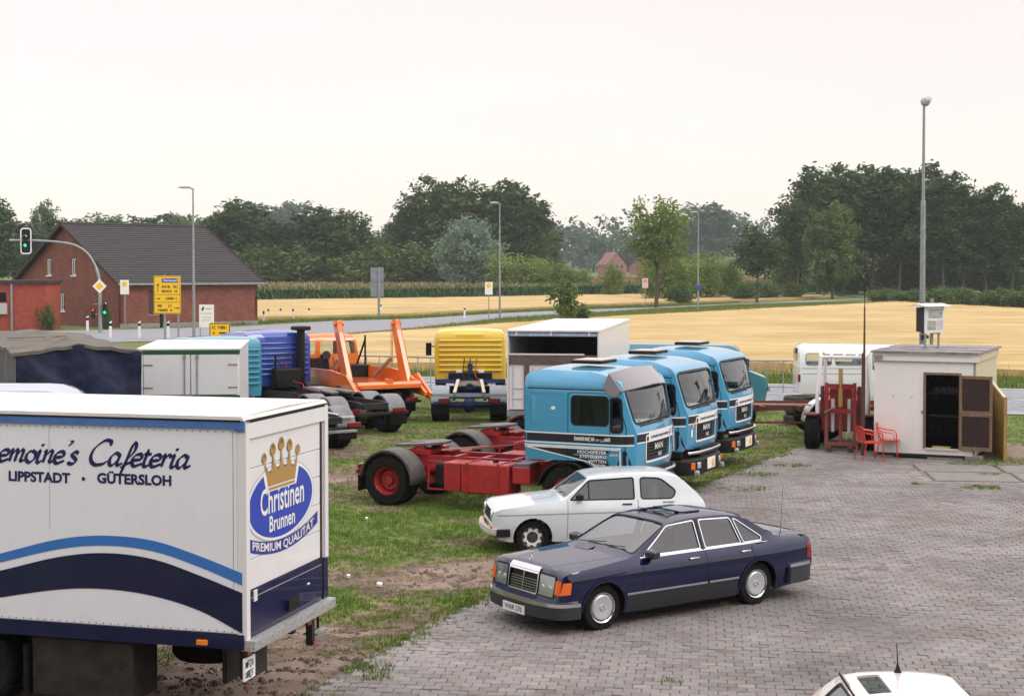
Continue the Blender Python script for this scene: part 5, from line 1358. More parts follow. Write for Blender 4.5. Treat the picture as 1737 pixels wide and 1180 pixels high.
def cab(root, mat, visor=False, graphics=False, front=True, hatch=True, ribs=False, door_line=True, name='cab'):
    sh = Shell(CABPROF, Scab, crown=lambda x, z: (.09 if x > 1.0 else .04) if z < 2.6 else .05, vp=2.4)
    k = sh.k; win = rr(.14, .89, 1.86, 2.40, .07); win2 = fillet([(.95, 1.74, .06), (1.17, 1.74, .08), (1.15, 2.38, .08), (.95, 2.38, .06)])
    q0, q1 = k[3] + .03, k[4] + .02
    scr = rr(q0, q1, -.93, .93, .10)
    g0, g1 = k[1] + .02, k[1] + .50
    gr = rr(g0, g1, -.62, .62, .03)
    body, fm, W = sh.build(root, ARCH, [win, win2], [scr, gr], name, mat, g=.13, gt=.13, thick=.05)
    topw = lambda q, v, o: sh.top(q, v, o)
    # glass
    for sg in (-1, 1):
        f = sh.side(sg); mb = MB(); skinmb(mb, win, [], f, .3, -.02); mb.build('side_window', darkglass if graphics else glass, body, smooth=40)
        mb = MB(); skinmb(mb, win2, [], f, .3, -.02); mb.build('quarter_window', darkglass, body, smooth=40)
        mb = MB(); band(mb, win, .045, f, .004, True); band(mb, win2, .045, f, .004, True); mb.build('window_gasket', black, body)
        mb = MB(); band(mb, rr(.06, .93, 1.3, 2.47, .07)[:], .012, f, .002, True) if door_line else None
        band(mb, [(.06, 1.0), (.06, 2.45)], .014, f, .002); band(mb, [(-.88, 2.53), (1.1, 2.53)], .022, f, .002); band(mb, [(1.2, 1.0), (1.24, 1.8), (1.06, 2.5)], .014, f, .002)
        mb.build('door_gap', black, body)
        mb = MB(); band(mb, rr(-.74, -.04, 1.84, 2.44, .09), .018, f, .004, True); band(mb, [(-.78, 2.57), (1.0, 2.57)], .03, f, .008)
        mb.build('pressed_bead', mat, body)
        MB().add([f(-.25 + .05 * cos(t), 2.16 + .035 * sin(t), .006) for t in np.linspace(0, 6.28, 13)[:-1]], [list(range(12))]).build('round_sticker', printwhite, body)
        mb = MB(); p = f(.72, 1.62, .03); mb.bx(.62, .82, min(0, sg) * 0 + sg * (Scab(.7, 1.6)), sg * (Scab(.7, 1.6) + .03), 1.60, 1.65); mb.build('door_handle', black, body)
        mr_ = MB(); mr_.tube([f(1.2, 2.45, 0), f(1.22, 2.45, .28)], .015, 6); mr_.tube([f(1.2, 1.95, 0), f(1.22, 1.95, .28)], .015, 6)
    mb = MB(); skinmb(mb, scr, [], topw, .2, -.02); ws = mb.build('windscreen', glass, body, smooth=50)
    mb = MB(); band(mb, scr, .05, topw, .006, True); mb.build('windscreen_gasket', black, body)
    for s_ in (-.45, .1, .55):
        p = topw(q0 - .02, s_, .02); p2 = topw(q0 + .12, s_ + .38, .012)
        MB().tube([p, p2], .01, 5).build('wiper', black, body)
    mb = MB(); band(mb, [(q0 - .05, -.8), (q0 - .05, .3)], .035, topw, .012); mb.build('cowl_vent', black, body)
    # interior
    wt_ = 1.1
    MB().bx(-.72, -.68, -wt_, wt_, 1.25, 2.6).build('rear_trim', cream_int, body)
    MB().bx(-.7, 1.15, -wt_, wt_, 1.18, 1.25).build('floor', interior, body)
    MB().bx(.82, 1.16, -1.0, 1.0, 1.5, 1.82).build('dashboard', cream_int, body, bevel=.04)
    for y in (-.65, .65):
        s1 = MB().bx(-.05, .45, y - .25, y + .25, 1.45, 1.62).build('seat', seatcloth, body, bevel=.04)
        MB().box((-.12, y, 1.95), (.14, .5, .75), rot=Matrix.Rotation(R(-8), 3, 'Y')).build('backrest', M('seat_blue', (.09, .22, .3), .9), s1, bevel=.04)
    MB().lathe([(.21, -.012), (.235, 0), (.21, .012)], 20, (0, 0, 0), 'Z').build('steering_wheel', black, body, smooth=60).matrix_local = Matrix.Translation((.72, .6, 1.9)) @ Matrix.Rotation(R(-35), 4, 'Y')
    for (y, z_) in ((-.35, 1.86), (-.12, 1.87), (.15, 1.86)): MB().bx(.95, 1.05, y - .05, y + .05, 1.82, z_ + .02).build('dash_clutter', M('paper', (.6, .6, .55), .8), body)
    if hatch:
        h_ = MB().bx(-.22, .42, -.42, .42, 2.975, 3.04).build('roof_hatch', black, body, bevel=.015)
        MB().bx(-.2, .40, -.38, .38, 3.04, 3.055).build('hatch_lid', M('hatch_pale', (.5, .45, .42), .5), h_)
    if ribs:
        for i in range(7):
            mb = MB(); z_ = 1.45 + i * .17; mb.bx(-.975, -.90, -1.08, 1.08, z_, z_ + .07); mb.build('rear_rib', mat, body, bevel=.025)
    if front:
        fr = MB()
        # grille
        mb = MB(); skinmb(mb, gr, [], topw, .2, -.05); gb = mb.build('grille', black, body, smooth=40)
        mb = MB(); band(mb, rr(g0 - .01, g1 + .01, -.64, .64, .03), .035, topw, .012, True, thick=0); mb.build('grille_frame', printwhite if graphics else chrome, body)
        for i in range(7):
            mb = MB(); q_ = g0 + .05 + i * .065; band(mb, [(q_, -.6), (q_, .6)], .022, topw, -.02); mb.build('slat', M('slat_grey', (.04, .04, .045), .5), gb)
        mb = MB(); text(mb, 'MAN', .17, 0, 0, lambda u, v, o: topw(g0 + .24 + v, u, o - .0), .0, bold=.003, sx=1.2); mb.build('maker_lettering', M('badge_silver', (.62, .62, .62), .4), gb)
        mb = MB(); pseudo(mb, -.02, .2, 0, .07, lambda u, v, o: topw(g0 + .08 + v, u, o), 4, .0); mb.build('model_lettering', M('badge_silver', (.62, .62, .62), .4), gb)
    if visor:
        f = lambda u, v, o: (1.02 + .46 * (1 - v) - .16 * (abs(u) ** 3) + .0 * o, u * (1.2 - .02 * v), 2.50 + .26 * v + .05 * (1 - u * u) + o)
        mb = MB(); skinmb(mb, [(-1, 0), (1, 0), (1, 1), (-1, 1)], [], f, .15, 0, .02)
        for sg in (-1, 1):
            mb.add([(1.32, sg * 1.2, 2.50), (1.02, sg * 1.225, 2.78), (.82, sg * 1.235, 2.55), (.9, sg * 1.24, 2.38), (1.12, sg * 1.235, 2.36)], [[0, 1, 2, 3, 4]])
        mb.build('sun_visor', M('smoked_visor', (.075, .07, .085), .25, coat=.6), body, smooth=40)
    if graphics:
        for sg in (-1, 1):
            f = sh.side(sg); sx_ = 1 if sg < 0 else -1
            tf = (lambda u, v, o: f(u, v, o)) if sg < 0 else (lambda u, v, o: f(-u, v, o))
            mb = MB(); band(mb, [(-.885, 1.585), (1.36, 1.585)], .145, f, .003); mb.build('black_stripe', printblack, body)
            mb = MB()
            for z_ in (1.675, 1.485, 1.43): band(mb, [(-.885, z_), (1.36 if z_ > 1.45 else 1.15, z_)], .024, f, .0045)
            lo = [(-.8, 1.40), (1.13, 1.40), (1.13, .985), (.72, .985), (.6, 1.10), (.48, 1.15)]
            band(mb, lo + [(-.88, 1.40)], .024, f, .0045); mb.build('white_pinstripe', printwhite, body)
            mb = MB(); skinmb(mb, [(-.8, 1.40), (1.13, 1.40), (1.13, .985), (.72, .985), (.6, 1.10), (.48, 1.15)], [], f, .25, .003); mb.build('black_wedge', printblack, body)
            mb = MB(); skinmb(mb, [(1.17, 1.38), (1.24, 1.38), (1.36, .97), (1.17, .97)], [], f, .25, .003); mb.build('black_wedge', printblack, body)
            mb = MB()
            for i, s_ in enumerate(('HOCHSPEYER', 'STEYERBERG', 'WITTEN', 'WESEL')): text(mb, s_, .085, sx_ * .86 - (.0 if sg < 0 else -.5), 1.335 - i * .086, tf, .006, align='RIGHT', bold=.002, sx=1.15)
            pseudo(mb, *((.93, 1.1) if sg < 0 else (-1.1, -.93)), 1.30, .03, tf, 5, .006)
            mb.build('lettering', printwhite, body)
            mb = MB(); pseudo(mb, *((.2, .98) if sg < 0 else (-.98, -.2)), 1.585, .07, tf, 3, .0065); mb.build('lettering', printwhite, body)
        zq = k[2] - .13
        mb = MB(); band(mb, [(zq, -.97), (zq, -.52)], .145, topw, .004); band(mb, [(zq, .9), (zq, .97)], .145, topw, .004); mb.build('black_stripe', printblack, body)
        mb = MB(); band(mb, [(zq, -.52), (zq, .88)], .16, topw, .005); mb.build('white_name_strip', printwhite, body)
        mb = MB(); band(mb, [(zq + .09, -.97), (zq + .09, .97)], .022, topw, .0065); band(mb, [(zq - .09, -.97), (zq - .09, .97)], .022, topw, .0065); mb.build('white_pinstripe', printwhite, body)
        mb = MB(); pseudo(mb, -.42, .8, zq, .08, lambda u, v, o: topw(v, u, o), 9, .008); mb.build('name_print', printnavy, body)
    return body, sh, topw

def bumper(root, mat=black, plate=None):
    mb = MB(); P = [(.72, -1.22, 0), (1.2, -1.21, 0), (1.42, -1.05, 0), (1.52, -.7, 0), (1.55, 0, 0), (1.52, .7, 0), (1.42, 1.05, 0), (1.2, 1.21, 0), (.72, 1.22, 0)]
    P = [(p[0], p[1], 0) for p in fillet([(q_[0], q_[1], .1) for q_ in P], False, 3)]
    mb.sweep(P, [(.0, .42), (.03, .48), (.03, .72), (-.02, .78), (-.14, .78), (-.14, .42)]); bb = mb.build('bumper', mat, root, smooth=30)
    mb = MB(); P2 = P; mb.tube([(p[0] + .01, p[1], .90) for p in P[len(P) // 5:-len(P) // 5]], .035, 8); mb.build('step_rail', chrome if plate else greymetal, bb, smooth=40)
    for sg in (-1, 1):
        rot = Matrix.Rotation(R(sg * 38), 3, 'Z')
        MB().box((1.43, sg * .99, .62), (.06, .24, .15), rot=rot).build('indicator', orangelens, bb, bevel=.01)
        MB().box((1.53, sg * .70, .62), (.05, .16, .14), rot=Matrix.Rotation(R(sg * 10), 3, 'Z')).build('headlight', clearlens, bb, bevel=.02)
        MB().lathe([(.01, .1), (.055, .09), (.06, 0)], 12, (1.50, sg * .86, .47), 'X').build('fog_lamp', clearlens, bb)
        MB().bx(1.0, 1.3, sg * 1.1, sg * 1.22, .80, .93).build('step_well', black, bb)
    if plate:
        p_ = MB().bx(1.585, 1.60, -.30, .22, .50, .74).build('number_plate', printwhite, bb)
        mb = MB(); mb.add([(1.603, -.02, .52), (1.603, .16, .52), (1.603, .16, .66), (1.603, .05, .70), (1.603, -.02, .62)], [[0, 1, 2, 3, 4]]); mb.build('plate_print', M('plate_' + plate, {'yellow': (.7, .5, .05), 'red': (.6, .1, .1)}[plate], .5), p_)
    MB().bx(1.40, 1.52, -.6, .6, .80, .98).build('valance', black, bb)
    return bb

def mudguard(root, x, y, r, w, mat, a0=R(-5), a1=R(175), name='mudguard'):
    mb = MB(); n = 14; V = []
    for i in range(n + 1):
        a = a0 + (a1 - a0) * i / n; 
        for (rr_, s_) in ((r - .05, -w / 2), (r, -w / 2 + .02), (r + .012, 0), (r, w / 2 - .02), (r - .05, w / 2)):
            V.append((x + rr_ * cos(a), y + s_, .52 + rr_ * sin(a)))
    F = [[i * 5 + k, i * 5 + k + 1, (i + 1) * 5 + k + 1, (i + 1) * 5 + k] for i in range(n) for k in range(4)]
    mb.add(V, F); o = mb.build(name, mat, root, smooth=50)
    m_ = o.modifiers.new('t', 'SOLIDIFY'); m_.thickness = .012
    return o

guardm = M('mudguard_grey', (.045, .043, .04), .5, col2=(.11, .10, .088), scale=3)
def tractor(root, cm, rim, rearx=-4.0, wheel2=None, tanks=True, rails=.42, guard=guardm, fifth=True, length=4.75, lamps=True, tank_mat=None, fguard=True):
    for sg in (-1, 1):
        mb = MB(); mb.prism([(1.2, .80), (1.2, .98), (-1.0, 1.0), (-length + .3, 1.0), (-length, .95), (-length, .80), (-1.0, .74)], sg * rails - .035, sg * rails + .035, lambda u, v, w: (u, w, v)); mb.build('chassis_rail', cm, root)
    for x in (-.9, -1.6, -2.3, -2.95, -4.25, -length): MB().bx(x - .05, x + .05, -rails, rails, .8, .97).build('cross_member', cm, root)
    for x in ([rearx] + ([wheel2] if wheel2 else [])):
        for sg in (-1, 1):
            wheel(root, x, sg * .95, .52, .56, rim, side=sg, dish=.17, rimr=.55, lugs=10)
            mudguard(root, x, sg * .95, .63, .62, guard)
            MB().bx(x - .66, x - .64, sg * .66, sg * 1.24, .28, .62).build('mud_flap', rubber, root)
        mb = MB(); mb.tube([(x, -.8, .52), (x, .8, .52)], .11, 10); mb.lathe([(.05, -.2), (.22, -.15), (.26, 0), (.22, .15), (.05, .2)], 14, (x, 0, .52), 'Y'); mb.build('rear_axle', cm, root, smooth=40)
        MB().bar((x - .75, -.5, .75), (x + .75, -.5, .75), .09, .07).build('leaf_spring', cm, root); MB().bar((x - .75, .5, .75), (x + .75, .5, .75), .09, .07).build('leaf_spring', cm, root)
    for sg in (-1, 1):
        wheel(root, 0, sg * 1.03, .52, .32, rim, side=sg, dish=.0, rimr=.55, lugs=10)
        if fguard: mudguard(root, 0, sg * 1.05, .62, .34, black, R(10), R(170))
    MB().tube([(0, -.95, .5), (0, .95, .5)], .07, 8).build('front_axle', cm, root)
    if fifth:
        x = rearx + .35
        mb = MB(); P = [(x - .55, .12), (x - .62, .42), (x - .3, .46), (x + .15, .44), (x + .42, .25), (x + .46, 0), (x + .42, -.25), (x + .15, -.44), (x - .3, -.46), (x - .62, -.42), (x - .55, -.12), (x - .1, -.05), (x - .1, .05)]
        P = fillet([(a[0], a[1], .08) for a in P], True, 3)
        V = [(u, v, 1.16 + .05 * (u - x)) for u, v in P]; V2 = [(u, v, 1.21 + .05 * (u - x)) for u, v in P]
        skinmb(mb, P, [], lambda u, v, o: (u, v, 1.22 + .07 * (u - x) + o), .2, 0, .05); mb.build('coupling_plate', M('greasy_steel', (.13, .125, .12), .42, metal=.3, var=.3, scale=5), root)
        MB().bx(x - .25, x + .2, -.5, .5, 1.0, 1.10).build('coupling_base', cm, root)
        for sg in (-1, 1): MB().bx(x - .12, x + .1, sg * .3, sg * .42, 1.08, 1.2).build('coupling_bearing', cm, root)
    for k, y in enumerate((-.22, 0., .2)):
        P = crspline([(-1.0, y, 1.9), (-1.35 - .05 * k, y + .05, 1.35), (-2.0, y - .1, 1.22), (-2.6, y * .5, 1.12), (rearx + .9, y * .4, 1.05)], 4)
        MB().tube([tuple(p) for p in P], .018, 5).build('air_hose', black if k else M('hose_red', (.3, .03, .03), .5), root)
    for sg in (-1, 1):
        MB().tube([(-3.0, sg * .2, .86), (-2.2, sg * .25, .88), (-1.0, sg * .25, .86)], .03, 6).build('brake_pipe', black, root)
        for q_ in (-1.0, -3.2, -4.5): MB().lathe([(.0, .03), (.07, .03), (.075, 0)], 10, (q_, sg * (rails + .04), .88)).build('chassis_boss', cm, root)
    if tanks:
        tm = tank_mat or cm
        t1 = MB().bx(-2.28, -1.22, -1.22, -.62, .38, .98).build('fuel_tank', tm, root, bevel=.03)
        for x in (-2.15, -1.45): MB().bx(x - .02, x + .02, -1.235, -.6, .365, .995).build('tank_strap', cm, t1)
        MB().lathe([(.06, 0), (.06, .05), (.01, .06)], 12, (-1.7, -.8, .98), 'Z').build('tank_cap', black, t1)
        MB().bx(-2.68, -2.3, -1.2, -.62, .40, .97).build('air_tank_box', tm, root, bevel=.02)
        fr = MB()
        for a, b2 in (((-3.03, -1.2, .42), (-3.0, -1.2, .98)), ((-3.03, -1.2, .98), (-2.68, -1.2, .98)), ((-3.03, -1.2, .42), (-2.68, -1.2, .42))): fr.bar(a, b2, .03, .03)
        fr.build('side_frame', cm, root)
        MB().bx(-2.98, -2.7, -1.0, -.6, .45, .93).build('air_cylinder', black, root, bevel=.05)
        bx2 = MB().bx(-1.16, -.78, -1.18, -.62, .62, .96).build('battery_box', tm, root, bevel=.02); MB().bx(-1.14, -.80, -1.15, -.66, .962, 1.02).build('battery_lid', M('battery_grey', (.12, .13, .16), .4), bx2)
        t2 = MB().bx(-2.3, -1.2, .62, 1.22, .4, .98).build('fuel_tank', tm, root, bevel=.03)
        MB().bar((-3.2, -.3, 1.1), (-2.4, .3, 1.15), .05, .03).build('air_line_bracket', M('bracket_pale', (.45, .25, .2), .6), root); MB().bar((-2.75, -.3, 1.1), (-2.55, -.05, 1.12), .05, .03).build('air_line_bracket', MATS['bracket_pale'], root)
    if lamps:
        for sg in (-1, 1): MB().bx(-length - .06, -length, sg * .6, sg * 1.0, .68, .80).build('tail_lamp', redlens, root)
        MB().bx(-length - .02, -length + .03, -1.15, 1.15, .62, .70).build('rear_bar', cm, root)

t1 = thing('tractor_truck', 'nearest light blue tractor truck with dark sun visor and red chassis', 'truck', (1.58, 31.1, 0), R(-25.5), 'three light blue tractor trucks in a row', sc_=1.015)
cab(t1, manblue, graphics=True); bumper(t1, black, 'yellow'); tractor(t1, chassisred, chassisred)
for (X0, Y0, lab) in ((3.0, 34.8, 'middle of the three light blue tractor trucks, with a yellow figure sticker beside its grille'), (4.5, 39.1, 'third light blue tractor truck, farthest back, with a small red star beside its grille')):
    c = copytree(t1); c.location = (X0, Y0, 0); c['label'] = lab
    shx = Shell(CABPROF, Scab, crown=lambda x, z: .09, vp=2.4); cabb = [q_ for q_ in c.children if q_.name.startswith('cab')][0]
    f = lambda u, v, o: shx.top(v, u, o)
    if 'yellow' in lab:
        mb = MB(); mb.add([f(-.88, .28, .012), f(-.80, .26, .012), f(-.80, .44, .012), f(-.86, .42, .012)], [[0, 1, 2, 3]]); mb.build('figure_sticker', printwhite, cabb)
        mb = MB(); mb.add([f(-.84, .44, .012), f(-.74, .50, .012), f(-.66, .62, .012), f(-.8, .54, .012)], [[0, 1, 2, 3]]); mb.build('figure_sticker', M('sticker_yellow', (.7, .42, .05), .5), cabb)
    else:
        mb = MB(); mb.add([f(-.84 + (.06 if i % 2 else .02) * cos(i * pi / 5), .42 + (.06 if i % 2 else .02) * sin(i * pi / 5), .012) for i in range(10)], [list(range(10))]); mb.build('star_sticker', M('sticker_red', (.6, .05, .08), .5), cabb)
# the nearest one alone has a visor
cab1 = [q_ for q_ in t1.children if q_.name.startswith('cab')][0]
f = lambda u, v, o: (1.0 + .36 * (1 - v) - .20 * (abs(u) ** 3) * (1 - v * .5), u * (1.255 - .03 * v), 2.53 + .33 * v + .07 * (1 - u * u) + o)
mb = MB(); skinmb(mb, [(-1, 0), (1, 0), (1, 1), (-1, 1)], [], f, .12, 0, .02)
for sg in (-1, 1): mb.add([(1.16, sg * 1.255, 2.53), (.90, sg * 1.225, 2.86), (.80, sg * 1.25, 2.62), (.90, sg * 1.26, 2.44), (1.08, sg * 1.26, 2.42)], [[0, 1, 2, 3, 4]])
mb.build('sun_visor', M('smoked_visor', (.15, .14, .16), .25, coat=1.), cab1, smooth=40)

# tractors seen from behind
yl = thing('tractor_truck', 'tractor truck with yellow cab seen from behind, dark blue chassis with ramps', 'truck', (-1.45, 53.6, 0), R(91))
ylp = paint('cab_yellow', (.72, .50, .045), amt=.08)
cab(yl, ylp, front=False, hatch=False, ribs=True); bumper(yl, black)
chb = M('chassis_blue', (.02, .045, .20), .5, col2=(.03, .03, .06), scale=6, bump=.2)
tractor(yl, chb, darkred, rearx=-3.5, tanks=False, length=4.4, guard=M('guard_pale', (.24, .27, .3), .5))
for y in (-.38, .38):
    MB().bar((-3.1, y, 1.32), (-4.5, y * 1.25, 1.0), .10, .03).build('loading_ramp', M('ramp_pale', (.5, .45, .35), .6), yl)
    MB().bx(-1.15, -1.0, y - .1, y + .1, 1.0, 1.5).build('lamp_tower', whitepaint, yl)
MB().bx(-1.2, -.95, -.75, .75, 1.2, 1.42).build('air_reservoir', black, yl, bevel=.03); MB().bx(-1.1, -.95, -.08, .08, 1.3, 1.72).build('coupling_stand', M('chassis_blue', (.02, .045, .2)), yl)
MB().bx(-1.2, -1.1, -1.2, 1.2, 1.06, 1.2).build('cross_beam', chb, yl)
MB().bx(-4.5, -4.42, -1.2, 1.2, .86, .96).build('rear_beam', M('guard_pale', (.24, .27, .3)), yl)
mb = MB(); mb.tube([(.9, 1.2, 2.2), (.95, 1.5, 2.25)], .02, 6); mb.bx(.9, .98, 1.4, 1.6, 1.9, 2.35); mb.build('mirror', black, yl)

bl = thing('tractor_truck', 'dark blue cab tractor with tall black exhaust stack, black chassis with grey mudguards', 'truck', (-8.25, 51.4, 0), R(125))
dbl = paint('cab_dark_blue', (.025, .07, .36), amt=.08)
cab(bl, dbl, front=False, hatch=False, ribs=True); bumper(bl, black)
tractor(bl, chassisblack, chassisblack, rearx=-5.1, wheel2=-6.4, length=7.3, tanks=False, guard=M('guard_mid', (.13, .14, .16), .5, col2=(.2, .2, .21), scale=3), fifth=True)
st = MB(); st.tube([(-1.12, -.72, 1.0), (-1.12, -.72, 2.95)], .135, 14); ex = st.build('exhaust_stack', black, bl, smooth=40)
MB().bx(-1.35, -.85, -.99, -.47, 2.93, 3.07).build('stack_cap', black, ex, bevel=.04)
MB().bx(-1.5, -1.05, -.55, .35, 1.05, 1.7).build('air_tank_rack', black, bl, bevel=.05)
mb = MB()
for a, b2 in (((-1.2, -.4, 1.7), (-1.2, -.4, 2.15)), ((-1.2, .25, 1.7), (-1.2, .25, 2.15)), ((-1.2, -.4, 2.15), (-1.2, .25, 2.15))): mb.bar(a, b2, .05, .05)
mb.build('hose_frame', black, bl)
MB().lathe([(.05, -.3), (.28, -.28), (.28, .28), (.05, .3)], 16, (-1.55, -.9, .95)).build('air_filter', black, bl, smooth=40)
MB().bx(-2.6, -1.5, -1.15, -.6, .95, 1.1).build('catwalk', M('walk_pale', (.4, .4, .4), .5), bl)
tl = thing('tractor_truck', 'turquoise cab tractor half hidden between white box and dark blue cab', 'truck', (-9.1, 46.6, 0), R(126))
cab(tl, paint('cab_turquoise', (.035, .24, .36), amt=.1), front=False, hatch=False, ribs=True); bumper(tl, black)
tractor(tl, chassisblack, chassisblack, rearx=-4.6, wheel2=-5.85, length=7.1, tanks=False, guard=MATS['guard_mid'], fifth=False)
for (a, b2) in (((-4.2, -.45, 1.08), (-6.9, -.42, 1.02)), ((-4.2, .45, 1.08), (-6.9, .42, 1.02))): MB().bar(a, b2, .08, .03).build('slide_rail', M('rail_bright', (.6, .6, .6), .4), tl)
for x in (-5.2, -6.5): MB().bar((x, -1.15, .9), (x, 1.1, .92), .09, .03).build('cross_slat', M('rail_bright', (.6, .6, .6), .4), tl)
MB().bar((-6.9, -1.0, .55), (-6.9, .9, .55), .12, .06).build('rear_guard', M('rail_bright', (.6, .6, .6), .4), tl)

# orange skip loader
orp = paint('loader_orange', (.72, .16, .015), amt=.08, rough=.35)
ol = thing('skip_loader', 'orange skip loader truck with two raised lifting arms, seen from behind', 'truck', (-6.75, 54.6, 0), R(118))
osz = lerpz([(1.0, 1.12), (1.5, 1.18), (1.9, 1.16), (2.5, 1.05), (2.62, .95), (2.75, .8)])
S2 = lambda x, z: osz(z) - (.14 * min(1, max(0, (x - .9) / .35)) ** 2)
osh = Shell([(1.25, 1.0), (1.3, 1.6), (1.15, 2.45, .1), (.95, 2.62, .15), (-.35, 2.66, .15), (-.5, 2.5, .1), (-.52, 1.1)], S2, crown=lambda x, z: .04)
hw1 = rr(0.02, .55, 1.85, 2.35, .08)
body, fm, W = osh.build(ol, [(-.5, 1.1), (.5, 1.1), (1.2, 1.0)], [rr(.1, .8, 1.8, 2.35, .08)], [rr(osh.k[1] + .1, osh.k[2] - .05, -.85, .85, .08)] + [rr(osh.k[5] + .05, osh.k[5] + .5, a_, b_, .08) for a_, b_ in ((-.92, -.5), (-.36, .28), (.42, .9))], 'cab', orp, g=.12, gt=.12, thick=.04)
for a_, b_ in ((-.92, -.5), (-.36, .28), (.42, .9)):
    mb = MB(); skinmb(mb, rr(osh.k[5] + .05, osh.k[5] + .5, a_, b_, .08), [], osh.top, .3, -.02); mb.build('rear_window', glass, body)
mb = MB(); skinmb(mb, rr(osh.k[1] + .1, osh.k[2] - .05, -.85, .85, .08), [], osh.top, .3, -.02); mb.build('windscreen', glass, body)
for sg in (-1, 1): mb = MB(); skinmb(mb, rr(.1, .8, 1.8, 2.35, .08), [], osh.side(sg), .3, -.02); mb.build('side_window', glass, body)
MB().bx(-.4, 1.1, -1.0, 1.0, 1.1, 1.5).build('seat_base', interior, body)
tractor(ol, chassisblack, orp, rearx=-4.6, length=5.9, tanks=False, fifth=False, guard=black)
mb = MB(); mb.bx(-6.1, -1.0, -1.05, 1.05, 1.12, 1.2); mb.build('deck', orp, ol)
for sg in (-1, 1):
    mb = MB(); mb.prism([(-1.0, 1.12), (-1.0, 1.55), (-3.6, 1.6), (-4.8, 1.52), (-5.6, 1.30), (-6.3, .98), (-6.3, .85), (-5.2, .95), (-4.4, 1.1)], sg * 1.08, sg * 1.2, lambda u, v, w: (u, w, v)); mb.build('side_beam', orp, ol, bevel=.015)
    mb = MB(); mb.prism([(-4.9, 1.2), (-4.6, 1.45), (-3.97, 3.12), (-4.0, 3.25), (-4.25, 3.27), (-4.27, 3.1), (-5.25, 1.25)], sg * 1.04 - .09, sg * 1.04 + .09, lambda u, v, w: (u, w, v)); am = mb.build('lifting_arm', orp, ol, bevel=.02)
    MB().tube([(-4.15, sg * 1.2, 3.15), (-4.15, sg * .85, 3.15)], .06, 8).build('arm_pin', orp, am)
    MB().tube([(-2.6, sg * .9, 1.3), (-4.0, sg * .95, 2.0)], .07, 8).build('hydraulic_ram', steel, ol)
    for dx in (0, .12):
        MB().tube([(-4.15 + dx, sg * .9, 3.1), (-4.15 + dx, sg * .9, 1.7)], .012, 5).build('chain', M('chain_orange', (.5, .16, .04), .6), am)
    mb = MB(); mb.prism([(-5.0, 1.45), (-5.4, 1.55), (-6.45, .95), (-6.4, .72), (-6.1, .8)], sg * 1.22, sg * 1.3, lambda u, v, w: (u, w, v)); mb.build('stabiliser_leg', orp, ol)
MB().tube([(-5.9, -1.1, 1.22), (-5.9, 1.1, 1.22)], .11, 12).build('rear_roller', orp, ol, smooth=40)
MB().bx(-6.0, -5.8, -.12, .12, 1.1, 1.42).build('hook_bracket', orp, ol)
MB().bx(-1.6, -.75, -1.15, -.3, 1.2, 1.62).build('tool_box', black, ol, bevel=.02)
mb = MB(); mb.bar((-1.4, -1.05, 1.6), (-1.4, -1.05, 2.65), .05, .05); mb.bar((-1.0, -.9, 1.6), (-1.4, -1.05, 2.5), .06, .04); mb.build('rack', black, ol)
mb = MB(); mb.tube([(-.7, .2, 1.3), (-.7, .2, 1.9), (-.9, .2, 1.95)], .16, 10); mb.bx(-1.0, -.62, .3, .75, 1.2, 1.85); mb.build('air_intake', black, ol)

# white open-ended box body on its own
wb = thing('cargo_box', 'large white box body open at the top of its rear with brown battens', 'truck body', (.75, 41.2, 0), R(-9))
# local: x right, y away
BWW, BLL = 2.5, 10.2; wmat = paint('body_white', (.70, .68, .67), amt=.12, rough=.5, coat=.1, bump=.006)
x0, x1 = -1.25, 1.25; zb, zt = 1.12, 3.28
wb.location = (1.10, 41.3, 0)
mb = MB(); mb.bx(x1 - .04, x1, 0, BLL, zb, zt - .03); mb.build('side_wall', wmat, wb)
mb = MB(); mb.bx(x0, x0 + .04, 0, BLL, zb, zt - .03); mb.build('side_wall', wmat, wb)
mb = MB(); mb.bx(x0, x1, BLL - .04, BLL - .001, zb, zt - .03); mb.build('front_wall', wmat, wb)
mb = MB(); mb.bx(x0 - .02, x1 + .02, -.02, BLL + .02, zt - .03, zt + .02); mb.build('roof', M('body_roof', (.72, .70, .68), .55, var=.05, scale=2), wb)
mb = MB(); mb.bx(x0, x1, 0, BLL, zb - .08, zb); mb.build('floor', M('brown_batten', (.12, .09, .075), .85, var=.25, scale=5), wb)
mb = MB(); mb.bx(x0 + .05, x1 - .05, .02, .06, zt - .16, zt - .06); mb.build('rolled_tarp', M('tarp_grey_blue', (.35, .45, .58), .5, var=.25, scale=9), wb, bevel=.03)
for x in (-1.0, -.05, .98): MB().bx(x - .02, x + .02, -.0, .03, zt - .14, zt - .02).build('strap', printwhite, wb)
brown = MATS['brown_batten']
MB().bx(x0 + .05, x1 - .05, .02, .08, 2.36, 2.62).build('batten', brown, wb); MB().bx(x0 + .05, x1 - .4, .01, .06, 2.62, 2.66).build('batten_cap', wmat, wb)
for x in (-.72, .35): MB().bx(x - .07, x + .07, .02, .08, zb, 2.36).build('post', brown, wb)
for (a, b2) in ((x0 + .05, -.79), (-.65, .28), (.42, x1 - .05)):
    pn = MB().bx(a, b2, .05, .09, zb + .02, 2.36).build('door_panel', wmat, wb)
    for z_ in (1.42, 1.7): MB().bx(a + .08, b2 - .03, .035, .055, z_, z_ + .02).build('panel_bead', MATS['tarp_grey_blue'], pn)
    MB().bx(a + .1, a + .12, .035, .055, 1.2, 2.3).build('panel_bead', MATS['tarp_grey_blue'], pn)
for y in (1.2, 8.6):
    for sg in (-1, 1): MB().bx(sg * .9 - .08, sg * .9 + .08, y - .08, y + .08, 0, zb - .08).build('support_leg', chassisblack, wb)
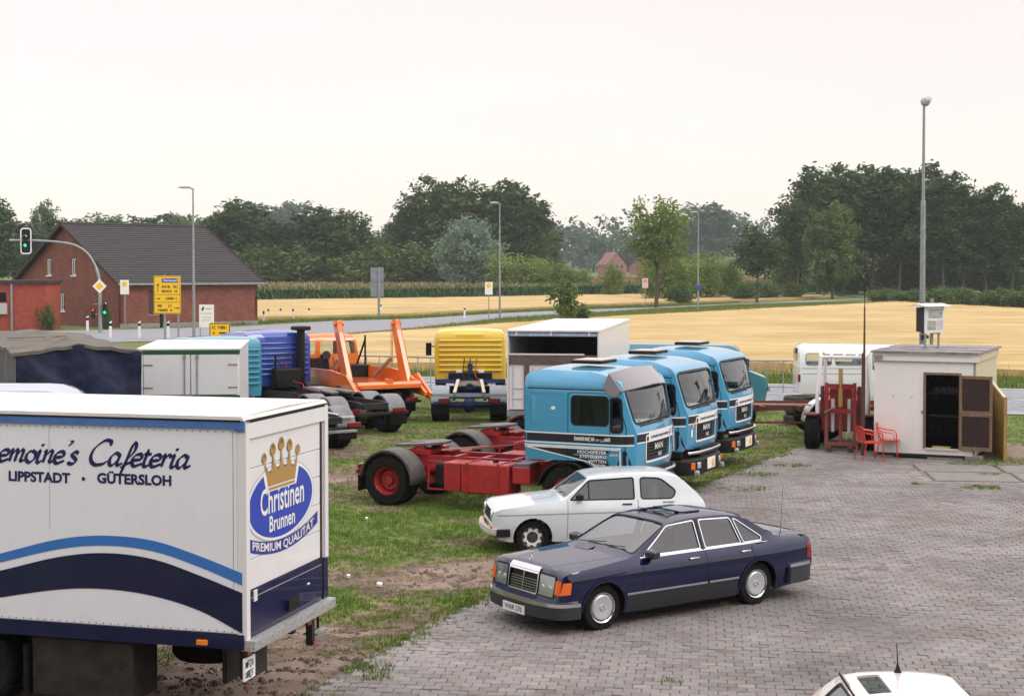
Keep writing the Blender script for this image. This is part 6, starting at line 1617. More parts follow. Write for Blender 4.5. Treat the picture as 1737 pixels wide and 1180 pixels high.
MB().bx(x0, x1, -.05, .02, zb - .16, zb - .02).build('rear_sill', steel, wb)

# turquoise bonneted van behind the third tractor
tv = thing('panel_van', 'long turquoise van with short bonnet, mostly hidden behind the third blue tractor', 'van', (8.15, 53.6, 0), R(-6), sc_=.9)
tvp = paint('van_turquoise', (.04, .19, .25), amt=.15)
tsz = lerpz([(.5, .98), (1.0, 1.02), (1.6, 1.0), (2.4, .9), (2.55, .8), (2.7, .7)])
S3 = lambda x, z: tsz(z) - .15 * min(1, max(0, (x - .3) / .6)) ** 2
tsh = Shell([(.75, .5), (.85, 1.0), (.78, 1.35, .1), (.1, 1.62, .06), (-.25, 2.4, .08), (-.5, 2.58, .15), (-5.1, 2.62, .12), (-5.2, 2.4), (-5.2, .6)], S3, crown=lambda x, z: .05)
wv = fillet([(-.15, 1.62, .05), (-.42, 2.32, .08), (-1.1, 2.32, .08), (-1.1, 1.62, .05)]); sc1 = rr(tsh.k[3] + .06, tsh.k[4] - .04, -.85, .85, .08)
body, fm, W = tsh.build(tv, [(-5.0, .5), (.6, .45)], [wv], [sc1], 'body', tvp, g=.2, gt=.2, thick=.04)
for sg in (-1, 1): mb = MB(); skinmb(mb, wv, [], tsh.side(sg), .3, -.02); mb.build('side_window', glass, body); mb = MB(); band(mb, wv, .05, tsh.side(sg), .004, True); band(mb, [(-.2, 1.6), (-.2, .7)], .015, tsh.side(sg)); mb.build('window_gasket', black, body)
mb = MB(); skinmb(mb, sc1, [], tsh.top, .3, -.02); mb.build('windscreen', glass, body)
MB().bx(-1.0, .1, -.8, .8, .6, 1.1).build('seat_base', interior, body)
MB().bx(.02, .1, -1.3, -1.14, 1.7, 2.1).build('mirror', black, tv)
for x in (.1, -3.9):
    for sg in (-1, 1): wheel(tv, x, sg * .85, .36, .25, greymetal, side=sg, lugs=5)
MB().bx(.84, .92, -.95, -.6, .85, 1.05).build('headlight', clearlens, tv)

# white crew van
cv = thing('minibus', 'white minibus with rounded side windows behind the red forklift', 'van', (14.15, 55.2, 0), R(-3), sc_=.96)
cvp = paint('bus_white', (.72, .74, .78), amt=.12, bump=.005)
csz = lerpz([(.5, .95), (1.0, 1.0), (1.7, .97), (2.1, .9), (2.3, .8), (2.4, .7)])
S4 = lambda x, z: csz(z) - .12 * min(1, max(0, (x + .1) / .7)) ** 2
csh = Shell([(.65, .5), (.72, 1.2), (.55, 1.55, .08), (.05, 2.2, .1), (-.2, 2.3, .1), (-3.9, 2.34, .12), (-4.02, 2.1), (-4.05, .6)], S4, crown=lambda x, z: .06)
ww = [rr(-3.8, -2.85, 1.62, 2.05, .1), rr(-2.72, -1.75, 1.62, 2.05, .1), fillet([(-1.35, 1.45, .05), (-1.35, 2.08, .06), (-.35, 2.08, .1), (.05, 1.45, .08)])]
sc1 = rr(csh.k[2] + .05, csh.k[3] - .03, -.8, .8, .08)
body, fm, W = csh.build(cv, [(-4.0, .5), (.6, .45)], ww, [sc1, rr(csh.k[6] - .1, csh.k[6] + .35, -.7, .7, .1)], 'body', cvp, g=.2, gt=.2, thick=.03)
for sg in (-1, 1):
    for w_ in ww: mb = MB(); skinmb(mb, w_, [], csh.side(sg), .3, -.015); mb.build('side_window', glass, body); mb = MB(); band(mb, w_, .035, csh.side(sg), .004, True); mb.build('window_gasket', greymetal, body)
    mb = MB(); 
    for z_ in (1.3, 1.5): band(mb, [(-3.95, z_), (-1.5, z_)], .02, csh.side(sg), .006)
    band(mb, [(-1.45, .6), (-1.45, 2.1)], .012, csh.side(sg), .002); band(mb, [(-.2, .6), (.1, 1.4)], .012, csh.side(sg), .002); mb.build('panel_bead', greymetal, body)
mb = MB(); skinmb(mb, sc1, [], csh.top, .3, -.015); mb.build('windscreen', glass, body)
mb = MB(); skinmb(mb, rr(csh.k[6] - .1, csh.k[6] + .35, -.7, .7, .1), [], csh.top, .3, -.015); mb.build('rear_window', glass, body)
MB().bx(-4.08, -4.0, -1.0, -.9, 1.0, 1.28).build('tail_lamp', redlens, cv)
MB().bx(-.95, .5, -1.02, -.98, 1.12, 1.24).build('red_stripe', M('stripe_red', (.5, .03, .03), .4), cv)
mb = MB()
for x in (-1.2, -2.3, -3.3): mb.bx(x - .2, x + .2, -.7, .7, .8, 1.5)
mb.build('seat_row', interior, cv, kind='stuff')
for x in (0, -2.9):
    for sg in (-1, 1): wheel(cv, x, sg * .82, .33, .22, greymetal, side=sg, lugs=5)

# red trailer chassis with white mudguard, seen between the third tractor and the forklift
rc = thing('trailer_chassis', 'dark red chassis with white mudguard between third tractor and forklift', 'trailer', (7.9, 45.6, 0), R(2))
for y in (-.4, .4): MB().bx(-1.6, 3.4, y - .05, y + .05, .78, 1.0).build('chassis_rail', darkred, rc)
for x in (-1.6, -.6, .5, 1.6, 2.6): MB().bx(x - .06, x + .06, -1.1, 1.1, .82, .95).build('cross_member', darkred, rc)
MB().bar((-1.6, -1.1, .5), (2.0, -1.1, .48), .05, .05).build('side_guard', darkred, rc)
MB().bar((-1.4, -1.05, 1.03), (.9, -1.1, 1.0), .12, .04).build('top_rail', M('rail_tan', (.4, .3, .22), .6, var=.2), rc)
mudguard(rc, 1.25, -.95, .68, .62, M('guard_white', (.72, .74, .76), .4, var=.04), R(0), R(180), 'mudguard')
wheel(rc, 1.25, -.93, .52, .5, darkred, side=-1, dish=.15); wheel(rc, 1.25, .93, .52, .5, darkred, side=1, dish=.15)
wheel(rc, -1.0, .93, .52, .5, darkred, side=1, dish=.15)
MB().bx(-1.62, -1.55, -1.1, -.5, .5, .6).build('rear_bar', printwhite, rc)
MB().tube([(1.25, -.9, .52), (1.25, .9, .52)], .08, 8).build('axle', darkred, rc)
# loose tyre pile behind it
ty = M('old_tyre', (.03, .029, .028), .9, col2=(.06, .055, .05), scale=5, bump=.4)
for (x, y, z_, lab) in ((9.3, 49.2, .15, 'lower left big black tyre lying behind the red chassis'), (9.35, 49.25, .45, 'second tyre on top of the left tyre stack'), (9.3, 49.2, .75, 'topmost tyre of the left tyre stack'), (10.5, 49.0, .15, 'lowest tyre of the right stack beside the forklift'), (10.5, 49.05, .45, 'second tyre from below in the right stack'), (10.55, 49.0, .75, 'third tyre from below in the right stack'), (10.5, 49.02, 1.05, 'topmost tyre of the right stack beside the forklift')):
    mb = MB(); mb.lathe([(.3, -.13), (.5, -.14), (.56, -.09), (.57, 0), (.56, .09), (.5, .14), (.3, .13), (.27, 0), (.3, -.13)], 22, axis='Z'); o = mb.build('tyre', ty, None, smooth=40); o.location = (x, y, z_); tag(o, lab, 'tyre', 'stacked tyres behind the red chassis')

# forklift, mast towards the camera
fk = thing('forklift', 'red forklift with white overhead guard and yellow centre cylinder on its mast', 'forklift', (9.05, 42.0, 0), R(-106))
fkr = paint('forklift_red', (.27, .022, .018), amt=.3, rough=.45, coat=.2)
# local x = forward (towards the camera), y = its left
mb = MB(); mb.bx(-2.0, -.3, -.62, .62, .45, 1.35); bd = mb.build('body', fkr, fk, bevel=.06)
mb = MB(); mb.bx(-2.5, -1.9, -.65, .65, .4, 1.5); mb.build('counterweight', fkr, fk, bevel=.1)
MB().bx(-1.3, -.8, -.3, .3, 1.35, 1.5).build('seat', seatcloth, fk, bevel=.05)
for x, s_ in ((0, 1), (-1.75, .9)):
    for sg in (-1, 1): wheel(fk, x, sg * .78, .46 * s_, .38, fkr, side=sg, dish=.05, lugs=6)
for sg in (-1, 1):
    MB().tube([(-.15, sg * .66, .95), (-.25, sg * .68, 1.4), (-.45, sg * .60, 2.5)], .055, 8).build('guard_post', whitepaint, fk)
    MB().tube([(-1.9, sg * .6, 1.45), (-1.75, sg * .58, 2.5)], .05, 8).build('guard_post', whitepaint, fk)
    MB().bx(.32, .44, sg * .33, sg * .42, .12, 1.85).build('mast_rail', fkr, fk)
    MB().bx(.24, .32, sg * .44, sg * .54, .9, 1.75).build('inner_rail', darkred, fk)
    MB().bx(.46, 1.0, sg * .22, sg * .34, .1, .15).build('fork', darkred, fk)
    MB().tube([(.2, sg * .22, .5), (.2, sg * .22, 1.4)], .05, 8).build('lift_chain_anchor', whitepaint, fk)
mb = MB(); mb.tube([(-.45, -.60, 2.5), (-.45, .60, 2.5), (-1.1, .66, 2.62), (-1.75, .58, 2.52), (-1.75, -.58, 2.52), (-1.1, -.66, 2.62), (-.45, -.6, 2.5)], .05, 8); og = mb.build('overhead_guard', whitepaint, fk)
for y in (-.35, 0, .35): MB().tube([(-.45, y, 2.52), (-1.75, y, 2.54)], .03, 6).build('guard_bar', whitepaint, og)
for z_ in (.12, 1.02, 1.70): MB().bx(.34, .43, -.33, .33, z_, z_ + .12).build('mast_crosshead', fkr, fk)
MB().tube([(.38, 0, 1.2), (.38, 0, 2.25)], .06, 10).build('lift_cylinder', M('cylinder_brass', (.38, .28, .09), .5), fk)
MB().tube([(.38, 0, .2), (.38, 0, 1.2)], .045, 10).build('cylinder_barrel', fkr, fk)
MB().bx(.46, .5, -.33, .33, .15, .2).build('fork_carriage', fkr, fk); MB().bx(.1, .2, -.30, .30, 1.25, 1.68).build('load_plate', fkr, fk)
MB().bar((.5, -.42, 1.05), (.5, -.12, 1.22), .08, .03).build('bent_plate', steel, fk)
for sg in (-1, 1): MB().bx(-.4, .3, sg * .62, sg * .98, .93, .97).build('wheel_guard', darkred, fk)
MB().bx(-.15, .25, .95, 1.25, .75, 1.5).build('side_cover', darkred, fk, bevel=.04)

# tarpaulined trailer at the left
tt = thing('tarp_trailer', 'covered trailer with dark blue tarpaulin end and dusty brown peaked roof', 'trailer', (-10.05, 31.0, 0), R(23))
tb = M('tarp_navy', (.005, .006, .022), .6, col2=(.016, .024, .085), scale=3.5, detail=10, bump=.8, bscale=7, thr=(.4, .7))
tr_ = M('tarp_roof', (.085, .077, .068), .8, col2=(.15, .135, .118), scale=1.5, detail=9, bump=.3, bscale=6)
# local x right, y away; end wall spans x 0..2.5
def tz(u): return 3.20 + .17 * (1 - abs(u - 1.25) / 1.25)
fe_ = lambda u, v, o: (u, -.02 - o + .035 * sin(u * 5.5 + v * 3.2) + .03 * noise.noise((u * 3.0, v * 4.0, 1)) + .012 * noise.noise((u * 9, v * 9, 3)), v)
mb = MB(); skinmb(mb, [(0, .9), (2.5, .9), (2.5, 3.2), (1.25, 3.37), (0, 3.2)], [], fe_, .07, 0, .02); mb.build('tarpaulin_end', tb, tt, smooth=60)
for x in (0, 2.5):
    fs = lambda u, v, o: (x + (.03 * sin(u * 2.6) + .02 * noise.noise((u * 2, v * 3, 7))), u, v)
    mb = MB(); skinmb(mb, [(0, .9), (9.2, .9), (9.2, 3.2), (0, 3.2)], [], fs, .25, 0, .02); mb.build('tarpaulin_side', M('tarp_side_grey', (.06, .06, .08), .75, col2=(.11, .105, .125), scale=3), tt, smooth=60)
fr_ = lambda u, v, o: (u, v, tz(u) + .05 * noise.noise((u * .9, v * .7, 2)) + .03 * noise.noise((u * 3.5, v * 1.3, 6)) + o)
mb = MB(); skinmb(mb, [(-.03, -.06), (2.53, -.06), (2.53, 9.3), (-.03, 9.3)], [], fr_, .16, .02, .07); mb.build('tarpaulin_roof', tr_, tt, smooth=60)
for k in (0, 3): MB().tube([(0, .1 + k * 1.45, 3.2), (1.25, .1 + k * 1.45, 3.37), (2.5, .1 + k * 1.45, 3.2)], .02, 6).build('roof_bow', M('rope_tan', (.22, .16, .1), .8), tt)
mb = MB(); mb.tube([(.3, -.02, 3.23), (1.4, 3.0, 3.43), (.3, 5.5, 3.3)], .012, 5); mb.build('rope', MATS['rope_tan'], tt)
MB().bx(0, 2.5, .1, 9.2, .8, .95).build('floor', chassisblack, tt)
for y in (1.5, 2.8, 7.5):
    for x, sg in ((.25, -1), (2.25, 1)):
        h_ = wheel(tt, 0, 0, .5, .3, darkred, side=sg); h_.location = (x, y, 0); h_.rotation_euler = (0, 0, R(90) * 1)
# white box with green trim
gb_ = thing('box_trailer', 'white box body with dark green trim and double rear doors', 'truck body', (-9.05, 37.0, 0), R(7))
gw = paint('greenbox_white', (.62, .64, .66), amt=.2, rough=.5, coat=.1); grn = M('trim_green', (.015, .075, .03), .5, var=.15)
mb = MB(); mb.bx(0, 2.42, .02, 4.6, 1.05, 2.96); mb.build('body', gw, gb_, bevel=.03)
mb = MB(); mb.bx(-.03, 2.45, -.02, 4.62, 2.96, 3.02); mb.build('roof', M('body_roof', (.72, .70, .68)), gb_, bevel=.02)
MB().bx(-.02, 2.44, -.035, .02, 2.87, 2.965).build('top_trim', grn, gb_); MB().bx(-.02, 2.44, -.03, .02, 1.05, 1.86).build('lower_trim', grn, gb_)
for (a, b2) in ((.14, 1.24), (1.27, 2.38)):
    d_ = MB().bx(a, b2, -.03, .01, 1.88, 2.86).build('rear_door', gw, gb_, bevel=.01)
    for z_ in (2.6, 2.05): MB().bx(a if a < 1 else b2 - .22, a + .22 if a < 1 else b2, -.045, -.03, z_, z_ + .03).build('hinge', M('rusty_hinge', (.3, .22, .18), .7), d_)
    x = 1.12 if a < 1 else 1.42
    MB().tube([(x, -.05, 1.88), (x, -.05, 2.86)], .015, 6).build('lock_rod', steel, d_); MB().bx(x - .03, x + .03, -.07, -.03, 2.76, 2.86).build('rod_keeper', M('rusty_hinge', (.3, .22, .18)), d_)
MB().bx(-.01, .13, -.02, .02, 1.88, 2.87).build('corner_post', gw, gb_)
for y in (.8, 3.6):
    for sg, x in ((-1, .3), (1, 2.1)):
        h_ = wheel(gb_, 0, 0, .48, .28, darkred, side=sg); h_.location = (x, y, 0); h_.rotation_euler = (0, 0, R(90))
MB().bx(.6, 1.8, .1, 4.5, .85, 1.05).build('chassis_frame', chassisblack, gb_)
# pale cab roof at the left edge
sv = thing('silver_van', 'pale silver high van roof behind the white box truck at the left edge', 'van', (-8.35, 25.4, 0), R(4), sc_=1.035)
svz = lerpz([(.5, .95), (1.2, 1.0), (2.2, .97), (2.6, .88), (2.8, .75), (2.95, .6)])
S5 = lambda x, z: svz(z) - .25 * min(1, max(0, (x - .5) / .8)) ** 2
ssh = Shell([(1.75, .5), (1.85, 1.3), (1.55, 1.7, .1), (1.25, 2.5, .15), (.9, 2.84, .35), (-3.8, 2.88, .15), (-3.9, 2.5), (-3.9, .6)], S5, crown=lambda x, z: .06)
sc1 = rr(ssh.k[2] + .08, ssh.k[3] - .02, -.8, .8, .1); wv = fillet([(-3.5, 1.7, .08), (-3.5, 2.55, .08), (.75, 2.55, .1), (1.15, 1.75, .1)])
body, fm, W = ssh.build(sv, [(-3.8, .5), (1.7, .45)], [wv], [sc1], 'body', paint('van_silver', (.36, .41, .50), amt=.1, bump=.005), g=.2, gt=.2, thick=.03)
for sg in (-1, 1): mb = MB(); skinmb(mb, wv, [], ssh.side(sg), .4, -.015); mb.build('side_window', M('misted_glass', (.35, .34, .33), .3), body); mb = MB(); band(mb, [(-3.8, 2.60), (1.0, 2.60)], .03, ssh.side(sg), .012); mb.build('rain_gutter', black, body)
mb = MB(); skinmb(mb, sc1, [], ssh.top, .3, -.015); mb.build('windscreen', darkglass, body)
MB().bx(-3.8, -2.1, -.62, -.56, 2.93, 2.96).build('roof_bar', M('stripe_red', (.5, .03, .03)), sv)
for x in (1.0, -2.9):
    for sg in (-1, 1): wheel(sv, x, sg * .82, .36, .25, greymetal, side=sg, lugs=5)

# ================================================================== CARS
def carwheel(root, x, y, r, w, side, cap='disc'):
    hub = MB(); s_ = side; c = (x, y, r)
    if cap == 'disc':
        hub.lathe([(.0, s_ * (w * .5 + .012)), (r * .14, s_ * (w * .5 + .012)), (r * .17, s_ * w * .48), (r * .22, s_ * w * .49), (r * .50, s_ * w * .53), (r * .56, s_ * w * .46)], 32, c)
        h = hub.build('wheel', M('hubcap_silver', (.50, .52, .56), .35, metal=.4), root, smooth=30)
        m = MB(); m.lathe([(r * .56, s_ * w * .44), (r * .60, s_ * w * .44)], 32, c); m.build('rim_gap', black, h)
        m = MB(); m.lathe([(r * .60, s_ * w * .47), (r * .655, s_ * w * .52), (r * .68, s_ * w * .44)], 32, c); m.build('trim_ring', chrome, h, smooth=40)
        m = MB()
        for k in range(3):
            a = pi / 2 + k * 2 * pi / 3; m.bar((x, y + s_ * (w * .5 + .016), r), (x + r * .13 * cos(a), y + s_ * (w * .5 + .016), r + r * .13 * sin(a)), .006, .01)
        m.build('hub_emblem', chrome, h)
    else:
        hub.lathe([(.0, s_ * w * .30), (r * .2, s_ * w * .30), (r * .22, s_ * w * .24), (r * .36, s_ * w * .26)], 24, c)
        h = hub.build('wheel', M('rim_dark', (.05, .05, .05), .5), root, smooth=30)
        m = MB(); n = 32; V = []
        for k in range(n):
            a = 2 * pi * k / n; q = r * (.52 + .06 * (1 if (k // 2) % 2 else -1))
            V += [(x + r * .34 * cos(a), y + s_ * w * .34, r + r * .34 * sin(a)), (x + q * cos(a), y + s_ * w * .40, r + q * sin(a))]
        m.add(V, [[2 * k, 2 * k + 1, 2 * ((k + 1) % n) + 1, 2 * ((k + 1) % n)] for k in range(n)]); m.build('rim', M('rim_white', (.6, .62, .62), .4), h)
    t = MB(); hw = w / 2; q = .66
    t.lathe([(r * q, -hw * .86), (r * .74, -hw), (r * .93, -hw * .97), (r, -hw * .72), (r, hw * .72), (r * .93, hw * .97), (r * .74, hw), (r * q, hw * .86)], 36, c)
    t.build('tyre', rubber, h, smooth=35)
    m = MB(); m.lathe([(r * .68, s_ * w * .40), (r * .5, s_ * w * .22), (r * .05, s_ * w * .2)], 24, c); m.build('rim_disc', M('rim_dark', (.05, .05, .05), .5), h, smooth=40)
    return h
def archpts(cx, r, z0, zc, n=12, grow=1.):
    """from rear to front over the wheel"""
    a0 = math.asin((z0 - zc) / r)
    return [(cx - r * cos(a) if True else 0, zc + r * sin(a)) for a in np.linspace(a0, pi - a0, n)]

def interior_car(root, x0, x1, w, z0, seats, wheelpos, body):
    MB().bx(x0, x1, -w, w, z0 - .05, z0).build('floor', interior, body)
    for (x, y, b2) in seats:
        s_ = MB().bx(x - .25, x + .25, y - b2, y + b2, z0 + .05, z0 + .28).build('seat', seatcloth, body, bevel=.05)
        MB().box((x - .32, y, z0 + .52), (.14, b2 * 2, .62), rot=Matrix.Rotation(R(-14), 3, 'Y')).build('backrest', seatcloth, s_, bevel=.05)
        if b2 < .4: MB().box((x - .42, y, z0 + .92), (.1, .24, .16)).build('headrest', seatcloth, s_, bevel=.04)
    x, y, z_ = wheelpos
    o = MB().lathe([(.175, -.012), (.195, 0), (.175, .012)], 20, (0, 0, 0), 'Z').build('steering_wheel', black, body, smooth=60)
    o.location = (x, y, z_); o.rotation_euler = (0, R(-65), 0)

# ---- dark blue saloon
mc = thing('saloon_car', 'dark blue four-door saloon with chrome trim, open sunroof and grey lower sides on the paving', 'car', (.76, 21.32, 0), R(214.5), sc_=.97)
navycar = paint('car_navy', (.002, .0045, .04), dirt=(.02, .02, .03), amt=.0, rough=.2, coat=.5, bump=.0002, metal=.15, cior=1.6, spec=.0)
ms = lerpz([(.15, .80), (.25, .86), (.45, .895), (.60, .905), (.78, .895), (.85, .88), (.90, .84), (.945, .785), (1.0, .755), (1.33, .61), (1.385, .575), (1.45, .5)])
def Sm(x, z):
    w = ms(z)
    if x > .15: w -= .13 * min(1, (x - .15) / .66) ** 4
    if x < -3.3: w -= .10 * min(1, (-3.3 - x) / .85) ** 2
    if z > .95:
        if x > -1.1: w -= .03 * min(1, (x + 1.1) / .5)
        if x < -2.6: w -= .04 * min(1, (-2.6 - x) / .7)
    return w
MP = [(.74, .24), (.78, .38), (.73, .50), (.68, .815, .03), (.58, .865, .06), (.1, .90, .3), (-.62, .955, .04), (-1.36, 1.335, .08), (-1.75, 1.38, .3), (-2.5, 1.375, .3), (-2.86, 1.31, .12), (-3.42, .985, .08), (-3.9, .965, .25), (-4.10, .935, .04), (-4.14, .55), (-4.10, .26)]
def crm(x, z):
    if z > 1.28: return .04
    if -1.45 < x < -.55: return .07
    if -3.5 < x < -2.7: return .06
    if x > .62: return .05
    if x < -4.0: return .05
    return .035
msh = Shell(MP, Sm, crown=crm, vp=4.0); K = msh.k
bot = [(-4.08, .26), (-3.75, .24)] + archpts(-2.935, .375, .2, .32)[::-1][::-1] + [(-2.4, .19), (-.5, .19)] + archpts(0, .385, .2, .32) + [(.5, .22), (.74, .24)]
fw = fillet([(-.80, .955, .03), (-1.34, 1.315, .05), (-1.87, 1.345, .04), (-1.87, .955, .03)]); rw = fillet([(-1.97, .955, .03), (-1.97, 1.345, .04), (-2.58, 1.325, .05), (-2.68, .955, .03)]); qw = fillet([(-2.74, .955, .02), (-2.64, 1.31, .03), (-2.70, 1.29, .03), (-3.14, 1.0, .05), (-3.1, .955, .02)])
scr = rr(K[6] + .02, K[7] - .04, -.955, .955, .09); rsc = rr(K[10] + .07, K[11] - .05, -.86, .86, .09)
sr0, sr1 = K[7] + .20, K[7] + .66
srh = rr(sr0, sr1, -.62, .62, .05)
grl = rr(K[2] + .02, K[3] - .02, -.40, .40, .02)
body, fm, W = msh.build(mc, bot, [fw, rw, qw], [scr, rsc, srh, grl], 'body', navycar, g=.085, gt=.085, thick=.025)
carglass = glassmat('car_glass', (.42, .5, .52), ior=2.0); screenglass = glassmat('screen_glass', (.6, .68, .72), ior=2.3)
for sg in (-1, 1):
    f = msh.side(sg)
    for nm, w_ in (('front_side_window', fw), ('rear_side_window', rw), ('quarter_window', qw)):
        mb = MB(); skinmb(mb, w_, [], f, .2, -.012); mb.build(nm, carglass, body, smooth=50)
    mb = MB()
    for w_ in (fw, rw, qw): band(mb, w_, .016, f, .005, True)
    band(mb, [(-.72, .935), (-3.2, .945)], .02, f, .006); mb.build('window_trim', chrome, body, smooth=30)
    mb = MB(); band(mb, [(-1.91, .93), (-1.92, 1.36)], .035, f, .004); band(mb, [(-.68, .25), (-.72, .93)], .008, f, .002); band(mb, [(-1.92, .2), (-1.92, .93)], .008, f, .002)
    band(mb, fillet([(-2.9, .72, .1), (-2.8, .85, .1), (-2.9, .95), (-3.25, .95)], False), .008, f, .002); band(mb, [(-.70, .72), (-1.92, .74)], .0, f, .001); mb.build('door_gap', black, body)
    mb = MB(); band(mb, [(.55, .735), (-.5, .785), (-4.02, .80)], .016, f, .005); mb.build('waist_crease', navycar, body)
    clad = [(-.42, .20), (-.40, .46), (-2.5, .46), (-2.52, .20)]
    mb = MB(); skinmb(mb, clad, [], f, .15, .012, .012); mb.build('lower_cladding', M('cladding_grey', (.028, .028, .034), .45), body, smooth=40)
    mb = MB(); band(mb, [(-.40, .475), (-1.90, .475)], .03, f, .016); band(mb, [(-1.94, .475), (-2.52, .475)], .03, f, .016); mb.build('chrome_strip', M('strip_grey', (.35, .37, .42), .35, metal=.5), body)
    for xw in (-2.935, 0):
        A_ = archpts(xw, .385 if xw == 0 else .378, .3, .32); mb = MB(); band(mb, A_, .03, f, .012); mb.build('wheel_arch_lip', navycar, body)
        MB().lathe([(.40, -.28), (.40, .02), (.42, .02)], 18, (xw, sg * (.80 if sg > 0 else .80), .32), 'Y', a0=0, a1=pi).build('wheel_housing', black, body)
    for (x, nm) in ((-1.66, 'door_handle'), (-2.68, 'door_handle')):
        y = Sm(x, .84); MB().bx(x - .09, x + .09, sg * y, sg * (y + .025), .835, .862).build(nm, chrome, body, bevel=.006)
    y = Sm(-.9, .93)
    m_ = MB(); m_.bx(-.93, -.78, sg * y, sg * (y + .20), .93, 1.05); mo = m_.build('door_mirror', M('mirror_dark', (.02, .022, .03), .3, coat=.6), body, bevel=.03)
    MB().bx(-.936, -.931, sg * (y + .03), sg * (y + .18), .945, 1.035).build('mirror_glass', chrome, mo)
    carwheel(mc, 0, sg * .755, .325, .20, sg); carwheel(mc, -2.935, sg * .745, .325, .20, sg)
mb = MB(); skinmb(mb, scr, [], msh.top, .15, -.012); mb.build('windscreen', screenglass, body, smooth=60)
mb = MB(); skinmb(mb, rsc, [], msh.top, .15, -.012); mb.build('rear_window', carglass, body, smooth=60)
for w_ in (scr, rsc): mb = MB(); band(mb, w_, .03, msh.top, .003, True); mb.build('screen_gasket', black, body)
mb = MB(); band(mb, srh, .03, msh.top, .006, True); mb.build('sunroof_gasket', black, body)
mb = MB(); skinmb(mb, rr(sr0 + .30, sr1 + .22, -.58, .58, .04), [], msh.top, .2, .022, .02); mb.build('sunroof_panel', navycar, body, smooth=50)
mb = MB(); band(mb, [(sr0 + .015, -.56), (sr0 + .015, .56)], .02, msh.top, .05); mb.bar(msh.top(sr0 + .02, -.55, .05), msh.top(sr0 + .16, -.57, .0), .015, .01); mb.bar(msh.top(sr0 + .02, .55, .05), msh.top(sr0 + .16, .57, .0), .015, .01); mb.build('wind_deflector', black, body)
for q_ in (K[5] + .45,): mb = MB(); skinmb(mb, rr(q_ - .02, q_ + .22, -.42, .0, .02), [], msh.top, .2, .004); mb.build('cowl_vent', M('vent_grey', (.10, .105, .13), .6), body)
for l_ in ([(K[4] + .02, -.52), (K[5] + .5, -.80)], [(K[4] + .02, .52), (K[5] + .5, .80)], [(K[4] - .0, -.5), (K[4] - .0, .5)]): mb = MB(); band(mb, l_, .008, msh.top, .001); mb.build('bonnet_gap', black, body)
for v_ in (-.8, .8): mb = MB(); band(mb, [(K[11] + .08, v_), (K[13] - .02, v_)], .008, msh.top, .001); mb.build('boot_gap', black, body)
# front end
g = MB(); skinmb(g, grl, [], msh.top, .2, -.03); gg = g.build('grille', black, body, smooth=40)
for i in range(5): mb = MB(); q_ = K[2] + .05 + i * .037; band(mb, [(q_, -.37), (q_, .37)], .008, msh.top, .0); mb.build('grille_bar', chrome, gg)
mb = MB(); band(mb, [(K[2] + .02, 0), (K[3] - .02, 0)], .02, lambda q, v, o: msh.top(q, v, o), .006); mb.build('grille_spine', chrome, gg)
mb = MB(); band(mb, rr(K[2] + .01, K[3] - .005, -.42, .42, .02), .028, msh.top, .012, True); skinmb(mb, rr(K[3] - .04, K[3] + .035, -.42, .42, .02), [], msh.top, .1, .014); mb.build('grille_surround', chrome, gg, smooth=30)
for sg in (-1, 1):
    a_, b2 = sorted((sg * .47, sg * .86)); mb = MB(); skinmb(mb, rr(K[2] + .02, K[3] - .03, a_, b2, .02), [], msh.top, .1, .010); hl = mb.build('headlight', M('headlight_glass', (.30, .33, .35), .08, metal=.5, coat=1.), body, smooth=40)
    for vv in (.56, .74):
        p = msh.top(K[2] + .12, sg * vv, .013); MB().lathe([(.0, .0), (.05, -.003), (.055, -.01)], 14, p, 'X').build('reflector', clearlens, hl)
    mb = MB(); band(mb, rr(K[2] + .01, K[3] - .02, a_, b2, .02), .018, msh.top, .011, True); mb.build('headlight_frame', black, hl)
    mb = MB(); f = msh.side(sg); skinmb(mb, [(.73, .57), (.58, .58), (.56, .74), (.68, .74)], [], f, .1, .006); a2, b3 = sorted((sg * .865, sg * 1.0)); skinmb(mb, rr(K[2] + .07, K[3] - .06, a2, b3, .01), [], msh.top, .1, .008); mb.build('indicator', orangelens, body, smooth=30)
    mb = MB(); f = msh.side(sg); skinmb(mb, [(-4.13, .60), (-4.0, .60), (-4.02, .84), (-4.10, .86)], [], f, .1, .006); a2, b3 = sorted((sg * .5, sg * 1.0)); skinmb(mb, rr(K[13] + .05, K[13] + .28, a2, b3, .01), [], msh.top, .15, .006); mb.build('tail_light', redlens, body, smooth=30)
def carbumper(par, P, nm, z0, z1, chz, m1, m2, thick=.06):
    P = [(p[0], p[1], 0) for p in fillet([(a_, b2, .18) for a_, b2 in P], False, 5)]
    mb = MB(); mb.sweep(P, [(-.05, z0 + .02), (.01, z0), (.035, (z0 + z1) / 2), (.02, z1), (-.06, z1)]); b_ = mb.build(nm, m1, par, smooth=40)
    mb = MB(); mb.sweep(P, [(-.05, chz), (.03, chz - .005), (.045, chz + .02), (.03, chz + .045), (-.05, chz + .05)]); mb.build('bumper_trim', m2, b_, smooth=30)
    return b_
fb = carbumper(body, [(.44, .90), (.74, .83), (.84, .5), (.87, 0), (.84, -.5), (.74, -.83), (.44, -.90)], 'front_bumper', .22, .40, .405, M('bumper_dark', (.035, .036, .042), .5), chrome)
rb_ = carbumper(body, [(-3.55, -.885), (-4.08, -.82), (-4.18, -.5), (-4.21, 0), (-4.18, .5), (-4.08, .82), (-3.55, .885)], 'rear_bumper', .24, .50, .51, M('bumper_dark', (.035, .036, .042), .5), chrome)
pl_ = MB().bx(.915, .93, -.26, .26, .23, .35).build('number_plate', printwhite, fb)
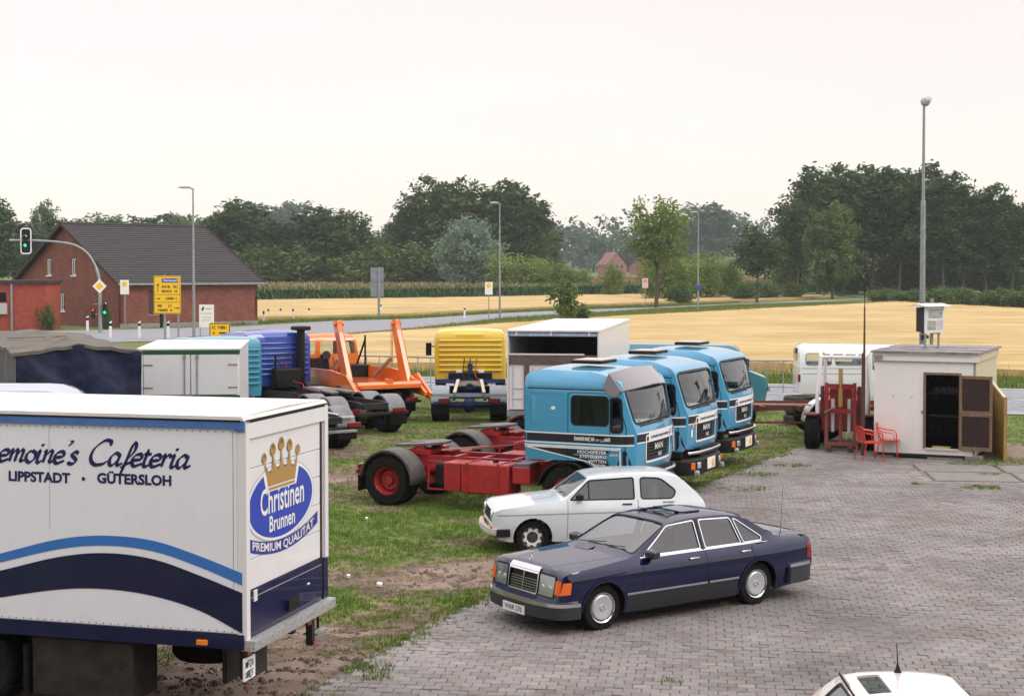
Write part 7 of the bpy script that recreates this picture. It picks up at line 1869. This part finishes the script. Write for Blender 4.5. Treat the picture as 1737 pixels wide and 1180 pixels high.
mb = MB(); text(mb, 'WAR 270', .105, 0, .33, lambda u, v, o: (.93 + o, u, v - .04), .003, bold=.001, sx=.98); mb.build('lettering', printblack, pl_)
MB().tube([(-3.66, .60, .98), (-3.67, .60, 1.05), (-3.72, .60, 1.75)], [.008, .004, .002], 6).build('aerial', black, body)
MB().tube([(.63, 0, .90), (.63, 0, .93)], .006, 6).build('bonnet_star', chrome, body); MB().lathe([(.034, -.003), (.040, -.003), (.040, .003), (.034, .003), (.034, -.003)], 18, (.63, 0, .965), 'X').build('bonnet_star', chrome, body)
for y in (-.35, .25): MB().tube([msh.top(K[6] + .0, y, .02), msh.top(K[6] + .09, y + .45, .012)], .007, 5).build('wiper', black, body)
interior_car(mc, -3.1, -.5, .74, .32, [(-1.6, .38, .25), (-1.6, -.38, .25), (-2.5, 0, .62)], (-1.05, .38, .86), body)
MB().bx(-.95, -.62, -.72, .72, .62, .93).build('dashboard', M('dash_blue', (.03, .04, .08), .8), body, bevel=.04)
MB().bx(-3.4, -2.95, -.68, .68, .86, .93).build('parcel_shelf', M('dash_blue', (.03, .04, .08), .8), body)
MB().bx(-4.0, .6, -.7, .7, .2, .3).build('underbody', black, body)

# ---- white hatchback
gc = thing('hatchback_car', 'small white three-door hatchback parked with its nose on the grass', 'car', (.26, 27.02, 0), R(187.3), sc_=.995)
whitecar = paint('car_white', (.60, .65, .68), dirt=(.36, .34, .28), amt=.14, rough=.3, coat=.7, bump=.003)
gs = lerpz([(.15, .74), (.3, .775), (.5, .80), (.70, .80), (.80, .785), (.88, .745), (.93, .725), (1.28, .605), (1.36, .56), (1.42, .48)])
def Sg(x, z):
    w = gs(z)
    if x > .2: w -= .09 * min(1, (x - .2) / .5) ** 5
    if x < -2.5: w -= .11 * min(1, (-2.5 - x) / .6) ** 2
    return w
GP = [(.58, .26), (.68, .44), (.70, .56), (.66, .745, .03), (.55, .79, .06), (.0, .86, .3), (-.55, .915, .04), (-1.02, 1.275, .08), (-1.4, 1.335, .25), (-2.3, 1.335, .2), (-2.60, 1.28, .08), (-3.03, .90, .05), (-3.08, .80), (-3.08, .45), (-3.0, .26)]
gsh = Shell(GP, Sg, crown=lambda x, z: .035 if z > 1.2 else (.05 if (x < -.5 and z > .85) else .025), vp=3.6); K2 = gsh.k
bot = [(-2.98, .26), (-2.8, .25)] + archpts(-2.4, .335, .22, .29) + [(-2.0, .21), (-.4, .21)] + archpts(0, .345, .22, .29) + [(.4, .22), (.58, .26)]
fw = fillet([(-.66, .925, .03), (-1.0, 1.245, .05), (-1.80, 1.285, .04), (-1.80, .925, .03)]); rw = fillet([(-1.92, .925, .05), (-1.92, 1.285, .06), (-2.28, 1.27, .08), (-2.56, 1.05, .08), (-2.48, .925, .06)])
scr = rr(K2[6] + .03, K2[7] - .04, -.90, .90, .09); rsc = rr(K2[10] + .06, K2[11] - .10, -.84, .84, .09)
gr_h = rr(K2[2] + .0, K2[3] - .02, -.90, .90, .02)
body, fm, W = gsh.build(gc, bot, [fw, rw], [scr, rsc, gr_h], 'body', whitecar, g=.085, gt=.085, thick=.02)
for sg in (-1, 1):
    f = gsh.side(sg)
    for nm, w_ in (('door_window', fw), ('rear_side_window', rw)):
        mb = MB(); skinmb(mb, w_, [], f, .2, -.012); mb.build(nm, carglass, body, smooth=50)
        mb = MB(); band(mb, w_, .022, f, .004, True); mb.build('window_gasket', black, body)
    mb = MB(); band(mb, [(-1.0, .93), (-1.0, 1.25)], .018, f, .002); mb.build('vent_window_bar', black, body)
    for l_ in ([(-.60, .25), (-.62, .92)], [(-1.86, .24), (-1.86, .92)]): mb = MB(); band(mb, l_, .009, f, .002); mb.build('door_gap', M('gap_rusty', (.12, .09, .07), .9), body)
    mb = MB(); band(mb, [(.62, .685), (-3.0, .73)], .016, f, .004); mb.build('side_moulding', M('moulding_grey', (.25, .27, .28), .5), body)
    MB().bx(-.88, -.78, sg * (Sg(-.8, .93)), sg * (Sg(-.8, .93) + .15), .93, 1.03).build('door_mirror', black, body, bevel=.02)
    MB().bx(-1.75, -1.58, sg * (Sg(-1.7, .84)), sg * (Sg(-1.7, .84) + .02), .835, .86).build('door_handle', chrome, body)
    MB().bx(-2.5, -2.3, sg * (Sg(-1.7, .84)), sg * (Sg(-1.7, .84) + .006), .86, .88).build('small_badge', greymetal, body)
    for xw in (-2.4, 0): MB().lathe([(.35, -.28), (.35, .02), (.37, .02)], 18, (xw, sg * .70, .29), 'Y', a0=0, a1=pi).build('wheel_housing', black, body); carwheel(gc, xw, sg * .66, .29, .165, sg, 'cross')
    mb = MB(); band(mb, archpts(0, .36, .3, .29), .03, f, .008); mb.build('wheel_arch_lip', whitecar, body)
for nm, w_ in (('windscreen', scr), ('rear_window', rsc)):
    mb = MB(); skinmb(mb, w_, [], gsh.top, .15, -.012); mb.build(nm, carglass if nm != 'windscreen' else screenglass, body, smooth=60); mb = MB(); band(mb, w_, .026, gsh.top, .004, True); mb.build('screen_gasket', black if nm != 'windscreen' else M('gasket_grey', (.3, .3, .3), .5), body)
g = MB(); skinmb(g, gr_h, [], gsh.top, .2, -.03); gg = g.build('grille', black, body, smooth=40)
for i in range(4): mb = MB(); q_ = K2[2] + .03 + i * .04; band(mb, [(q_, -.85), (q_, .85)], .007, gsh.top, -.005); mb.build('grille_bar', M('slat_grey', (.04, .04, .045)), gg)
for sg in (-1, 1):
    p = gsh.top(K2[2] + .10, sg * .70, .0); MB().lathe([(.0, .02), (.07, .012), (.085, 0), (.09, -.02)], 20, p, 'X').build('headlight', clearlens, body, smooth=50)
    MB().bx(.66, .73, sg * .40, sg * .62, .425, .475).build('indicator', orangelens, body)
bw = M('bumper_chrome_white', (.62, .6, .57), .3, metal=.3)
fb = carbumper(body, [(.42, .80), (.70, .74), (.76, .4), (.78, 0), (.76, -.4), (.70, -.74), (.42, -.80)], 'front_bumper', .33, .40, .40, bw, bw)
for sg in (-1, 1): MB().bx(.40, .64, sg * .80, sg * .86, .32, .46).build('bumper_end', black, fb, bevel=.02)
carbumper(body, [(-2.8, -.78), (-3.08, -.7), (-3.14, 0), (-3.08, .7), (-2.8, .78)], 'rear_bumper', .34, .42, .42, black, chrome)
for y in (-.3, .25): MB().tube([gsh.top(K2[6] + .0, y, .03), gsh.top(K2[6] + .10, y + .40, .015)], .007, 5).build('wiper', black, body)
interior_car(gc, -2.7, -.4, .66, .30, [(-1.35, .34, .24), (-1.35, -.34, .24), (-2.15, 0, .55)], (-.85, .34, .84), body)
MB().bx(-2.5, -2.1, -.4, .2, .75, .98).build('rear_clutter', M('clutter_rust', (.32, .12, .06), .9), body, bevel=.08)
MB().bx(-2.3, -2.15, .2, .45, .85, 1.18).build('rear_clutter', M('clutter_pale', (.5, .5, .48), .9), body, bevel=.05)
MB().bx(-2.8, .45, -.62, .62, .2, .3).build('underbody', black, body)

# ---- white car roof at the bottom edge
wv_ = thing('estate_car', 'pale cream car roof with dark hatch and short aerial at the bottom edge', 'car', (3.22, 10.35, 0), R(-92))
cpaint = paint('car_cream', (.74, .70, .66), amt=.05, rough=.25, coat=.8, bump=.002)
es = lerpz([(.15, .78), (.3, .82), (.6, .84), (.85, .82), (.95, .76), (1.34, .475), (1.42, .44), (1.5, .40)])
def Se(x, z):
    w = es(z)
    if x > .2: w -= .14 * min(1, (x - .2) / .6) ** 2
    if x < -3.0: w -= .08 * min(1, (-3.0 - x) / .6) ** 2
    return w
EP = [(.70, .25), (.75, .5), (.70, .72, .04), (.55, .80, .08), (-.5, .90, .05), (-1.1, 1.31, .09), (-1.5, 1.39, .2), (-2.85, 1.38, .12), (-3.35, .95, .06), (-3.5, .9), (-3.55, .3)]
esh = Shell(EP, Se, crown=lambda x, z: .04, vp=3.2); K3 = esh.k
bot = [(-3.4, .25)] + archpts(-2.6, .36, .22, .31) + [(-2.1, .2), (-.5, .2)] + archpts(0, .36, .22, .31) + [(.5, .22)]
fw = fillet([(-.72, .95, .03), (-1.12, 1.28, .05), (-1.85, 1.33, .04), (-1.85, .95, .03)]); rw = fillet([(-1.95, .95, .04), (-1.95, 1.33, .04), (-2.75, 1.32, .06), (-3.0, .95, .05)])
scr = rr(K3[4] + .03, K3[5] - .04, -.9, .9, .08); rsc = rr(K3[7] + .05, K3[8] - .06, -.85, .85, .08); sr = rr(K3[7] - .80, K3[7] - .22, -.82, -.40, .04)
body, fm, W = esh.build(wv_, bot, [fw, rw], [scr, rsc, sr], 'body', cpaint, g=.1, gt=.09, thick=.02)
for sg in (-1, 1):
    for w_ in (fw, rw): mb = MB(); skinmb(mb, w_, [], esh.side(sg), .2, -.012); mb.build('side_window', carglass, body); mb = MB(); band(mb, w_, .02, esh.side(sg), .004, True); mb.build('window_gasket', black, body)
    mb = MB(); band(mb, [(-1.1, 1.355), (-2.9, 1.365)], .02, esh.side(sg), .008); mb.build('rain_gutter', black, body)
    for xw in (0, -2.6): carwheel(wv_, xw, sg * .70, .30, .18, sg, 'cross')
for w_ in (scr, rsc): mb = MB(); skinmb(mb, w_, [], esh.top, .15, -.012); mb.build('windscreen' if w_ is scr else 'rear_window', carglass, body, smooth=60)
MB().tube([(-2.72, .0, 1.42), (-2.72, .0, 1.45), (-2.73, 0, 1.50), (-2.77, 0, 1.66)], [.035, .02, .006, .003], 8).build('aerial', black, body)
interior_car(wv_, -3.0, -.4, .7, .32, [(-1.5, .36, .24), (-1.5, -.36, .24), (-2.3, 0, .58)], (-.95, .36, .86), body)
MB().bx(-3.3, .5, -.64, .64, .2, .3).build('underbody', black, body)

# ================================================================== SITE CABIN
cb_ = thing('site_cabin', 'white site cabin with open dark door and weathered grey roof at the lot corner', 'cabin', (9.55, 40.33, 0), R(-25))
cw_ = paint('cabin_white', (.80, .79, .76), dirt=(.34, .29, .22), amt=.16, rough=.55, coat=.1, bump=.004)
cy_ = paint('cabin_cream', (.52, .47, .34), dirt=(.25, .2, .14), amt=.3, rough=.6, coat=.05)
CW, CD, CT = 2.58, 4.0, 2.80
Z0 = .13
wf_ = lambda u, v, o: (u, -o, v)
door = rr(1.27, 2.17, .30, 2.22, .005)
mb = MB(); skinmb(mb, [(0, Z0), (CW, Z0), (CW, CT - .22), (0, CT - .22)], [door], wf_, .6, 0, .06); mb.build('front_wall', cw_, cb_)
mb = MB(); mb.bx(CW - .06, CW, 0.0, CD, Z0, CT - .22); mb.build('side_wall', cy_, cb_)
mb = MB(); mb.bx(0, .06, .06, CD, Z0, CT - .22); mb.build('side_wall', cy_, cb_)
mb = MB(); mb.bx(0.06, CW - .06, CD - .06, CD, Z0, CT - .22); mb.build('rear_wall', cy_, cb_)
mb = MB(); mb.bx(0, CW, 0, CD, Z0 - .08, Z0); mb.build('floor', chassisblack, cb_)
MB().bx(-.03, CW + .06, -.05, .0, CT - .26, CT - .05).build('eaves_board', cw_, cb_); MB().bx(CW, CW + .05, -.0, CD, CT - .26, CT - .05).build('eaves_board', cy_, cb_)
MB().bx(.28, CW - .1, -.065, -.05, CT - .13, CT - .10).build('eaves_strip', M('strip_cream', (.6, .56, .48), .6), cb_)
MB().bx(-.03, CW + .06, -.06, -.05, CT - .275, CT - .255).build('drip_edge', M('rusty_hinge', (.3, .22, .18)), cb_)
roofm = M('cabin_roof_felt', (.15, .145, .15), .85, col2=(.33, .31, .30), scale=2.6, detail=10, bump=.4)
n_ = 5
for i in range(n_):
    y0 = -.12 + i * (CD + .2) / n_
    mb = MB(); mb.bx(-.08, CW + .12, y0, y0 + (CD + .2) / n_ - .015, CT - .05 + .012 * (i % 2), CT + .0 + .012 * (i % 2)); mb.build('roof_sheet', roofm, cb_)
# door frame and the open leaf
fmb = M('door_frame_brown', (.17, .10, .06), .7, col2=(.24, .16, .10), scale=8)
mb = MB(); mb.bx(1.27, 1.33, -.02, .05, .28, 2.26); mb.build('door_post', fmb, cb_)
mb = MB(); mb.bx(2.17, 2.23, -.02, .05, .28, 2.26); mb.build('door_post', fmb, cb_)
MB().bx(1.33, 2.17, -.02, .05, 2.20, 2.26).build('door_lintel', fmb, cb_)
MB().bx(1.33, 2.17, -.04, .06, .25, .30).build('threshold', M('strip_cream', (.6, .56, .48), .6), cb_)
MB().bx(1.5, 1.95, .0, .2, .30, .335).build('doormat', M('mat_yellow', (.35, .32, .14), .9, var=.2), cb_)
leafo = bpy.data.objects.new('door_leaf', None)
dl = MB(); dl.bx(0, .82, -.02, .02, 0, .10); dl.bx(0, .82, -.02, .02, 1.84, 1.92); dl.bx(0, .06, -.02, .02, .1, 1.84); dl.bx(.76, .82, -.02, .02, .1, 1.84); dl.bx(.06, .76, -.02, .02, .88, 1.02)
dlo = dl.build('door', fmb, cb_); dlo.location = (2.20, -.03, .28); dlo.rotation_euler = (0, 0, R(-7))
MB().bx(.06, .76, -.008, .008, .10, .88).build('door_panel', M('door_dark', (.035, .018, .016), .5, var=.2), dlo); MB().bx(.06, .76, -.008, .008, 1.02, 1.84).build('door_panel', MATS['door_dark'], dlo)
MB().bx(.74, .80, -.05, -.02, .93, .96).build('door_handle', steel, dlo)
for (u, v) in ((.50, 1.62), (.98, 1.60)): MB().lathe([(.0, -.012), (.018, -.01), (.018, 0)], 10, (u, 0, v)).build('wall_bolt', greymetal, cb_)
MB().bx(1.22, 1.27, -.02, .0, 1.18, 1.26).build('lock_plate', steel, cb_)
MB().bx(.0, .22, -.09, -.04, CT - .22, CT - .12).build('corner_bracket', M('rusty_hinge', (.3, .22, .18)), cb_)
MB().bx(2.35, 2.75, -.12, .3, 0, .13).build('corner_block', conc, cb_); MB().bx(.1, .5, 0, .4, 0, .06).build('corner_block', conc, cb_)
MB().bx(1.4, 2.3, -.1, .25, .0, .055).build('step_slab', conc, cb_)
for (a, b2, c_, d_) in ((.06, .09, .1, CD - .1), (CW - .09, CW - .06, .1, CD - .1), (.1, CW - .1, CD - .12, CD - .07)): MB().bx(a, b2, c_, d_, Z0, CT - .3).build('dark_lining', interior, cb_)  # added dark sheets, putting the doorway's shade into the wall colour
# shelves seen in the dark
for z_ in (1.0, 1.6): MB().bx(1.2, 2.6, 1.2, 1.5, z_, z_ + .04).build('shelf', interior, cb_)
MB().bx(1.35, 2.3, 1.1, 1.3, 1.64, 1.8).build('shelf_clutter', M('shelf_stuff', (.12, .11, .14), .8, var=.6, scale=12), cb_)
# box sign on the roof
rs_ = thing('roof_sign', 'white box sign with small pitched cover standing on two posts on the cabin roof', 'sign', (11.25, 41.3, CT + .012), R(38), sc_=.9)
MB().bx(-.42, .42, -.16, .16, .50, 1.22).build('sign_case', M('case_dark', (.03, .03, .03), .5), rs_)
sfm = M('sign_face', (.62, .63, .64), .5, var=.05)
sb = MB(); sb.bx(-.46, .46, -.19, -.16, .46, 1.26); sbo = sb.build('sign_face', sfm, rs_)
fF = lambda u, v, o: (u, -.19 - o, v)
mb = MB(); skinmb(mb, rr(-.30, .36, .90, 1.16, .01), [], fF, .3, .004); skinmb(mb, rr(-.34, .08, .55, .82, .01), [], fF, .3, .004); mb.build('print_field', M('print_grey', (.28, .28, .24), .6, var=.4, scale=14), sbo)
mb = MB(); skinmb(mb, rr(.12, .40, .55, .84, .01), [], fF, .3, .004); mb.build('print_field', M('print_pinkish2', (.55, .42, .46), .6, var=.1), sbo)
mb = MB(); pseudo(mb, -.27, .34, 1.03, .17, fF, 41, .006); pseudo(mb, -.31, .06, .68, .18, fF, 42, .006); mb.build('lettering', M('print_pale', (.45, .45, .42), .6), sbo)
mb = MB(); mb.add([(-.62, -.34, 1.27), (.62, -.34, 1.27), (.62, 0, 1.34), (-.62, 0, 1.34), (.62, .3, 1.27), (-.62, .3, 1.27), (-.62, -.34, 1.25), (.62, -.34, 1.25), (.62, .3, 1.25), (-.62, .3, 1.25)], [[0, 1, 2, 3], [3, 2, 4, 5], [6, 9, 8, 7], [0, 6, 7, 1], [5, 4, 8, 9], [1, 7, 8, 4, 2], [0, 3, 5, 9, 6]]); mb.build('sign_cover', M('cover_white', (.7, .69, .67), .6), rs_)
for x in (-.32, .32): MB().tube([(x, -.1, 0), (x, -.1, .5)], .035, 8).build('post', steel, rs_); MB().bx(x - .07, x + .07, -.17, -.03, 0, .03).build('foot_plate', greymetal, rs_)
# panels leaning beyond the cabin
gp = thing('grey_panel', 'narrow blue-grey metal panel standing at the back right corner of the cabin', 'panel', (13.1, 42.35, 0), R(-10))
MB().bx(-.12, .14, -.03, .03, 1.1, 2.55).build('panel', M('blue_grey_metal', (.20, .25, .31), .5, var=.1), gp); MB().bx(-.16, -.12, -.04, .04, 0, 2.75).build('post', M('strip_cream', (.6, .56, .48)), gp)
for z_ in (1.35, 2.45): MB().bx(-.01, .05, -.05, -.03, z_, z_ + .05).build('bolt', black, gp)
wp = thing('wooden_screen', 'yellowish wooden screen with sloping top beside the cabin', 'screen', (12.66, 39.25, 0), R(83))
wy = M('wood_yellow', (.42, .29, .09), .75, col2=(.30, .19, .07), scale=3, bump=.3, bscale=30)
for i in range(7): z1 = 2.0 - .0 + i * .16; 
for i in range(9):
    MB().bx(.02 + i * .24, .02 + i * .24 + .23, -.02, .02, .02, 1.60 + i * .04).build('board', wy, wp)
MB().box((1.1, 0, 1.80), (2.25, .07, .045), rot=Matrix.Rotation(R(-9.4), 3, 'Y')).build('top_rail', M('top_pale', (.6, .55, .46), .6), wp); MB().bx(-.05, .02, -.04, .04, 0, 1.66).build('post', wy, wp)
MB().bx(.04, .08, -.06, -.02, 1.0, 1.2).build('hinge', black, wp)
# red metal chairs
redm = M('chair_red', (.55, .03, .018), .4, coat=.4, var=.1, scale=12)
def chair(x, y, rz, lab):
    t_ = thing('garden_chair', lab, 'chair', (x, y, .015), rz, 'red metal armchairs by the cabin', sc_=1.12)
    mb = MB(); skinmb(mb, rr(-.22, .22, -.22, .22, .05), [], lambda u, v, o: (u, v, .42 + .02 * (abs(u) * 4) ** 2 * .2 + o), .08, 0, .02); mb.build('seat', redm, t_, smooth=40)
    mb = MB(); skinmb(mb, rr(-.23, .23, .44, .80, .08), [], lambda u, v, o: (u, .21 + (v - .44) * .22 + .03 * (1 - (u / .23) ** 2) + o, v), .08, 0, .015); mb.build('backrest', redm, t_, smooth=40)
    for sg in (-1, 1):
        MB().tube([(sg * .25, -.22, 0), (sg * .25, -.2, .40)], .014, 6).build('leg', redm, t_)
        MB().tube([(sg * .25, .28, 0), (sg * .24, .2, .40)], .014, 6).build('leg', redm, t_)
        MB().tube([(sg * .25, -.2, .40), (sg * .26, -.19, .60), (sg * .26, -.14, .66), (sg * .26, .05, .68), (sg * .24, .26, .72)], .014, 6).build('armrest', redm, t_)
        MB().tube([(sg * .25, -.15, .42), (sg * .26, -.13, .58), (sg * .26, .22, .64)], .010, 6).build('arm_brace', redm, t_)
    return t_
chair(9.25, 39.45, R(100), 'left red metal armchair, facing right beside the forklift')
chair(9.88, 40.0, R(68), 'right red metal armchair standing against the cabin wall')
# litter in the grass
def cup(x, y, r_, lab):
    mb = MB(); mb.lathe([(.0, .0), (r_, .01), (r_, .05), (r_ * .8, .055), (0, .05)], 14, (0, 0, 0), 'Z'); o = mb.build('discarded_lid', printwhite, None, smooth=40); o.location = (x, y, .01); o.rotation_euler = (.2, .1, 0); tag(o, lab, 'litter', 'white litter on the grass')
cup(-2.05, 23.55, .045, 'bigger white lid lying on the mud before the hatchback')
cup(-2.6, 24.2, .03, 'smaller white lid lying in the grass right of the box truck')
cup(-2.85, 29.9, .03, 'tiny white scrap in the grass by the rear wheel of the nearest tractor')

# unseen building assumed at the viewpoint, added to darken camera-facing surfaces
vb_ = thing('added_unseen_building', 'brick building behind the viewpoint at the near side of the paved yard', 'building', (0, -1.6, 0), 0)
mb = MB(); mb.bx(-24, 24, -10, 0, -.1, 10.5); mb.build('wall', brickm, vb_)
MB().bx(-24.4, 24.4, -10.4, .4, 10.5, 10.8).build('roof', tilem, vb_)
for i in range(9):
    for z0 in (1.0, 4.0, 7.2):
        w_ = MB().bx(-21 + i * 5, -19.4 + i * 5, .0, .06, z0, z0 + 1.4).build('window', whitepaint, vb_); MB().bx(-20.9 + i * 5, -19.5 + i * 5, .06, .07, z0 + .1, z0 + 1.3).build('pane', darkglass, w_)
# haze: one closed box round everything
mb = MB(); mb.bx(-2150, 2150, -115, 2500, -2, 62)
hz, n, l, b = _new('haze_air'); n.remove(b)
pv = n.new('ShaderNodeVolumePrincipled'); pv.inputs['Color'].default_value = (.78, .90, 1, 1); pv.inputs['Density'].default_value = .00017; pv.inputs['Anisotropy'].default_value = .2
l.new(pv.outputs[0], n['Material Output'].inputs['Volume'])
hzo = mb.build('haze', hz, None, kind='stuff')
